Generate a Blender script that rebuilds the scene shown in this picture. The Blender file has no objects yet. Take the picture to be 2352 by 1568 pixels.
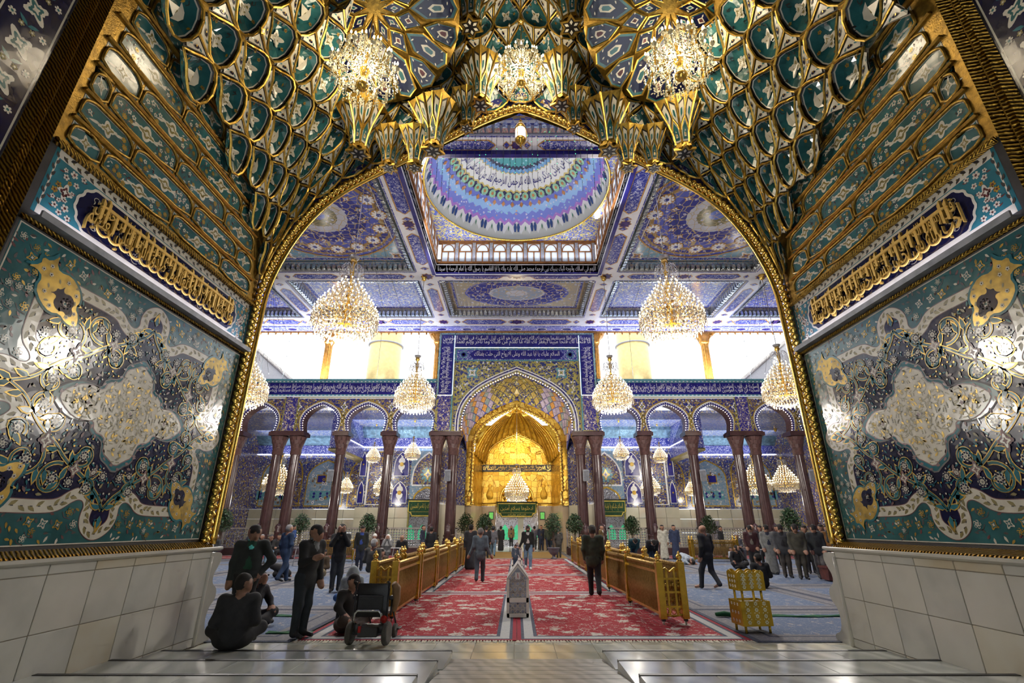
import bpy, math, random
import numpy as np
from mathutils import Vector, Matrix
random.seed(7)
C = bpy.context.scene.collection
S = bpy.context.scene
PI = math.pi
# ------------------------------------------------------------------ camera
cam = bpy.data.cameras.new('camera'); cam_o = bpy.data.objects.new('camera', cam); C.objects.link(cam_o)
cam.sensor_width = 36.0; cam.lens = 1092 / 2352 * 36.0; cam.shift_x = -11 / 2352; cam.clip_end = 500
CAM_H = 1.75
TH = math.atan(424 / 1092)
cam_o.location = (0, 0, CAM_H); cam_o.rotation_euler = (PI / 2 + TH, 0, 0)
S.camera = cam_o
# ------------------------------------------------------------------ world (overcast white daylight)
W = bpy.data.worlds.new('world'); S.world = W; W.use_nodes = True
bgn = W.node_tree.nodes['Background']; bgn.inputs[0].default_value = (0.90, 0.95, 1.0, 1); bgn.inputs[1].default_value = 3.2
S.view_settings.view_transform = 'Standard'; S.view_settings.look = 'None'
S.view_settings.exposure = 0.0; S.view_settings.gamma = 1.0; S.view_settings.use_curve_mapping = False
S.cycles.use_denoising = True; S.cycles.use_adaptive_sampling = True; S.cycles.adaptive_threshold = 0.08; S.cycles.adaptive_min_samples = 12
S.cycles.max_bounces = 5; S.cycles.diffuse_bounces = 3; S.cycles.glossy_bounces = 2; S.cycles.transmission_bounces = 3
S.cycles.sample_clamp_indirect = 6.0; S.cycles.sample_clamp_direct = 0.0
S.cycles.caustics_reflective = False; S.cycles.caustics_refractive = False

def light(name, kind, loc, power, color=(1, 1, 1), size=0.3, rot=(0, 0, 0), size_y=None, parent=None, spread=None):
    l = bpy.data.lights.new(name, kind); l.energy = power; l.color = color
    if kind == 'AREA':
        l.size = size
        if size_y: l.shape = 'RECTANGLE'; l.size_y = size_y
        if spread: l.spread = spread
    else: l.shadow_soft_size = size
    o = bpy.data.objects.new(name, l); C.objects.link(o); o.location = loc; o.rotation_euler = rot
    if parent: o.parent = parent
    if kind == 'AREA': l.specular_factor = 0.15
    return o

# ------------------------------------------------------------------ materials
MT = {}
def nodes_of(name):
    m = bpy.data.materials.new(name); m.use_nodes = True; nt = m.node_tree
    return m, nt, nt.nodes['Principled BSDF']
def mat(name, col, rough=0.5, metal=0.0, var=0.18, scale=6.0, bump=0.0, bscale=40.0, emit=None, es=0.0, coat=0.0, trans=0.0, spec=0.5, col2=None):
    """plain procedural material: noise-varied colour, optional fine bump"""
    m, nt, p = nodes_of(name); N = nt.nodes; Lk = nt.links
    tc = N.new('ShaderNodeTexCoord'); nz = N.new('ShaderNodeTexNoise'); nz.inputs['Scale'].default_value = scale; nz.inputs['Detail'].default_value = 3
    Lk.new(tc.outputs['Object'], nz.inputs['Vector'])
    rp = N.new('ShaderNodeValToRGB'); c2 = col2 or tuple(max(0, c * (1 - var)) for c in col); c1 = col if col2 else tuple(min(1, c * (1 + var)) for c in col)
    rp.color_ramp.elements[0].position = 0.35; rp.color_ramp.elements[1].position = 0.65
    rp.color_ramp.elements[0].color = (*c2, 1); rp.color_ramp.elements[1].color = (*c1, 1)
    Lk.new(nz.outputs['Fac'], rp.inputs['Fac']); Lk.new(rp.outputs['Color'], p.inputs['Base Color'])
    p.inputs['Roughness'].default_value = rough; p.inputs['Metallic'].default_value = metal
    p.inputs['Specular IOR Level'].default_value = spec
    if coat: p.inputs['Coat Weight'].default_value = coat; p.inputs['Coat Roughness'].default_value = 0.05
    if trans: p.inputs['Transmission Weight'].default_value = trans
    if emit: p.inputs['Emission Color'].default_value = (*emit, 1); p.inputs['Emission Strength'].default_value = es
    if bump:
        b = N.new('ShaderNodeBump'); b.inputs['Strength'].default_value = bump; b.inputs['Distance'].default_value = 0.02
        n2 = N.new('ShaderNodeTexVoronoi') if bscale < 0 else N.new('ShaderNodeTexNoise'); n2.inputs['Scale'].default_value = abs(bscale)
        Lk.new(tc.outputs['Object'], n2.inputs['Vector']); Lk.new(n2.outputs[0], b.inputs['Height']); Lk.new(b.outputs['Normal'], p.inputs['Normal'])
    MT[name] = m; return m
class NT:
    """tiny node-graph helper"""
    def __init__(s, name): s.m, s.nt, s.p = nodes_of(name); s.N = s.nt.nodes; s.tc = s.N.new('ShaderNodeTexCoord'); MT[name] = s.m
    def link(s, a, b): s.nt.links.new(a, b)
    def math(s, op, a, b=None, c=None):
        n = s.N.new('ShaderNodeMath'); n.operation = op
        for i, x in enumerate((a, b, c)):
            if x is None: continue
            if isinstance(x, (int, float)): n.inputs[i].default_value = x
            else: s.link(x, n.inputs[i])
        return n.outputs[0]
    def vor(s, vec, scale, feature='F1', rnd=1.0, dim='3D', dist='EUCLIDEAN'):
        n = s.N.new('ShaderNodeTexVoronoi'); n.feature = feature; n.voronoi_dimensions = dim
        if feature != 'DISTANCE_TO_EDGE': n.distance = dist
        n.inputs['Scale'].default_value = scale; n.inputs['Randomness'].default_value = rnd; s.link(vec, n.inputs['Vector']); return n
    def noise(s, vec, scale, detail=2.0):
        n = s.N.new('ShaderNodeTexNoise'); n.inputs['Scale'].default_value = scale; n.inputs['Detail'].default_value = detail; s.link(vec, n.inputs['Vector']); return n
    def ramp(s, fac, stops, const=True):
        r = s.N.new('ShaderNodeValToRGB'); r.color_ramp.interpolation = 'CONSTANT' if const else 'LINEAR'
        e = r.color_ramp.elements
        while len(e) < len(stops): e.new(0.5)
        for q, (pos, col) in zip(e, stops): q.position = pos; q.color = (*col, 1)
        s.link(fac, r.inputs['Fac']); return r.outputs['Color']
    def mix(s, fac, a, b):
        n = s.N.new('ShaderNodeMix'); n.data_type = 'RGBA'
        for i, x in ((0, fac), (6, a), (7, b)):
            if isinstance(x, (int, float)): n.inputs[i].default_value = x
            elif isinstance(x, tuple): n.inputs[i].default_value = (*x, 1)
            else: s.link(x, n.inputs[i])
        return n.outputs[2]
    def mapv(s, vec, scale=(1, 1, 1), loc=(0, 0, 0)):
        n = s.N.new('ShaderNodeMapping'); n.inputs['Scale'].default_value = scale; n.inputs['Location'].default_value = loc; s.link(vec, n.inputs['Vector']); return n.outputs[0]
    def done(s, col, rough=0.3, metal=0.0, bump=None, bs=0.3, bd=0.02):
        s.link(col, s.p.inputs['Base Color']); s.p.inputs['Roughness'].default_value = rough; s.p.inputs['Metallic'].default_value = metal
        if bump is not None:
            b = s.N.new('ShaderNodeBump'); b.inputs['Strength'].default_value = bs; b.inputs['Distance'].default_value = bd
            s.link(bump, b.inputs['Height']); s.link(b.outputs['Normal'], s.p.inputs['Normal'])
        return s.m
def arabesque(name, base, vine, petal, heart, scale=3.0, leaf=None, rough=0.25, vine_w=0.05, fl=0.30, over=None):
    """painted tile: curling vines, flowers with hearts, small leaves on a coloured ground"""
    t = NT(name); ob = t.tc.outputs['Object']
    nz = t.noise(ob, scale * 0.8); add = t.N.new('ShaderNodeVectorMath'); add.operation = 'MULTIPLY_ADD'
    t.link(nz.outputs['Color'], add.inputs[0]); add.inputs[1].default_value = (0.35 / scale * 3,) * 3; t.link(ob, add.inputs[2]); wv = add.outputs[0]
    n1 = t.noise(ob, scale * 1.5, 1.0).outputs['Fac']; n2 = t.noise(wv, scale * 2.3, 0.0).outputs['Fac']; line = lambda q, w: t.math('LESS_THAN', t.math('ABSOLUTE', t.math('SUBTRACT', q, .5)), w)
    v = t.math('MAXIMUM', line(n1, vine_w * .55), line(n2, vine_w * .42))
    col = t.mix(v, base, vine)
    if leaf:
        l = t.vor(wv, scale * 2.6); lf = t.math('LESS_THAN', l.outputs['Distance'], 0.27); col = t.mix(lf, col, leaf)
    f = t.vor(ob, scale * 1.45); d = f.outputs['Distance']
    w = t.N.new('ShaderNodeTexVoronoi'); w.inputs['Scale'].default_value = scale * 8; t.link(ob, w.inputs['Vector'])
    dd = t.math('ADD', d, t.math('MULTIPLY', w.outputs['Distance'], 0.16))
    col = t.mix(t.math('LESS_THAN', dd, fl), col, petal); col = t.mix(t.math('LESS_THAN', dd, fl * 0.52), col, heart)
    if over: col = t.mix(t.math('GREATER_THAN', t.noise(ob, scale * 0.25, 1).outputs['Fac'], 0.55), col, t.mix(0.55, col, over))
    return t.done(col, rough)
# colours of the near iwan's tilework
mat('teal', (0.026, 0.120, 0.125), 0.16, var=0.22, scale=3, bump=0.07, bscale=-7)
mat('teal_light', (0.03, 0.16, 0.19), 0.13, var=0.2, scale=4, bump=0.04, bscale=-7)
mat('navy', (0.006, 0.007, 0.035), 0.14, var=0.3, scale=4, bump=0.07, bscale=-7, spec=.35)
mat('white_tile', (0.62, 0.58, 0.47), 0.18, var=0.1, scale=5, bump=0.07, bscale=-8)
mat('gold_tile', (0.42, 0.27, 0.04), 0.25, metal=0.35, var=0.3, scale=8)
mat('olive_tile', (0.20, 0.16, 0.04), 0.3, var=0.25, scale=8)
mat('maroon_tile', (0.10, 0.02, 0.018), 0.3, var=0.3, scale=8)
mat('gold', (0.56, 0.355, 0.065), 0.30, metal=0.8, var=0.22, scale=14, bump=0.25, bscale=60)
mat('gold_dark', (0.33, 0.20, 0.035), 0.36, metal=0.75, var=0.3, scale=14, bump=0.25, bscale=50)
mat('gold_bright', (0.85, 0.55, 0.12), 0.22, metal=0.9, var=0.1, scale=10)
mat('black_line', (0.012, 0.010, 0.009), 0.4, var=0.2)

# ------------------------------------------------------------------ mesh helpers
class MB:
    """collects polygons, then links them as ONE mesh object"""
    def __init__(s): s.v = []; s.f = []; s.m = []; s.mi = 0; s.sm = []
    def add(s, vs, fs, mi=None, smooth=False):
        b = len(s.v); s.v += [tuple(q) for q in vs]; s.f += [tuple(b + i for i in f) for f in fs]
        s.m += [s.mi if mi is None else mi] * len(fs); s.sm += [smooth] * len(fs)
    def box(s, cx, cy, cz, sx, sy, sz, rz=0.0, mi=None):
        c, n = math.cos(rz), math.sin(rz); x, y, z = sx / 2, sy / 2, sz / 2
        vs = [(cx + a * c - b * n, cy + a * n + b * c, cz + d) for d in (-z, z) for a, b in ((-x, -y), (x, -y), (x, y), (-x, y))]
        s.add(vs, [(3, 2, 1, 0), (4, 5, 6, 7), (0, 1, 5, 4), (1, 2, 6, 5), (2, 3, 7, 6), (3, 0, 4, 7)], mi)
    def box2(s, x0, x1, y0, y1, z0, z1, mi=None): s.box((x0 + x1) / 2, (y0 + y1) / 2, (z0 + z1) / 2, x1 - x0, y1 - y0, z1 - z0, 0, mi)
    def bbox(s, x0, x1, y0, y1, z0, z1, b, mi=None):
        """box with its six faces inset by a chamfer b"""
        X = (x0, x0 + b, x1 - b, x1); Y = (y0, y0 + b, y1 - b, y1); Z = (z0, z0 + b, z1 - b, z1)
        vs = []; ix = {}
        for i in (0, 1):
            for j in (0, 1):
                for k in (0, 1):
                    for a in range(3):
                        q = [1 + i, 1 + j, 1 + k]; q[a] = 3 * (i, j, k)[a]; ix[i, j, k, a] = len(vs); vs.append((X[q[0]], Y[q[1]], Z[q[2]]))
        fs = []
        for a in range(3):
            o1, o2 = [(1, 2), (0, 2), (0, 1)][a]
            for sd in (0, 1):
                q = []
                for p in ((0, 0), (1, 0), (1, 1), (0, 1)):
                    t = [0, 0, 0]; t[a] = sd; t[o1], t[o2] = p; q.append(ix[t[0], t[1], t[2], a])
                fs.append(tuple(q))
        for a in range(3):
            o1, o2 = [(1, 2), (0, 2), (0, 1)][a]
            for p in ((0, 0), (1, 0), (1, 1), (0, 1)):
                t = [0, 0, 0]; t[o1], t[o2] = p; t2 = list(t); t2[a] = 1
                fs.append((ix[t[0], t[1], t[2], o1], ix[t2[0], t2[1], t2[2], o1], ix[t2[0], t2[1], t2[2], o2], ix[t[0], t[1], t[2], o2]))
        for i in (0, 1):
            for j in (0, 1):
                for k in (0, 1): fs.append((ix[i, j, k, 0], ix[i, j, k, 1], ix[i, j, k, 2]))
        s.add(vs, fs, mi)
    def tube(s, path, r, n=6, closed=False, mi=None, caps=True, smooth=True, flat=1.0):
        P = [Vector(p) for p in path]; L = len(P)
        if L < 2: return
        R = r if isinstance(r, (list, tuple)) else [r] * L
        vs = []; up = None
        for i, p in enumerate(P):
            t = (P[(i + 1) % L] - P[i - 1]) if closed else (P[min(i + 1, L - 1)] - P[max(i - 1, 0)])
            if t.length < 1e-9: t = Vector((0, 0, 1))
            t.normalize()
            if up is None: up = Vector((0, 0, 1)) if abs(t.z) < 0.9 else Vector((1, 0, 0))
            a = t.cross(up)
            if a.length < 1e-6: a = t.orthogonal()
            a.normalize(); up = a.cross(t).normalized()
            for k in range(n):
                q = 2 * PI * k / n; vs.append(p + (a * math.cos(q) + up * math.sin(q) * flat) * R[i])
        fs = [(i * n + k, i * n + (k + 1) % n, ((i + 1) % L) * n + (k + 1) % n, ((i + 1) % L) * n + k) for i in range(L if closed else L - 1) for k in range(n)]
        if caps and not closed: fs += [tuple(range(n - 1, -1, -1)), tuple((L - 1) * n + k for k in range(n))]
        s.add(vs, fs, mi, smooth)
    def lathe(s, prof, n=12, c=(0, 0, 0), mi=None, smooth=True, sx=1.0, sy=1.0, mod=None, rot=0.0):
        vs = []
        for r, z in prof:
            for k in range(n):
                q = 2 * PI * k / n + rot; rr = r * (mod(q) if mod else 1.0); vs.append((c[0] + rr * math.cos(q) * sx, c[1] + rr * math.sin(q) * sy, c[2] + z))
        L = len(prof)
        fs = [(i * n + k, i * n + (k + 1) % n, (i + 1) * n + (k + 1) % n, (i + 1) * n + k) for i in range(L - 1) for k in range(n)]
        if prof[0][0] > 1e-4: fs.append(tuple(range(n - 1, -1, -1)))
        if prof[-1][0] > 1e-4: fs.append(tuple((L - 1) * n + k for k in range(n)))
        s.add(vs, fs, mi, smooth)
    def prism(s, poly, f0, f1, mi=None):
        """polygon extruded between two maps (a,b)->xyz"""
        n = len(poly); vs = [f0(*p) for p in poly] + [f1(*p) for p in poly]
        fs = [tuple(range(n - 1, -1, -1)), tuple(range(n, 2 * n))] + [(i, (i + 1) % n, n + (i + 1) % n, n + i) for i in range(n)]
        s.add(vs, fs, mi)
    def poly(s, pts, mi=None): s.add(pts, [tuple(range(len(pts)))], mi)
    def octa(s, x, y, z, r, h, mi=None):
        s.add([(x - r, y, z), (x, y - r, z), (x + r, y, z), (x, y + r, z), (x, y, z - h), (x, y, z + h * .6)], [(0, 1, 4), (1, 2, 4), (2, 3, 4), (3, 0, 4), (1, 0, 5), (2, 1, 5), (3, 2, 5), (0, 3, 5)], mi)
    def mesh(s, name, mats):
        me = bpy.data.meshes.new(name); me.from_pydata(s.v, [], s.f)
        for m in (mats if isinstance(mats, (list, tuple)) else [mats]): me.materials.append(MT[m] if isinstance(m, str) else m)
        me.polygons.foreach_set('material_index', s.m); me.polygons.foreach_set('use_smooth', s.sm); me.update(); return me
    def build(s, name, mats, parent=None, loc=None, rz=0.0, kind=None):
        return inst(name, s.mesh(name, mats), parent, loc, rz, kind)
def inst(name, me, parent=None, loc=None, rz=0.0, kind=None, scale=None):
    o = bpy.data.objects.new(name, me); C.objects.link(o)
    if parent is not None: o.parent = parent
    if loc is not None: o.location = loc
    if rz: o.rotation_euler = (0, 0, rz)
    if scale: o.scale = scale
    if kind: o['kind'] = kind
    return o
def thing(name, label, cat, loc=(0, 0, 0), rz=0.0, group=None, kind=None):
    o = bpy.data.objects.new(name, None); C.objects.link(o); o.empty_display_size = 0.2; o.location = loc; o.rotation_euler = (0, 0, rz)
    return tag(o, label, cat, group, kind)
def tag(o, label, cat, group=None, kind=None):
    o['label'] = label; o['category'] = cat
    if group: o['group'] = group
    if kind: o['kind'] = kind
    return o
def dup(root, loc, rz=0.0, label=None, group=None, scale=None):
    r = root.copy(); C.objects.link(r); r.location = loc; r.rotation_euler = (0, 0, rz)
    if scale: r.scale = (scale,) * 3
    if label: r['label'] = label
    if group: r['group'] = group
    for ch in list(root.children):
        c = ch.copy(); C.objects.link(c); c.parent = r
        for g in list(ch.children):
            d = g.copy(); C.objects.link(d); d.parent = c
    return r
def lerp(a, b, t): return a + (b - a) * t
def interp(pts, t):
    """polyline of tuples sampled at arc fraction t in 0..1"""
    d = [0.0]
    for a, b in zip(pts, pts[1:]): d.append(d[-1] + math.dist(a, b))
    q = max(0.0, min(1.0, t)) * d[-1]
    for i in range(len(pts) - 1):
        if q <= d[i + 1] or i == len(pts) - 2:
            k = (q - d[i]) / max(1e-9, d[i + 1] - d[i]); return tuple(lerp(a, b, k) for a, b in zip(pts[i], pts[i + 1]))
def chaikin(p, n=2, closed=False):
    for _ in range(n):
        q = []; L = len(p)
        for i in range(L if closed else L - 1):
            a, b = p[i], p[(i + 1) % L]
            q += [tuple(lerp(u, v, .25) for u, v in zip(a, b)), tuple(lerp(u, v, .75) for u, v in zip(a, b))]
        if not closed: q = [p[0]] + q + [p[-1]]
        p = q
    return p
def four(q):
    """quarter outline (from the x axis to the y axis) mirrored to a closed loop"""
    r = list(q); r += [(-x, y) for x, y in reversed(q[:-1])]; r += [(-x, -y) for x, y in q[1:]]; r += [(x, -y) for x, y in reversed(q[1:-1])]
    return r
class Inlay(MB):
    """flat cut-tile pieces laid on a surface given by a map (u, v, d) -> xyz"""
    def __init__(s, fn, step=0.0012): super().__init__(); s.fn = fn; s.step = step
    def P(s, pts, mi, lay=1): s.poly([s.fn(u, v, lay * s.step) for u, v in pts], mi)
    def ribbon(s, pts, w, mi, lay=1, closed=False):
        L = len(pts); l = []; r = []
        for i in range(L):
            a = pts[i - 1] if (closed or i) else pts[0]; b = pts[(i + 1) % L] if (closed or i < L - 1) else pts[-1]
            dx, dy = b[0] - a[0], b[1] - a[1]; q = math.hypot(dx, dy) or 1; ww = (w(i / (L - 1)) if callable(w) else w) / 2
            l.append(s.fn(pts[i][0] - dy / q * ww, pts[i][1] + dx / q * ww, lay * s.step)); r.append(s.fn(pts[i][0] + dy / q * ww, pts[i][1] - dx / q * ww, lay * s.step))
        s.add(l + r, [(i, L + i, L + (i + 1) % L, (i + 1) % L) for i in range(L if closed else L - 1)], mi)
    def disc(s, x, y, r, mi, lay=1, n=8, sy=1.0, a0=0.0): s.P([(x + r * math.cos(2 * PI * k / n + a0), y + r * sy * math.sin(2 * PI * k / n + a0)) for k in range(n)], mi, lay)
    def flower(s, x, y, r, n, pet, heart, lay=1, a0=0.0, dark=None, sy=1.0):
        if dark is not None: s.disc(x, y, r * 1.12, dark, lay, 10, sy)
        p = []
        for k in range(n):
            for q, rr in ((-.5, .52), (-.25, .95), (.12, 1.0), (.34, .82)):
                a = a0 + 2 * PI * (k + q) / n; p.append((x + r * rr * math.cos(a), y + r * rr * sy * math.sin(a)))
        s.P(p, pet, lay + 1); s.disc(x, y, r * .36, heart, lay + 2, 6, sy)
    def drawn(s, x, y, r, n, line, ground, lay=1, a0=0.0):
        """outlined blossom: pale contour, dark petals, pale heart"""
        s.flower(x, y, r, n, line, line, lay, a0)
        for k in range(n): a = a0 + 2 * PI * (k - .05) / n; s.disc(x + r * .62 * math.cos(a), y + r * .62 * math.sin(a), r * .22 * (5 / n) ** .4, ground, lay + 3, 6)
        s.disc(x, y, r * .2, ground, lay + 3, 6); s.disc(x, y, r * .1, line, lay + 4, 5)
    def leaf(s, x, y, a, l, w, mi, lay=1):
        c, n = math.cos(a), math.sin(a); s.P([(x + u * l * c - v * w * n, y + u * l * n + v * w * c) for u, v in ((0, 0), (.35, .5), (.7, .38), (1, 0), (.65, -.30), (.3, -.4))], mi, lay)
    def quatre(s, x, y, rx, ry, out, inn, heart, lay=1, a0=0.0):
        q = [(1, 0), (.9, .16), (.62, .2), (.5, .34), (.34, .32), (.3, .5), (.24, .72), (.14, .92), (0, 1)]
        c, n = math.cos(a0), math.sin(a0)
        for k, (f, mi) in enumerate(((1.0, out), (.62, inn), (.3, heart))):
            s.P([(x + (u * rx * c - v * ry * n) * f, y + (u * rx * n + v * ry * c) * f) for u, v in four(q)], mi, lay + k)
def spiral(cx, cy, r, a0, turns, d=1, n=26, r1=0.12):
    return [(cx + r * lerp(1, r1, k / n) * math.cos(a0 + d * 2 * PI * turns * k / n), cy + r * lerp(1, r1, k / n) * math.sin(a0 + d * 2 * PI * turns * k / n)) for k in range(n + 1)]
# ------------------------------------------------------------------ Arabic lettering (joined letter forms, right to left)
_iso = "ء آ أ ؤ إ ئ ا ب ة ت ث ج ح خ د ذ ر ز س ش ص ض ط ظ ع غ ف ق ك ل م ن ه و ى ي".split()
_cod = [0xFE80, 0xFE81, 0xFE83, 0xFE85, 0xFE87, 0xFE89, 0xFE8D, 0xFE8F, 0xFE93, 0xFE95, 0xFE99, 0xFE9D, 0xFEA1, 0xFEA5, 0xFEA9, 0xFEAB, 0xFEAD, 0xFEAF, 0xFEB1, 0xFEB5, 0xFEB9, 0xFEBD, 0xFEC1, 0xFEC5, 0xFEC9, 0xFECD, 0xFED1, 0xFED5, 0xFED9, 0xFEDD, 0xFEE1, 0xFEE5, 0xFEE9, 0xFEED, 0xFEEF, 0xFEF1]
_B = dict(zip(_iso, _cod)); _RJ = set("آأؤإاةدذرزوىء")
def shape_ar(s):
    out = []; i = 0; n = len(s)
    while i < n:
        c = s[i]
        if c not in _B: out.append(c); i += 1; continue
        pv = i > 0 and s[i - 1] in _B and s[i - 1] not in _RJ and c != 'ء'
        if c == 'ل' and i + 1 < n and s[i + 1] in 'اأإآ':
            out.append(chr({'آ': 0xFEF5, 'أ': 0xFEF7, 'إ': 0xFEF9, 'ا': 0xFEFB}[s[i + 1]] + (1 if pv else 0))); i += 2; continue
        nx = i + 1 < n and s[i + 1] in _B and s[i + 1] != 'ء' and c not in _RJ
        out.append(chr(_B[c] + (3 if pv and nx else 2 if nx else 1 if pv else 0))); i += 1
    return ''.join(reversed(out))
_TX = {}
def text_data(s):
    """flat triangles of a line of lettering, normalised to x in 0..1 and y in 0..1; plus its aspect"""
    if s in _TX: return _TX[s]
    cu = bpy.data.curves.new('lettering', 'FONT'); cu.body = shape_ar(s); cu.size = 1; cu.resolution_u = 2; cu.fill_mode = 'FRONT'
    o = bpy.data.objects.new('lettering', cu); C.objects.link(o); bpy.context.view_layer.update()
    me = bpy.data.meshes.new_from_object(o.evaluated_get(bpy.context.evaluated_depsgraph_get()))
    V = np.zeros(len(me.vertices) * 3); me.vertices.foreach_get('co', V); V = V.reshape(-1, 3)[:, :2]
    F = [tuple(p.vertices) for p in me.polygons]
    bpy.data.objects.remove(o); bpy.data.curves.remove(cu); bpy.data.meshes.remove(me)
    lo, hi = V.min(0), V.max(0); asp = (hi[0] - lo[0]) / (hi[1] - lo[1]); V = (V - lo) / (hi - lo)
    _TX[s] = (V.tolist(), F, asp); return _TX[s]
def put_text(mb, s, fn, mi=0, d0=0.0, d1=None):
    """lettering mapped by fn(x01, y01, depth) into mb; with d1 it gets raised edges"""
    V, F, _ = text_data(s)
    if d1 is None: mb.add([fn(x, y, d0) for x, y in V], F, mi); return
    n = len(V); mb.add([fn(x, y, d1) for x, y in V] + [fn(x, y, d0) for x, y in V], F, mi)
    cnt = {}
    for f in F:
        for a, b in zip(f, f[1:] + f[:1]): cnt[(a, b)] = 1
    b0 = len(mb.v) - 2 * n; ed = [(a, b, n + b, n + a) for a, b in cnt if (b, a) not in cnt]
    mb.f += [tuple(b0 + i for i in e) for e in ed]; mb.m += [mi] * len(ed); mb.sm += [False] * len(ed)
# ================================================================== near iwan: walls, vault, steps
X0, XL, XR, YE = 0.10, -5.25, 5.45, 8.5
mat('marble', (0.54, 0.52, 0.45), 0.22, var=0.07, scale=1.6, bump=0.03, bscale=12)
mat('marble_b', (0.50, 0.49, 0.43), 0.25, var=0.08, scale=2.3, bump=0.03, bscale=12)
mat('marble_stain', (0.58, 0.55, 0.45), 0.28, var=0.0, scale=1.1, col2=(0.46, 0.38, 0.24))
mat('grout', (0.22, 0.19, 0.14), 0.8)
mat('plaster_dark', (0.05, 0.045, 0.04), 0.9)
mat('led_white', (0.9, 0.9, 1.0), 0.5, emit=(0.70, 0.72, 1.0), es=3.0)
mat('trough_grey', (0.22, 0.23, 0.25), 0.45, metal=0.3)
def gold_pattern():
    t = NT('gold_rope'); ob = t.tc.outputs['Object']
    w = t.N.new('ShaderNodeTexWave'); w.wave_type = 'BANDS'; w.bands_direction = 'DIAGONAL'; w.inputs['Scale'].default_value = 12.0; w.inputs['Distortion'].default_value = 3.0; t.link(ob, w.inputs['Vector'])
    col = t.ramp(w.outputs['Fac'], [(0.0, (0.10, 0.05, 0.006)), (0.45, (0.62, 0.36, 0.05))]); return t.done(col, 0.3, 0.8, w.outputs['Fac'], 0.8, 0.04)
gold_pattern()
mat('gold_script', (0.78, 0.50, 0.12), 0.3, metal=0.55, var=0.1, scale=10)
TILES = ['teal', 'white_tile', 'gold_tile', 'navy', 'maroon_tile', 'black_line', 'olive_tile', 'teal_light', 'gold']
T_TEAL, T_WHITE, T_GOLD, T_NAVY, T_MAR, T_BLK, T_OLV, T_TL, T_GM = range(9)

def scatter(rng, n, box, rmin, ok, tries=4000):
    out = []
    for _ in range(tries):
        p = (rng.uniform(box[0], box[1]), rng.uniform(box[2], box[3])); r = rng.choice(rmin)
        if ok(p, r) and all((p[0] - a) ** 2 + (p[1] - b) ** 2 > (r + c) ** 2 * 1.1 for a, b, c in out): out.append((*p, r))
        if len(out) >= n: break
    return out
def inside(poly, x, y):
    c = False; j = len(poly) - 1
    for i in range(len(poly)):
        (xi, yi), (xj, yj) = poly[i], poly[j]
        if (yi > y) != (yj > y) and x < (xj - xi) * (y - yi) / (yj - yi) + xi: c = not c
        j = i
    return c
def dist_pl(pl, x, y): return min((x - a) ** 2 + (y - b) ** 2 for a, b in pl) ** .5

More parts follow.
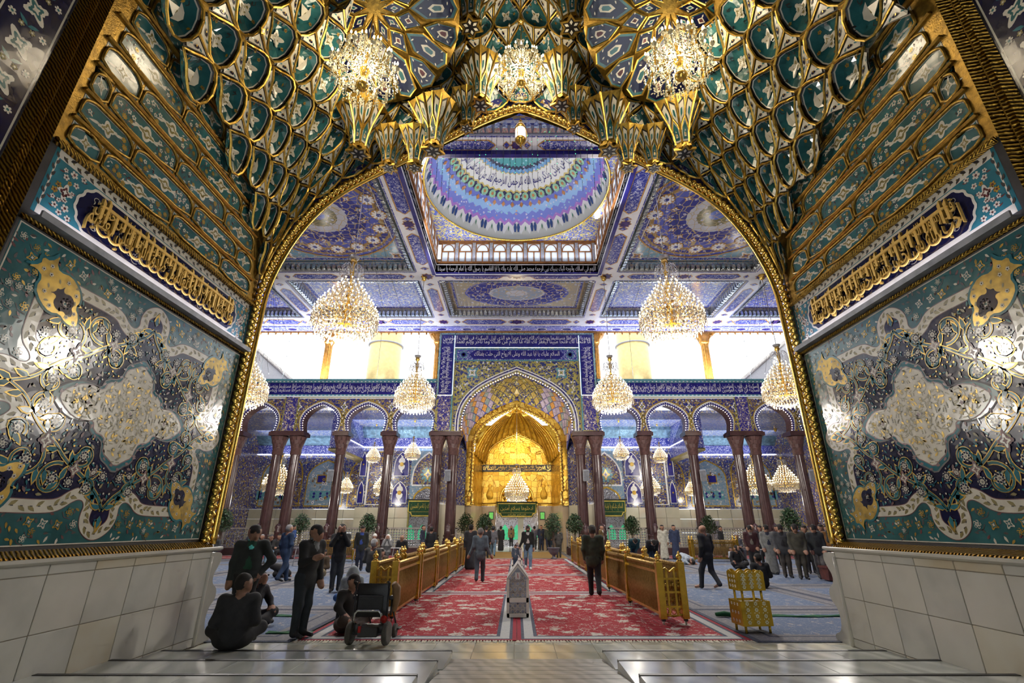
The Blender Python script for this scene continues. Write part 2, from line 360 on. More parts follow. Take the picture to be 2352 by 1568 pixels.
def big_panel(wall, fn, yc, zc, hw, hh):
    """dark floral tile panel: teal border, white scalloped band, navy field with scrolls, white medallion"""
    rng = random.Random(11)
    M = lambda u, v, d: fn(yc + u, zc + v, d)
    base = Inlay(M); base.P([(-hw, -hh), (hw, -hh), (hw, hh), (-hw, hh)], T_TEAL, 1)
    for a, w, mi in ((1.0, .05, T_BLK), (.985, .025, T_WHITE)): base.ribbon([(-hw * a, -hh * a), (hw * a, -hh * a), (hw * a, hh * a), (-hw * a, hh * a)], w, mi, 2, True)
    panel = base.build('tile_panel', TILES, wall)
    kx, ky = hw / 2.0, hh / 1.62
    q = [(1.86, 0), (1.82, .08), (1.71, .15), (1.6, .165), (1.48, .14), (1.38, .17), (1.33, .27), (1.38, .38), (1.49, .46), (1.52, .58), (1.52, .95), (1.52, 1.14),
         (1.46, 1.2), (1.1, 1.2), (.7, 1.2), (.56, 1.17), (.46, 1.08), (.35, 1.03), (.24, 1.06), (.18, 1.17), (.2, 1.28), (.18, 1.38), (.10, 1.46), (0, 1.5)]
    out = chaikin([(x * kx, y * ky) for x, y in four(q)], 2, True)
    f = Inlay(M); f.P(out, T_NAVY, 2); f.ribbon(out, .155, T_MAR, 3, True); f.ribbon(out, .135, T_WHITE, 4, True)
    L = len(out); acc = 0
    for i in range(L):                                            # olive leaves running along the white band
        a, b = out[i], out[(i + 1) % L]; acc += math.dist(a, b)
        if acc > .062:
            acc = 0; an = math.atan2(b[1] - a[1], b[0] - a[0]); sgn = 1 if (i // 2) % 2 else -1
            f.leaf(a[0] - math.cos(an) * .05, a[1] - math.sin(an) * .05, an + sgn * .55, .105, .05, T_OLV, 5); f.ribbon([(a[0] - .03 * math.cos(an), a[1] - .03 * math.sin(an)), a], .01, T_BLK, 6)
    fo = f.build('field', TILES, panel)
    # medallion
    mq = [(.98, 0), (.9, .1), (.74, .2), (.58, .21), (.47, .18), (.43, .31), (.27, .34), (.235, .44), (.22, .54), (.11, .6), (0, .68)]
    mo = chaikin([(x * kx, y * ky) for x, y in four(mq)], 1, True)
    m = Inlay(M); big = [(x * 1.1, y * 1.13) for x, y in mo]
    m.P(big, T_TL, 4); m.ribbon(big, .02, T_BLK, 5, True); m.ribbon(mo, .03, T_MAR, 5, True); m.P(mo, T_WHITE, 6)
    for i in range(0, len(big), 2): a, b = big[i], mo[i]; m.leaf(lerp(a[0], b[0], .5), lerp(a[1], b[1], .5), math.atan2(a[1], a[0]) + 1.3, .07, .035, T_MAR, 6)
    for sx in (-1, 1):
        for sy in (-1, 1):
            for cx, cy, r, a0, tn, d in ((.30, .14, .14, 0, 1.2, 1), (.62, .08, .10, 2, 1.1, -1), (.14, .34, .11, 1, 1.2, -1), (.80, .04, .06, 3, 1, 1), (.10, .10, .10, 4, 1, 1)):
                p = [(x * sx * kx, y * sy * ky) for x, y in spiral(cx, cy, r, a0, tn, d, 18)]
                p = [w for w in p if inside(mo, *w)]
                if len(p) > 3: m.ribbon(p, .012, T_OLV, 7); e = p[-1]; m.flower(e[0], e[1], .032, 5, T_OLV, T_GOLD, 7)
                for k in range(2, len(p) - 1, 4):
                    an = math.atan2(p[k + 1][1] - p[k][1], p[k + 1][0] - p[k][0]); m.leaf(*p[k], an + .8, .065, .03, T_GOLD if k % 3 else T_OLV, 8)
    for x in (-.62, 0, .62): m.quatre(x * kx, 0, .12, .10, T_OLV, T_WHITE, T_MAR, 8)
    for x, y, r in scatter(rng, 130, (0, 1.0, -.7, 0), (.04, .03, .024, .02), lambda p, r: inside(mo, *p) and dist_pl(mo, *p) > r + .015, 2500):
        for sx in (-1, 1):
            for sy in (-1, 1):
                if r > .035: m.flower(x * sx, y * sy, r * .8, 6, T_OLV, T_GOLD, 9)
                elif r > .026: m.leaf(x * sx, y * sy, (x * 40) % 6.3, r * 2.6, r * 1.1, T_GOLD, 9)
                else: m.leaf(x * sx, y * sy, (x * 70) % 6.3, r * 2.8, r * .8, T_OLV, 9); m.disc(x * sx, y * sy, .008, T_BLK, 10, 5)
    m.build('medallion', TILES, panel)
    # scrolls
    quarter = [
        chaikin([(0, -1.22), (.10, -1.06), (.36, -.86), (.66, -.70), (.86, -.50), (1.10, -.36), (1.30, -.10), (1.52, 0)], 3),
        spiral(.74, -.92, .20, 1.9, 1.15, -1), spiral(1.12, -.72, .22, 2.4, 1.2, 1), spiral(1.10, -.12, .17, -2.2, 1.2, 1), spiral(.46, -.60, .15, -1.2, 1.1, -1),
        spiral(.30, -.98, .13, .5, 1.0, 1), spiral(1.30, -.44, .12, -2.6, 1.1, -1), spiral(.92, -.28, .13, -.6, 1.1, -1), spiral(1.28, -1.0, .13, 2.8, 1.1, -1)]
    s = Inlay(M); occ = []
    for sx in (-1, 1):
        for sy in (-1, 1):
            for j, path in enumerate(quarter):
                p = [(x * sx * kx, y * sy * ky) for x, y in path]; occ += p
                w = .062 if j == 0 else .050
                s.ribbon(p, lambda t, w=w: w * (1.0 - .45 * t), T_GOLD, 7); s.ribbon(p, lambda t, w=w: w * .62 * (1 - .5 * t), T_TEAL, 8)
                for k in range(4, len(p) - 3, 7):
                    an = math.atan2(p[k + 1][1] - p[k][1], p[k + 1][0] - p[k][0]); sg = (1 if (k // 5) % 2 else -1) * sx * sy
                    s.leaf(p[k][0], p[k][1], an + .75 * sg, .20, .095, T_GOLD, 8); s.leaf(p[k][0] + .014 * math.cos(an + .75 * sg), p[k][1] + .014 * math.sin(an + .75 * sg), an + .75 * sg, .155, .066, T_TL, 9)
                e = p[-1]
                if j: s.drawn(e[0], e[1], .07, 8, T_WHITE, T_NAVY, 10)
            # bud at the middle of each side
            for bx, by, a in (((0, -1.28, -PI / 2),) if sx > 0 else ()) + (((1.62, 0, 0),) if sy > 0 else ()):
                s.leaf(bx * sx * kx, by * sy * ky, math.atan2(by * sy, bx * sx + 1e-6), .2, .12, T_GOLD, 8); s.leaf(bx * sx * kx, by * sy * ky, math.atan2(by * sy, bx * sx + 1e-6), .15, .07, T_TL, 9)
            s.quatre(.95 * sx * kx, -.52 * sy * ky, .10, .13, T_MAR, T_WHITE, T_MAR, 9); s.quatre(.52 * sx * kx, -.78 * sy * ky, .09, .11, T_MAR, T_WHITE, T_MAR, 9)
    s.build('scrollwork', TILES, panel)
    # white flowers, buds and twigs in the field
    g = Inlay(M)
    def ok(p, r): return inside(out, *p) and dist_pl(out, *p) > r + .09 and not inside([(x * 1.02, y * 1.02) for x, y in big], *p) and dist_pl(big, *p) > r + .02 and dist_pl(occ, *p) > r + .018 and not (abs(abs(p[0]) - 1.36 * kx) < .30 and abs(abs(p[1]) - 1.06 * ky) < .30)
    half = scatter(rng, 110, (0, hw, -hh, 0), (.075, .06, .05, .034, .03, .026), ok, 7000)
    for x, y, r in half:
        for sx in (-1, 1):
            for sy in (-1, 1):
                c = rng.random(); X_, Y_ = x * sx, y * sy
                if r > .04: g.drawn(X_, Y_, r * 1.05, 9 if r > .05 else 6, T_WHITE, T_NAVY if c < .7 else T_MAR, 8, c * 6); g.ribbon([(X_ - r * 1.6, Y_ - r * .6), (X_ - r * .7, Y_ - r * 1.25), (X_ + r * .9, Y_ - r * 1.3)], .012, T_TL, 7)
                elif r > .031: g.leaf(X_ - r, Y_, rng.random() * 6.3, r * 2.4, r * 1.1, T_OLV if c < .6 else T_MAR, 8)
                else: g.leaf(X_ - r, Y_, rng.random() * 6.3, r * 2.6, r, T_TL, 7); g.disc(X_, Y_, r * .45, T_WHITE if c < .4 else T_GOLD, 8, 6)
    g.build('field_flowers', TILES, panel)
    # teal border flowers
    b = Inlay(M)
    def okb(p, r): return not inside(out, *p) and dist_pl(out, *p) > r + .085 and abs(p[0]) < hw - r - .06 and abs(p[1]) < hh - r - .05
    for x, y, r in scatter(rng, 150, (0, hw, -hh, 0), (.07, .055, .045, .03, .026), okb, 6000):
        for sx in (-1, 1):
            for sy in (-1, 1):
                c = rng.random(); X_, Y_ = x * sx, y * sy
                if r > .06: b.quatre(X_, Y_, r * .9, r * .9, T_WHITE if c < .45 else T_GOLD, T_TEAL, T_WHITE, 4, .5); b.leaf(X_ - r, Y_, 2, r, r * .5, T_BLK, 3)
                elif r > .04: b.drawn(X_, Y_, r * .95, 5, T_WHITE if c < .7 else T_GOLD, T_TEAL, 4, c * 6); b.ribbon([(X_ - r * 1.7, Y_), (X_ - r, Y_ - r * 1.0), (X_ + r * .6, Y_ - r * 1.4)], .012, T_BLK, 3)
                else: b.leaf(X_ - r, Y_, c * 6.3, r * 2.6, r * 1.2, (T_BLK, T_MAR, T_WHITE, T_GOLD)[int(c * 3.99)], 3)
    b.build('border_flowers', TILES, panel)
    # gold corner ornaments
    c = Inlay(M)
    sh = [(.44, 0), (.33, .09), (.22, .10), (.17, .2), (.04, .24), (-.12, .22), (-.2, .1), (-.3, .12), (-.36, .2), (-.33, .06), (-.40, 0)]
    sh = chaikin(sh + [(x, -y) for x, y in reversed(sh[1:-1])], 1, True)
    for sx in (-1, 1):
        for sy in (-1, 1):
            a = math.atan2(1.0, 1.0); cx, cy = 1.38, 1.08
            tr = lambda x, y, f=1.0: ((cx + (-(x) * math.cos(a) + y * math.sin(a)) * f) * sx * kx, (cy + (-(x) * math.sin(a) - y * math.cos(a)) * f) * sy * ky)
            c.P([tr(x * 1.12, y * 1.12) for x, y in sh], T_TL, 9); c.P([tr(x, y) for x, y in sh], T_GOLD, 10)
            c.P([tr(.12 + x * .42, y * .5) for x, y in sh], T_NAVY, 11); c.quatre(*tr(.14, 0), .055, .055, T_MAR, T_WHITE, T_TL, 12, .78)
            for x, y in ((-.2, 0), (-.28, .05), (-.28, -.05), (-.06, .15), (-.06, -.15), (.1, .17), (.1, -.17), (.28, .05), (.28, -.05), (.37, 0)): c.flower(*tr(x, y), .026, 5, T_WHITE, T_NAVY, 11)
            for x, y in ((-.13, .07), (-.13, -.07), (.2, .1), (.2, -.1), (.02, .2), (.02, -.2)): c.leaf(*tr(x, y), x * 9, .06, .03, T_OLV, 11)
    c.build('corner_ornaments', TILES, panel)
    return panel

CALLIG = ["وما ارسلناك الا رحمة للعالمين صدق الله العلي العظيم", "قال رسول الله صلى الله عليه واله وسلم حسين مني وانا من حسين", "احب الله من احب حسينا حسين سبط من الاسباط"]
def frieze(wall, fn, y0, y1, z0, z1, texts, side):
    """band with navy cartouche and raised gold lettering, lit from a trough below"""
    fr = Inlay(fn); fr.P([(y0, z0), (y1, z0), (y1, z1), (y0, z1)], T_TL, 1)
    e = .055; fr.ribbon([(y0 + e, z0 + e), (y1 - e, z0 + e), (y1 - e, z1 - e), (y0 + e, z1 - e)], .11, T_WHITE, 2, True)
    n = 46
    for k in range(n):
        y = lerp(y0 + .1, y1 - .1, k / (n - 1)); fr.leaf(y, z1 - e, .6 if k % 2 else -.6, .09, .045, T_BLK, 3); fr.disc(y + .045, z1 - e, .012, T_OLV, 3, 6)
        if k < 9: z = lerp(z0 + .1, z1 - .12, k / 8); fr.leaf(y0 + e, z, 1.2 if k % 2 else 2.0, .08, .04, T_BLK, 3); fr.leaf(y1 - e, z, 1.2 if k % 2 else 2.0, .08, .04, T_BLK, 3)
    rng = random.Random(5); cy, cz, hw, hh = (y0 + y1) / 2, (z0 + z1) / 2 - .01, (y1 - y0) / 2 - .42, (z1 - z0) / 2 - .13
    cq = [(hw, 0), (hw + .01, .07), (hw - .05, .13), (hw - .05, .2), (hw - .13, .24), (hw - .17, .30), (hw - .28, hh), (hw * .5, hh), (0, hh)]
    car = chaikin([(cy + x, cz + y) for x, y in four(cq)], 1, True)
    for x, z, r in scatter(rng, 46, (y0 + .14, y1 - .14, z0 + .14, z1 - .14), (.05, .04, .03), lambda p, r: not inside(car, *p) and dist_pl(car, *p) > r + .03, 3000):
        c = rng.random(); fr.flower(x, z, r, 5, T_WHITE if c < .6 else T_GOLD, T_MAR, 2, c * 6); fr.leaf(x, z - r, c * 6, .07, .025, T_MAR, 2)
    for sg in (-1, 1):
        ex = cy + sg * (hw + .16); fr.quatre(ex, cz, .10, .11, T_WHITE, T_MAR, T_WHITE, 3)
    f = fr.build('frieze', TILES, wall)
    c = Inlay(fn); c.P(car, T_NAVY, 3); c.ribbon(car, .035, T_WHITE, 4, True)
    for k in range(30):
        p = spiral(rng.uniform(cy - hw + .2, cy + hw - .2), rng.uniform(cz - hh + .1, cz + hh - .1), .09, k, 1.0, 1 if k % 2 else -1, 12); c.ribbon(p, .008, T_WHITE, 4); c.leaf(*p[-1], k, .05, .02, T_WHITE, 4); c.leaf(*p[5], k, .05, .02, T_WHITE, 4)
    c.build('cartouche', TILES, f)
    t = MB(); fl = side                                            # lettering reads right to left as seen from inside the iwan
    def row(s, a, b, za, zb, d0, d1):
        put_text(t, s, lambda x, y, d: fn(lerp(a, b, x) if fl < 0 else lerp(b, a, x), lerp(za, zb, y), d), 0, d0, d1)
    a, b = cy - hw + .14, cy + hw - .14; h = hh * 2
    row(texts[0], a, b, cz - hh + .02, cz - hh + h * .66, .02, .055)
    row(texts[1], a + .05, b - .05, cz - hh + h * .38, cz + hh - .10, .03, .065)
    for k in range(24):                                           # tall uprights and the long horizontal sweep
        y = lerp(a + .05, b - .05, (k + .5) / 24) + rng.uniform(-.03, .03); lo = cz - hh + h * rng.uniform(.25, .5); hi = cz + hh - rng.uniform(.05, .16)
        t.prism([(y - .017, lo), (y + .017, lo + .02), (y + .021, hi - .03), (y - .024, hi + .02)], lambda u, v: fn(u, v, .03), lambda u, v: fn(u, v, .07))
    t.prism([(a + .1, cz + .12), (b - .1, cz + .12), (b - .2, cz + .155), (a + .2, cz + .155)], lambda u, v: fn(u, v, .05), lambda u, v: fn(u, v, .085))
    for k in range(16):                                            # bowls of the long letters
        y = lerp(a + .15, b - .15, (k + .5) / 16); p = [(y + .11 * math.cos(q), cz - hh + .2 + .13 * math.sin(q)) for q in [PI + j * PI / 9 for j in range(10)]]
        t.tube([fn(u, v, .06) for u, v in p], [.008 + .012 * math.sin(PI * j / 9) for j in range(10)], 5)
    t.build('gold_lettering', 'gold_script', f)
    tr = MB(); tr.prism([(.0, z0 - .10), (.16, z0 - .10), (.16, z0 - .02), (.135, z0 - .02), (.135, z0 - .075), (0, z0 - .075)], lambda d, z: fn(y0, z, d), lambda d, z: fn(y1, z, d))
    tr.build('light_trough', 'trough_grey', f)
    ld = MB(); ld.prism([(.05, z0 - .07), (.12, z0 - .07), (.12, z0 - .055), (.05, z0 - .055)], lambda d, z: fn(y0 + .05, z, d), lambda d, z: fn(y1 - .05, z, d))
    ld.build('light_strip', 'led_white', f)
    return f

def strip_cell(wall, fn, y0, y1, z0, z1, k, proud=.02):
    """long arched niche tile with shoulders, medallion and flowers"""
    rng = random.Random(k * 13 + 1); g = .025; w, h = y1 - y0, z1 - z0
    sh = [(y0 + g, z0 + g), (y1 - g, z0 + g), (y1 - g, z0 + h * .62), (y1 - g - .03, z0 + h * .78), (y1 - g - .14, z0 + h * .93), (y1 - .3, z1 - g), (y0 + .3, z1 - g), (y0 + g + .14, z0 + h * .93), (y0 + g + .03, z0 + h * .78), (y0 + g, z0 + h * .62)]
    c = Inlay(fn); c.P(sh, T_TEAL, 2)
    ins = [((y0 + y1) / 2 + (a - (y0 + y1) / 2) * (1 - .05 / w * 1.1), (z0 + z1) / 2 + (b - (z0 + z1) / 2) * (1 - .05 / h * 1.1)) for a, b in sh]
    c.ribbon(ins, .012, T_WHITE, 3, True)
    cy, cz = (y0 + y1) / 2, (z0 + z1) / 2
    c.quatre(cy, cz, min(.24, w * .18), h * .30, T_WHITE, T_OLV, T_WHITE, 4, .35 if k % 2 else 0)
    for sg in (-1, 1): c.leaf(cy + sg * w * .13, cz + .02 * sg, PI / 2 - sg * PI / 2 + .35, .16, .045, T_WHITE, 4)
    for x, z, r in scatter(rng, int(10 + 16 * w), (y0 + .1, y1 - .1, z0 + .07, z1 - .07), (.046, .04, .034, .018), lambda p, r: inside(ins, *p) and dist_pl(chaikin(ins, 2, True), *p) > r + .015 and (abs(p[0] - cy) > .2 + r or abs(p[1] - cz) > h * .33), 700):
        q = rng.random()
        if r > .03: c.flower(x, z, r, 8 if q < .5 else 5, T_GOLD if q < .5 else T_WHITE, T_OLV if q < .5 else T_TEAL, 4, q * 6); c.ribbon([(x - r * 1.5, z - r), (x, z - r * 1.5), (x + r, z - r)], .009, T_MAR, 3)
        else: c.leaf(x, z, q * 6.3, .055, .022, (T_MAR, T_WHITE, T_BLK)[int(q * 2.99)], 4)
    nb = c.build('niche', TILES, wall)
    fr = MB(); fr.tube([fn(a, b, .015) for a, b in chaikin(sh, 1, True)], .022, 5, True); fr.build('frame', 'gold_dark', nb)
    # white spandrels at the two shoulders
    for a, sg in ((y0, 1), (y1, -1)):
        s = Inlay(fn); p = [(a + sg * .015, z1 - .015), (a + sg * .27, z1 - .015), (a + sg * .13, z0 + h * .94), (a + sg * .03, z0 + h * .82), (a + sg * .015, z0 + h * .66)]
        s.P(p, T_BLK, 1); s.P([(lerp(p[0][0], u, .86) + sg * .008, lerp(p[0][1], v, .86) - .008) for u, v in p], T_WHITE, 2); s.leaf(a + sg * .03, z1 - .03, -sg * .8 + (0 if sg > 0 else PI), .1, .035, T_TL, 3)
        s.build('spandrel', TILES, nb)

DADO_Z = 1.40
slab_rng = random.Random(3)
def iwan_wall(side, name, label):
    xw = XL if side < 0 else XR
    fn = (lambda y, z, d: (xw + d, y, z)) if side < 0 else (lambda y, z, d: (xw - d, y, z))
    wall = thing(name, label, 'wall', (0, 0, 0), kind='structure')
    b = MB(); b.box2(*sorted((xw, xw + side * .6)), -8, 8.60, 0, 15.6); b.build('core', 'plaster_dark', wall)
    # ---- marble dado
    fd = lambda y, z, d: fn(y, z, d + .20)
    k = MB(); k.box2(*sorted((xw, xw - side * .19)), -8, 8.62, 0, DADO_Z - .02); k.build('grout_bed', 'grout', wall)
    ys = [-8, -4, 0, 2.0, 3.2, 3.82, 4.44, 5.06, 5.68, 6.30, 6.92, 7.52, 8.12, 8.60]; zs = [0, .12, .69, 1.26, DADO_Z - .02]
    for i in range(len(ys) - 1):
        for j in range(len(zs) - 1):
            m = MB(); g = .004; m.bbox(*sorted((xw - side * .17, xw - side * .2)), ys[i] + g, ys[i + 1] - g, zs[j] + g, zs[j + 1] - g, .006)
            q = slab_rng.random(); m.build('slab', 'marble_stain' if (j == 3 and q < .5) or q < .1 else ('marble' if q < .6 else 'marble_b'), wall)
    c = MB(); prof = [(0, -.035), (.02, -.035), (.05, -.02), (.075, -.005), (.075, .02), (.06, .03), (0, .03)]
    c.prism(prof, lambda d, z: fd(-8, DADO_Z + z, d), lambda d, z: fd(8.78, DADO_Z + z, d)); c.build('cap_moulding', 'marble', wall)
    # carved console closing the dado towards the hall
    p = MB(); cp = chaikin([(8.6, 0), (9.05, 0), (9.05, .1), (8.86, .16), (8.80, .34), (8.84, .52), (8.98, .62), (8.96, .78), (8.80, .86), (8.78, 1.0), (8.88, 1.12), (8.94, 1.24), (8.90, DADO_Z - .06), (8.6, DADO_Z - .06)], 2)
    p.prism(cp, lambda y, z: fn(y, z, -.3), lambda y, z: fn(y, z, .20)); p.build('end_console', 'marble_b', wall)
    p = MB(); p.tube([fn(8.62, z, .2) for z in (0, .3, .7, 1.1, DADO_Z - .12)], .035, 8); p.build('corner_bead', 'marble', wall)
    g = MB(); g.prism([(0, DADO_Z + .025), (.16, DADO_Z + .025), (.16, DADO_Z + .05), (.05, DADO_Z + .11), (0, DADO_Z + .11)], lambda d, z: fn(-8, z, d), lambda d, z: fn(8.66, z, d)); g.build('gold_ledge', 'gold_rope', wall)
    # ---- tile panel, frieze
    big_panel(wall, fn, 6.36, 3.16, 2.16, 1.63)
    frieze(wall, fn, 4.26, 8.52, 4.94, 5.80, CALLIG if side < 0 else CALLIG[::-1], side)
    m = MB()
    for z, h, d in ((4.80, .05, .05), (5.80, .06, .07), (5.86, .03, .04)): m.prism([(0, z), (d, z), (d, z + h * .6), (d * .4, z + h), (0, z + h)], lambda q, w: fn(4.2, w, q), lambda q, w: fn(8.52, w, q))
    m.build('gold_moulding', 'gold_rope', wall)
    # ---- rows of long arched niches above the frieze
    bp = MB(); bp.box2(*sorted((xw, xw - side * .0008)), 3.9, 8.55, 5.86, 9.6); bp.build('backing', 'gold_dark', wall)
    zr = [5.90, 6.28, 6.70, 7.15, 7.60, 8.04, 8.52, 9.05]; kk = 0
    for r in range(7):
        yend = 8.32 - .09 * r; y = yend - (.55 if r % 2 else 1.0); cuts = [yend, y]
        while y > 4.35: y -= 1.28 if r < 5 else .72; cuts.append(max(y, 4.28))
        for a, bq in zip(cuts, cuts[1:]):
            if a - bq > .25: strip_cell(wall, fn, bq, a, zr[r] + .02, zr[r + 1] - .02, kk); kk += 1
        mm = MB(); mm.prism([(0, zr[r + 1] - .022), (.035, zr[r + 1] - .022), (.06, zr[r + 1]), (.035, zr[r + 1] + .022), (0, zr[r + 1] + .022)], lambda q, w: fn(4.26, w, q), lambda q, w: fn(yend, w, q)); mm.build('rail', 'gold', wall)
    # ---- tall gold frame at the mouth of the iwan and the outer tile strip
    fm = MB()
    for y, w, d in ((4.16, .13, .10), (4.03, .10, .05), (3.93, .10, .09)): fm.prism([(y, 0), (y - w * .5, d), (y - w, 0)], lambda a, q: fn(a, DADO_Z + .1, q), lambda a, q: fn(a, 14.5, q))
    fm.build('gold_frame', 'gold_rope', wall)
    st = Inlay(fn); y1, y0 = 3.82, 3.24; rng = random.Random(9)
    st.P([(y0, 1.52), (y1, 1.52), (y1, 14), (y0, 14)], T_NAVY, 1); st.ribbon([(y0 + .03, 1.55), (y1 - .03, 1.55), (y1 - .03, 9.9), (y0 + .03, 9.9)], .02, T_WHITE, 2, True)
    for z in [2.0 + .5 * i for i in range(22)]:
        st.quatre((y0 + y1) / 2, z, .15, .17, T_WHITE, T_TEAL, T_WHITE, 3, .78)
        for sg in (-1, 1): st.flower((y0 + y1) / 2 + sg * .17, z + .25, .045, 6, T_WHITE, T_TEAL, 3); st.flower((y0 + y1) / 2 + sg * .06, z + .22, .035, 5, T_OLV, T_WHITE, 3); st.leaf((y0 + y1) / 2, z + .25, 1.57 + sg, .13, .05, T_TL, 2)
    st.build('outer_border', TILES, wall)
    ob = Inlay(fn); ob.P([(-7.9, 1.52), (3.10, 1.52), (3.10, 14), (-7.9, 14)], T_NAVY, 1)
    for x, z, r in scatter(rng, 170, (1.0, 2.95, 1.7, 9.0), (.16, .1, .08, .06, .05), lambda p, r: True, 5000):
        q = rng.random()
        if r > .12: ob.quatre(x, z, r, r * 1.1, T_WHITE, T_TEAL, T_MAR, 3, q)
        elif r > .07: ob.flower(x, z, r * .7, 8, T_WHITE if q < .5 else T_OLV, T_MAR, 3, q); ob.ribbon(spiral(x, z, r * 1.4, q * 6, .8, 1, 10), .02, T_TEAL, 2)
        else: ob.leaf(x, z, q * 6, r * 2.2, r, T_GOLD if q < .4 else T_TL, 3)
    ob.build('outer_tile', TILES, wall)
    fm = MB(); fm.prism([(3.24, 0), (3.17, .06), (3.10, 0)], lambda a, q: fn(a, DADO_Z + .1, q), lambda a, q: fn(a, 14.5, q)); fm.build('gold_line', 'gold', wall)
    return wall
iwan_wall(-1, 'wall_left', 'iwan wall on the side of the wheelchair, dark floral tilework above marble slabs')
iwan_wall(1, 'wall_right', 'iwan wall on the side of the gold bookstand, dark floral tilework above marble slabs')
for sx, xw in ((-1, XL), (1, XR)):                                   # the troughs' own light, aimed up along the frieze
    light('frieze_trough_lamp', 'AREA', (xw - sx * .10, 6.36, 4.90), 9, (0.72, 0.72, 1.0), .06, (0, PI, 0), 4.0)
# shell of the iwan behind and above the camera
m = MB()
for q in ((XL - .6, -3.3, 0, 15.6), (3.5, XR + .6, 0, 15.6), (-3.3, 3.5, 5.6, 15.6)): m.box2(q[0], q[1], -8.4, -8, q[2], q[3])
tag(m.build('wall_back', 'plaster_dark'), 'outer wall of the iwan behind the viewer, open to the forecourt', 'wall', kind='structure')
m = MB(); m.box2(-40, 40, -70, -8, .3, .58); tag(m.build('floor_forecourt', 'marble'), 'pale paving of the open forecourt behind the viewer', 'floor', kind='structure')
m = MB(); m.box2(XL - .6, XR + .6, -8.4, 8.9, 15.6, 15.9); tag(m.build('roof_slab', 'plaster_dark'), 'dark slab over the muqarnas vault', 'roof', kind='structure')

# ------------------------------------------------------------------ the arch towards the hall
ARCH = [(5.35, 0.0), (5.35, 4.0), (5.35, 5.85), (5.33, 6.3), (5.2, 6.85), (4.96, 7.5), (4.55, 8.22), (3.95, 8.82), (3.0, 9.42), (2.0, 10.05), (1.05, 10.66), (0.45, 10.98), (0, 11.15)]
full = [(X0 - x, z) for x, z in ARCH] + [(X0 + x, z) for x, z in reversed(ARCH[:-1])]
m = MB()
outer = [(-25, 0), (-25, 16.2), (25, 16.2), (25, 0)]
pl = [(X0 - 5.35, 0)] + full[1:-1] + [(X0 + 5.35, 0)]
# split in left and right halves so every polygon is simple
for sg in (-1, 1):
    h = [(X0 + sg * (x * 1.0 + (.16 if x > 0 else 0)), z + (.16 if z > 8 else 0)) for x, z in ARCH]; poly = h + [(X0, 16.2), (sg * 25, 16.2), (sg * 25, 0)]
    m.prism(poly, lambda x, z: (x, 8.62, z), lambda x, z: (x, 8.80, z))
arabesque('hall_tile', (0.03, 0.035, 0.16), (0.30, 0.20, 0.05), (0.55, 0.55, 0.55), (0.06, 0.10, 0.35), 2.2)
tag(m.build('wall_front', 'hall_tile'), 'wall between iwan and hall with the great pointed arch', 'wall', kind='structure')
# twisted gold rope on the arch edge
rope = MB(); ap = chaikin([(X0 + (x - X0) * (1 - .012), z) for x, z in [(full[0][0], 1.5)] + full[1:-1] + [(full[-1][0], 1.5)]], 2); tot = sum(math.dist(a, b) for a, b in zip(ap, ap[1:])); n = int(tot / .04)
pts = [interp(ap, i / n) for i in range(n + 1)]
rope.tube([(x, 8.58, z) for x, z in pts], [.066 + .024 * math.sin(i * 1.9) for i in range(n + 1)], 7, caps=False)
rope.tube([(X0 + (x - X0) * .984, 8.66, z - .03) for x, z in pts[::3]], .05, 6)
tag(rope.build('trim_2', 'gold_bright'), 'twisted gold rope moulding along the edge of the great arch', 'moulding', kind='structure')

# ------------------------------------------------------------------ muqarnas vault
A_ = [(5.35, 5.9), (5.33, 6.3), (5.2, 6.85), (4.96, 7.5), (4.55, 8.22), (3.95, 8.82), (3.0, 9.42), (2.0, 10.05), (1.05, 10.66), (0, 11.15)]
F_ = [(5.35, 8.06), (5.34, 8.25), (5.28, 8.6), (5.12, 9.2), (4.8, 10.0), (4.3, 10.9), (3.4, 12.2), (2.3, 13.3), (1.2, 14.2), (0, 14.9)]
def vault_pt(t, ph):
    """t -1..1 along the arch (left springing to right), ph 0..1 from the arch edge to the mouth of the iwan"""
    u = 1 - abs(t); sg = -1 if t < 0 else 1; a = interp(A_, u); f = interp(F_, u)
    q = ph * PI / 2; s = math.sin(q) ** .9; return Vector((X0 + sg * lerp(a[0] - .04, f[0] * .97, s), 8.52 - 4.2 * (1 - math.cos(q)), lerp(a[1], f[1], s)))
TN, PN = 240, 60
def _vtab():
    P = np.zeros((TN + 1, PN + 1, 3))
    for i in range(TN + 1):
        for j in range(PN + 1): P[i, j] = vault_pt(-1 + 2 * i / TN, j / PN)
    a = np.gradient(P, axis=0); b = np.gradient(P, axis=1); n = np.cross(a, b); n /= np.maximum(1e-9, np.linalg.norm(n, axis=2))[..., None]
    c = np.array([X0, 3.0, 5.0]) - P; n[(n * c).sum(2) < 0] *= -1
    return np.concatenate([P, n], 2).tolist()
VT = _vtab()
def vault(t, ph, d):
    x = (max(-1.0, min(1.0, t)) + 1) * TN / 2; y = max(0.0, min(1.0, ph)) * PN; i = min(TN - 1, int(x)); j = min(PN - 1, int(y)); u = x - i; v = y - j
    A, B, D, E_ = VT[i][j], VT[i + 1][j], VT[i][j + 1], VT[i + 1][j + 1]; w = ((1 - u) * (1 - v), u * (1 - v), (1 - u) * v, u * v)
    q = [w[0] * A[k] + w[1] * B[k] + w[2] * D[k] + w[3] * E_[k] for k in range(6)]
    return Vector((q[0] + d * q[3], q[1] + d * q[4], q[2] + d * q[5]))
NCOL = 22; RP = .128; NROW = 8
def project(p):
    y, z = p[1], p[2] - CAM_H; w = y * math.cos(TH) + z * math.sin(TH)
    return (1187 + 1092 * p[0] / w, 784 - 1092 * (-y * math.sin(TH) + z * math.cos(TH)) / w) if w > .1 else (9e9, 9e9)
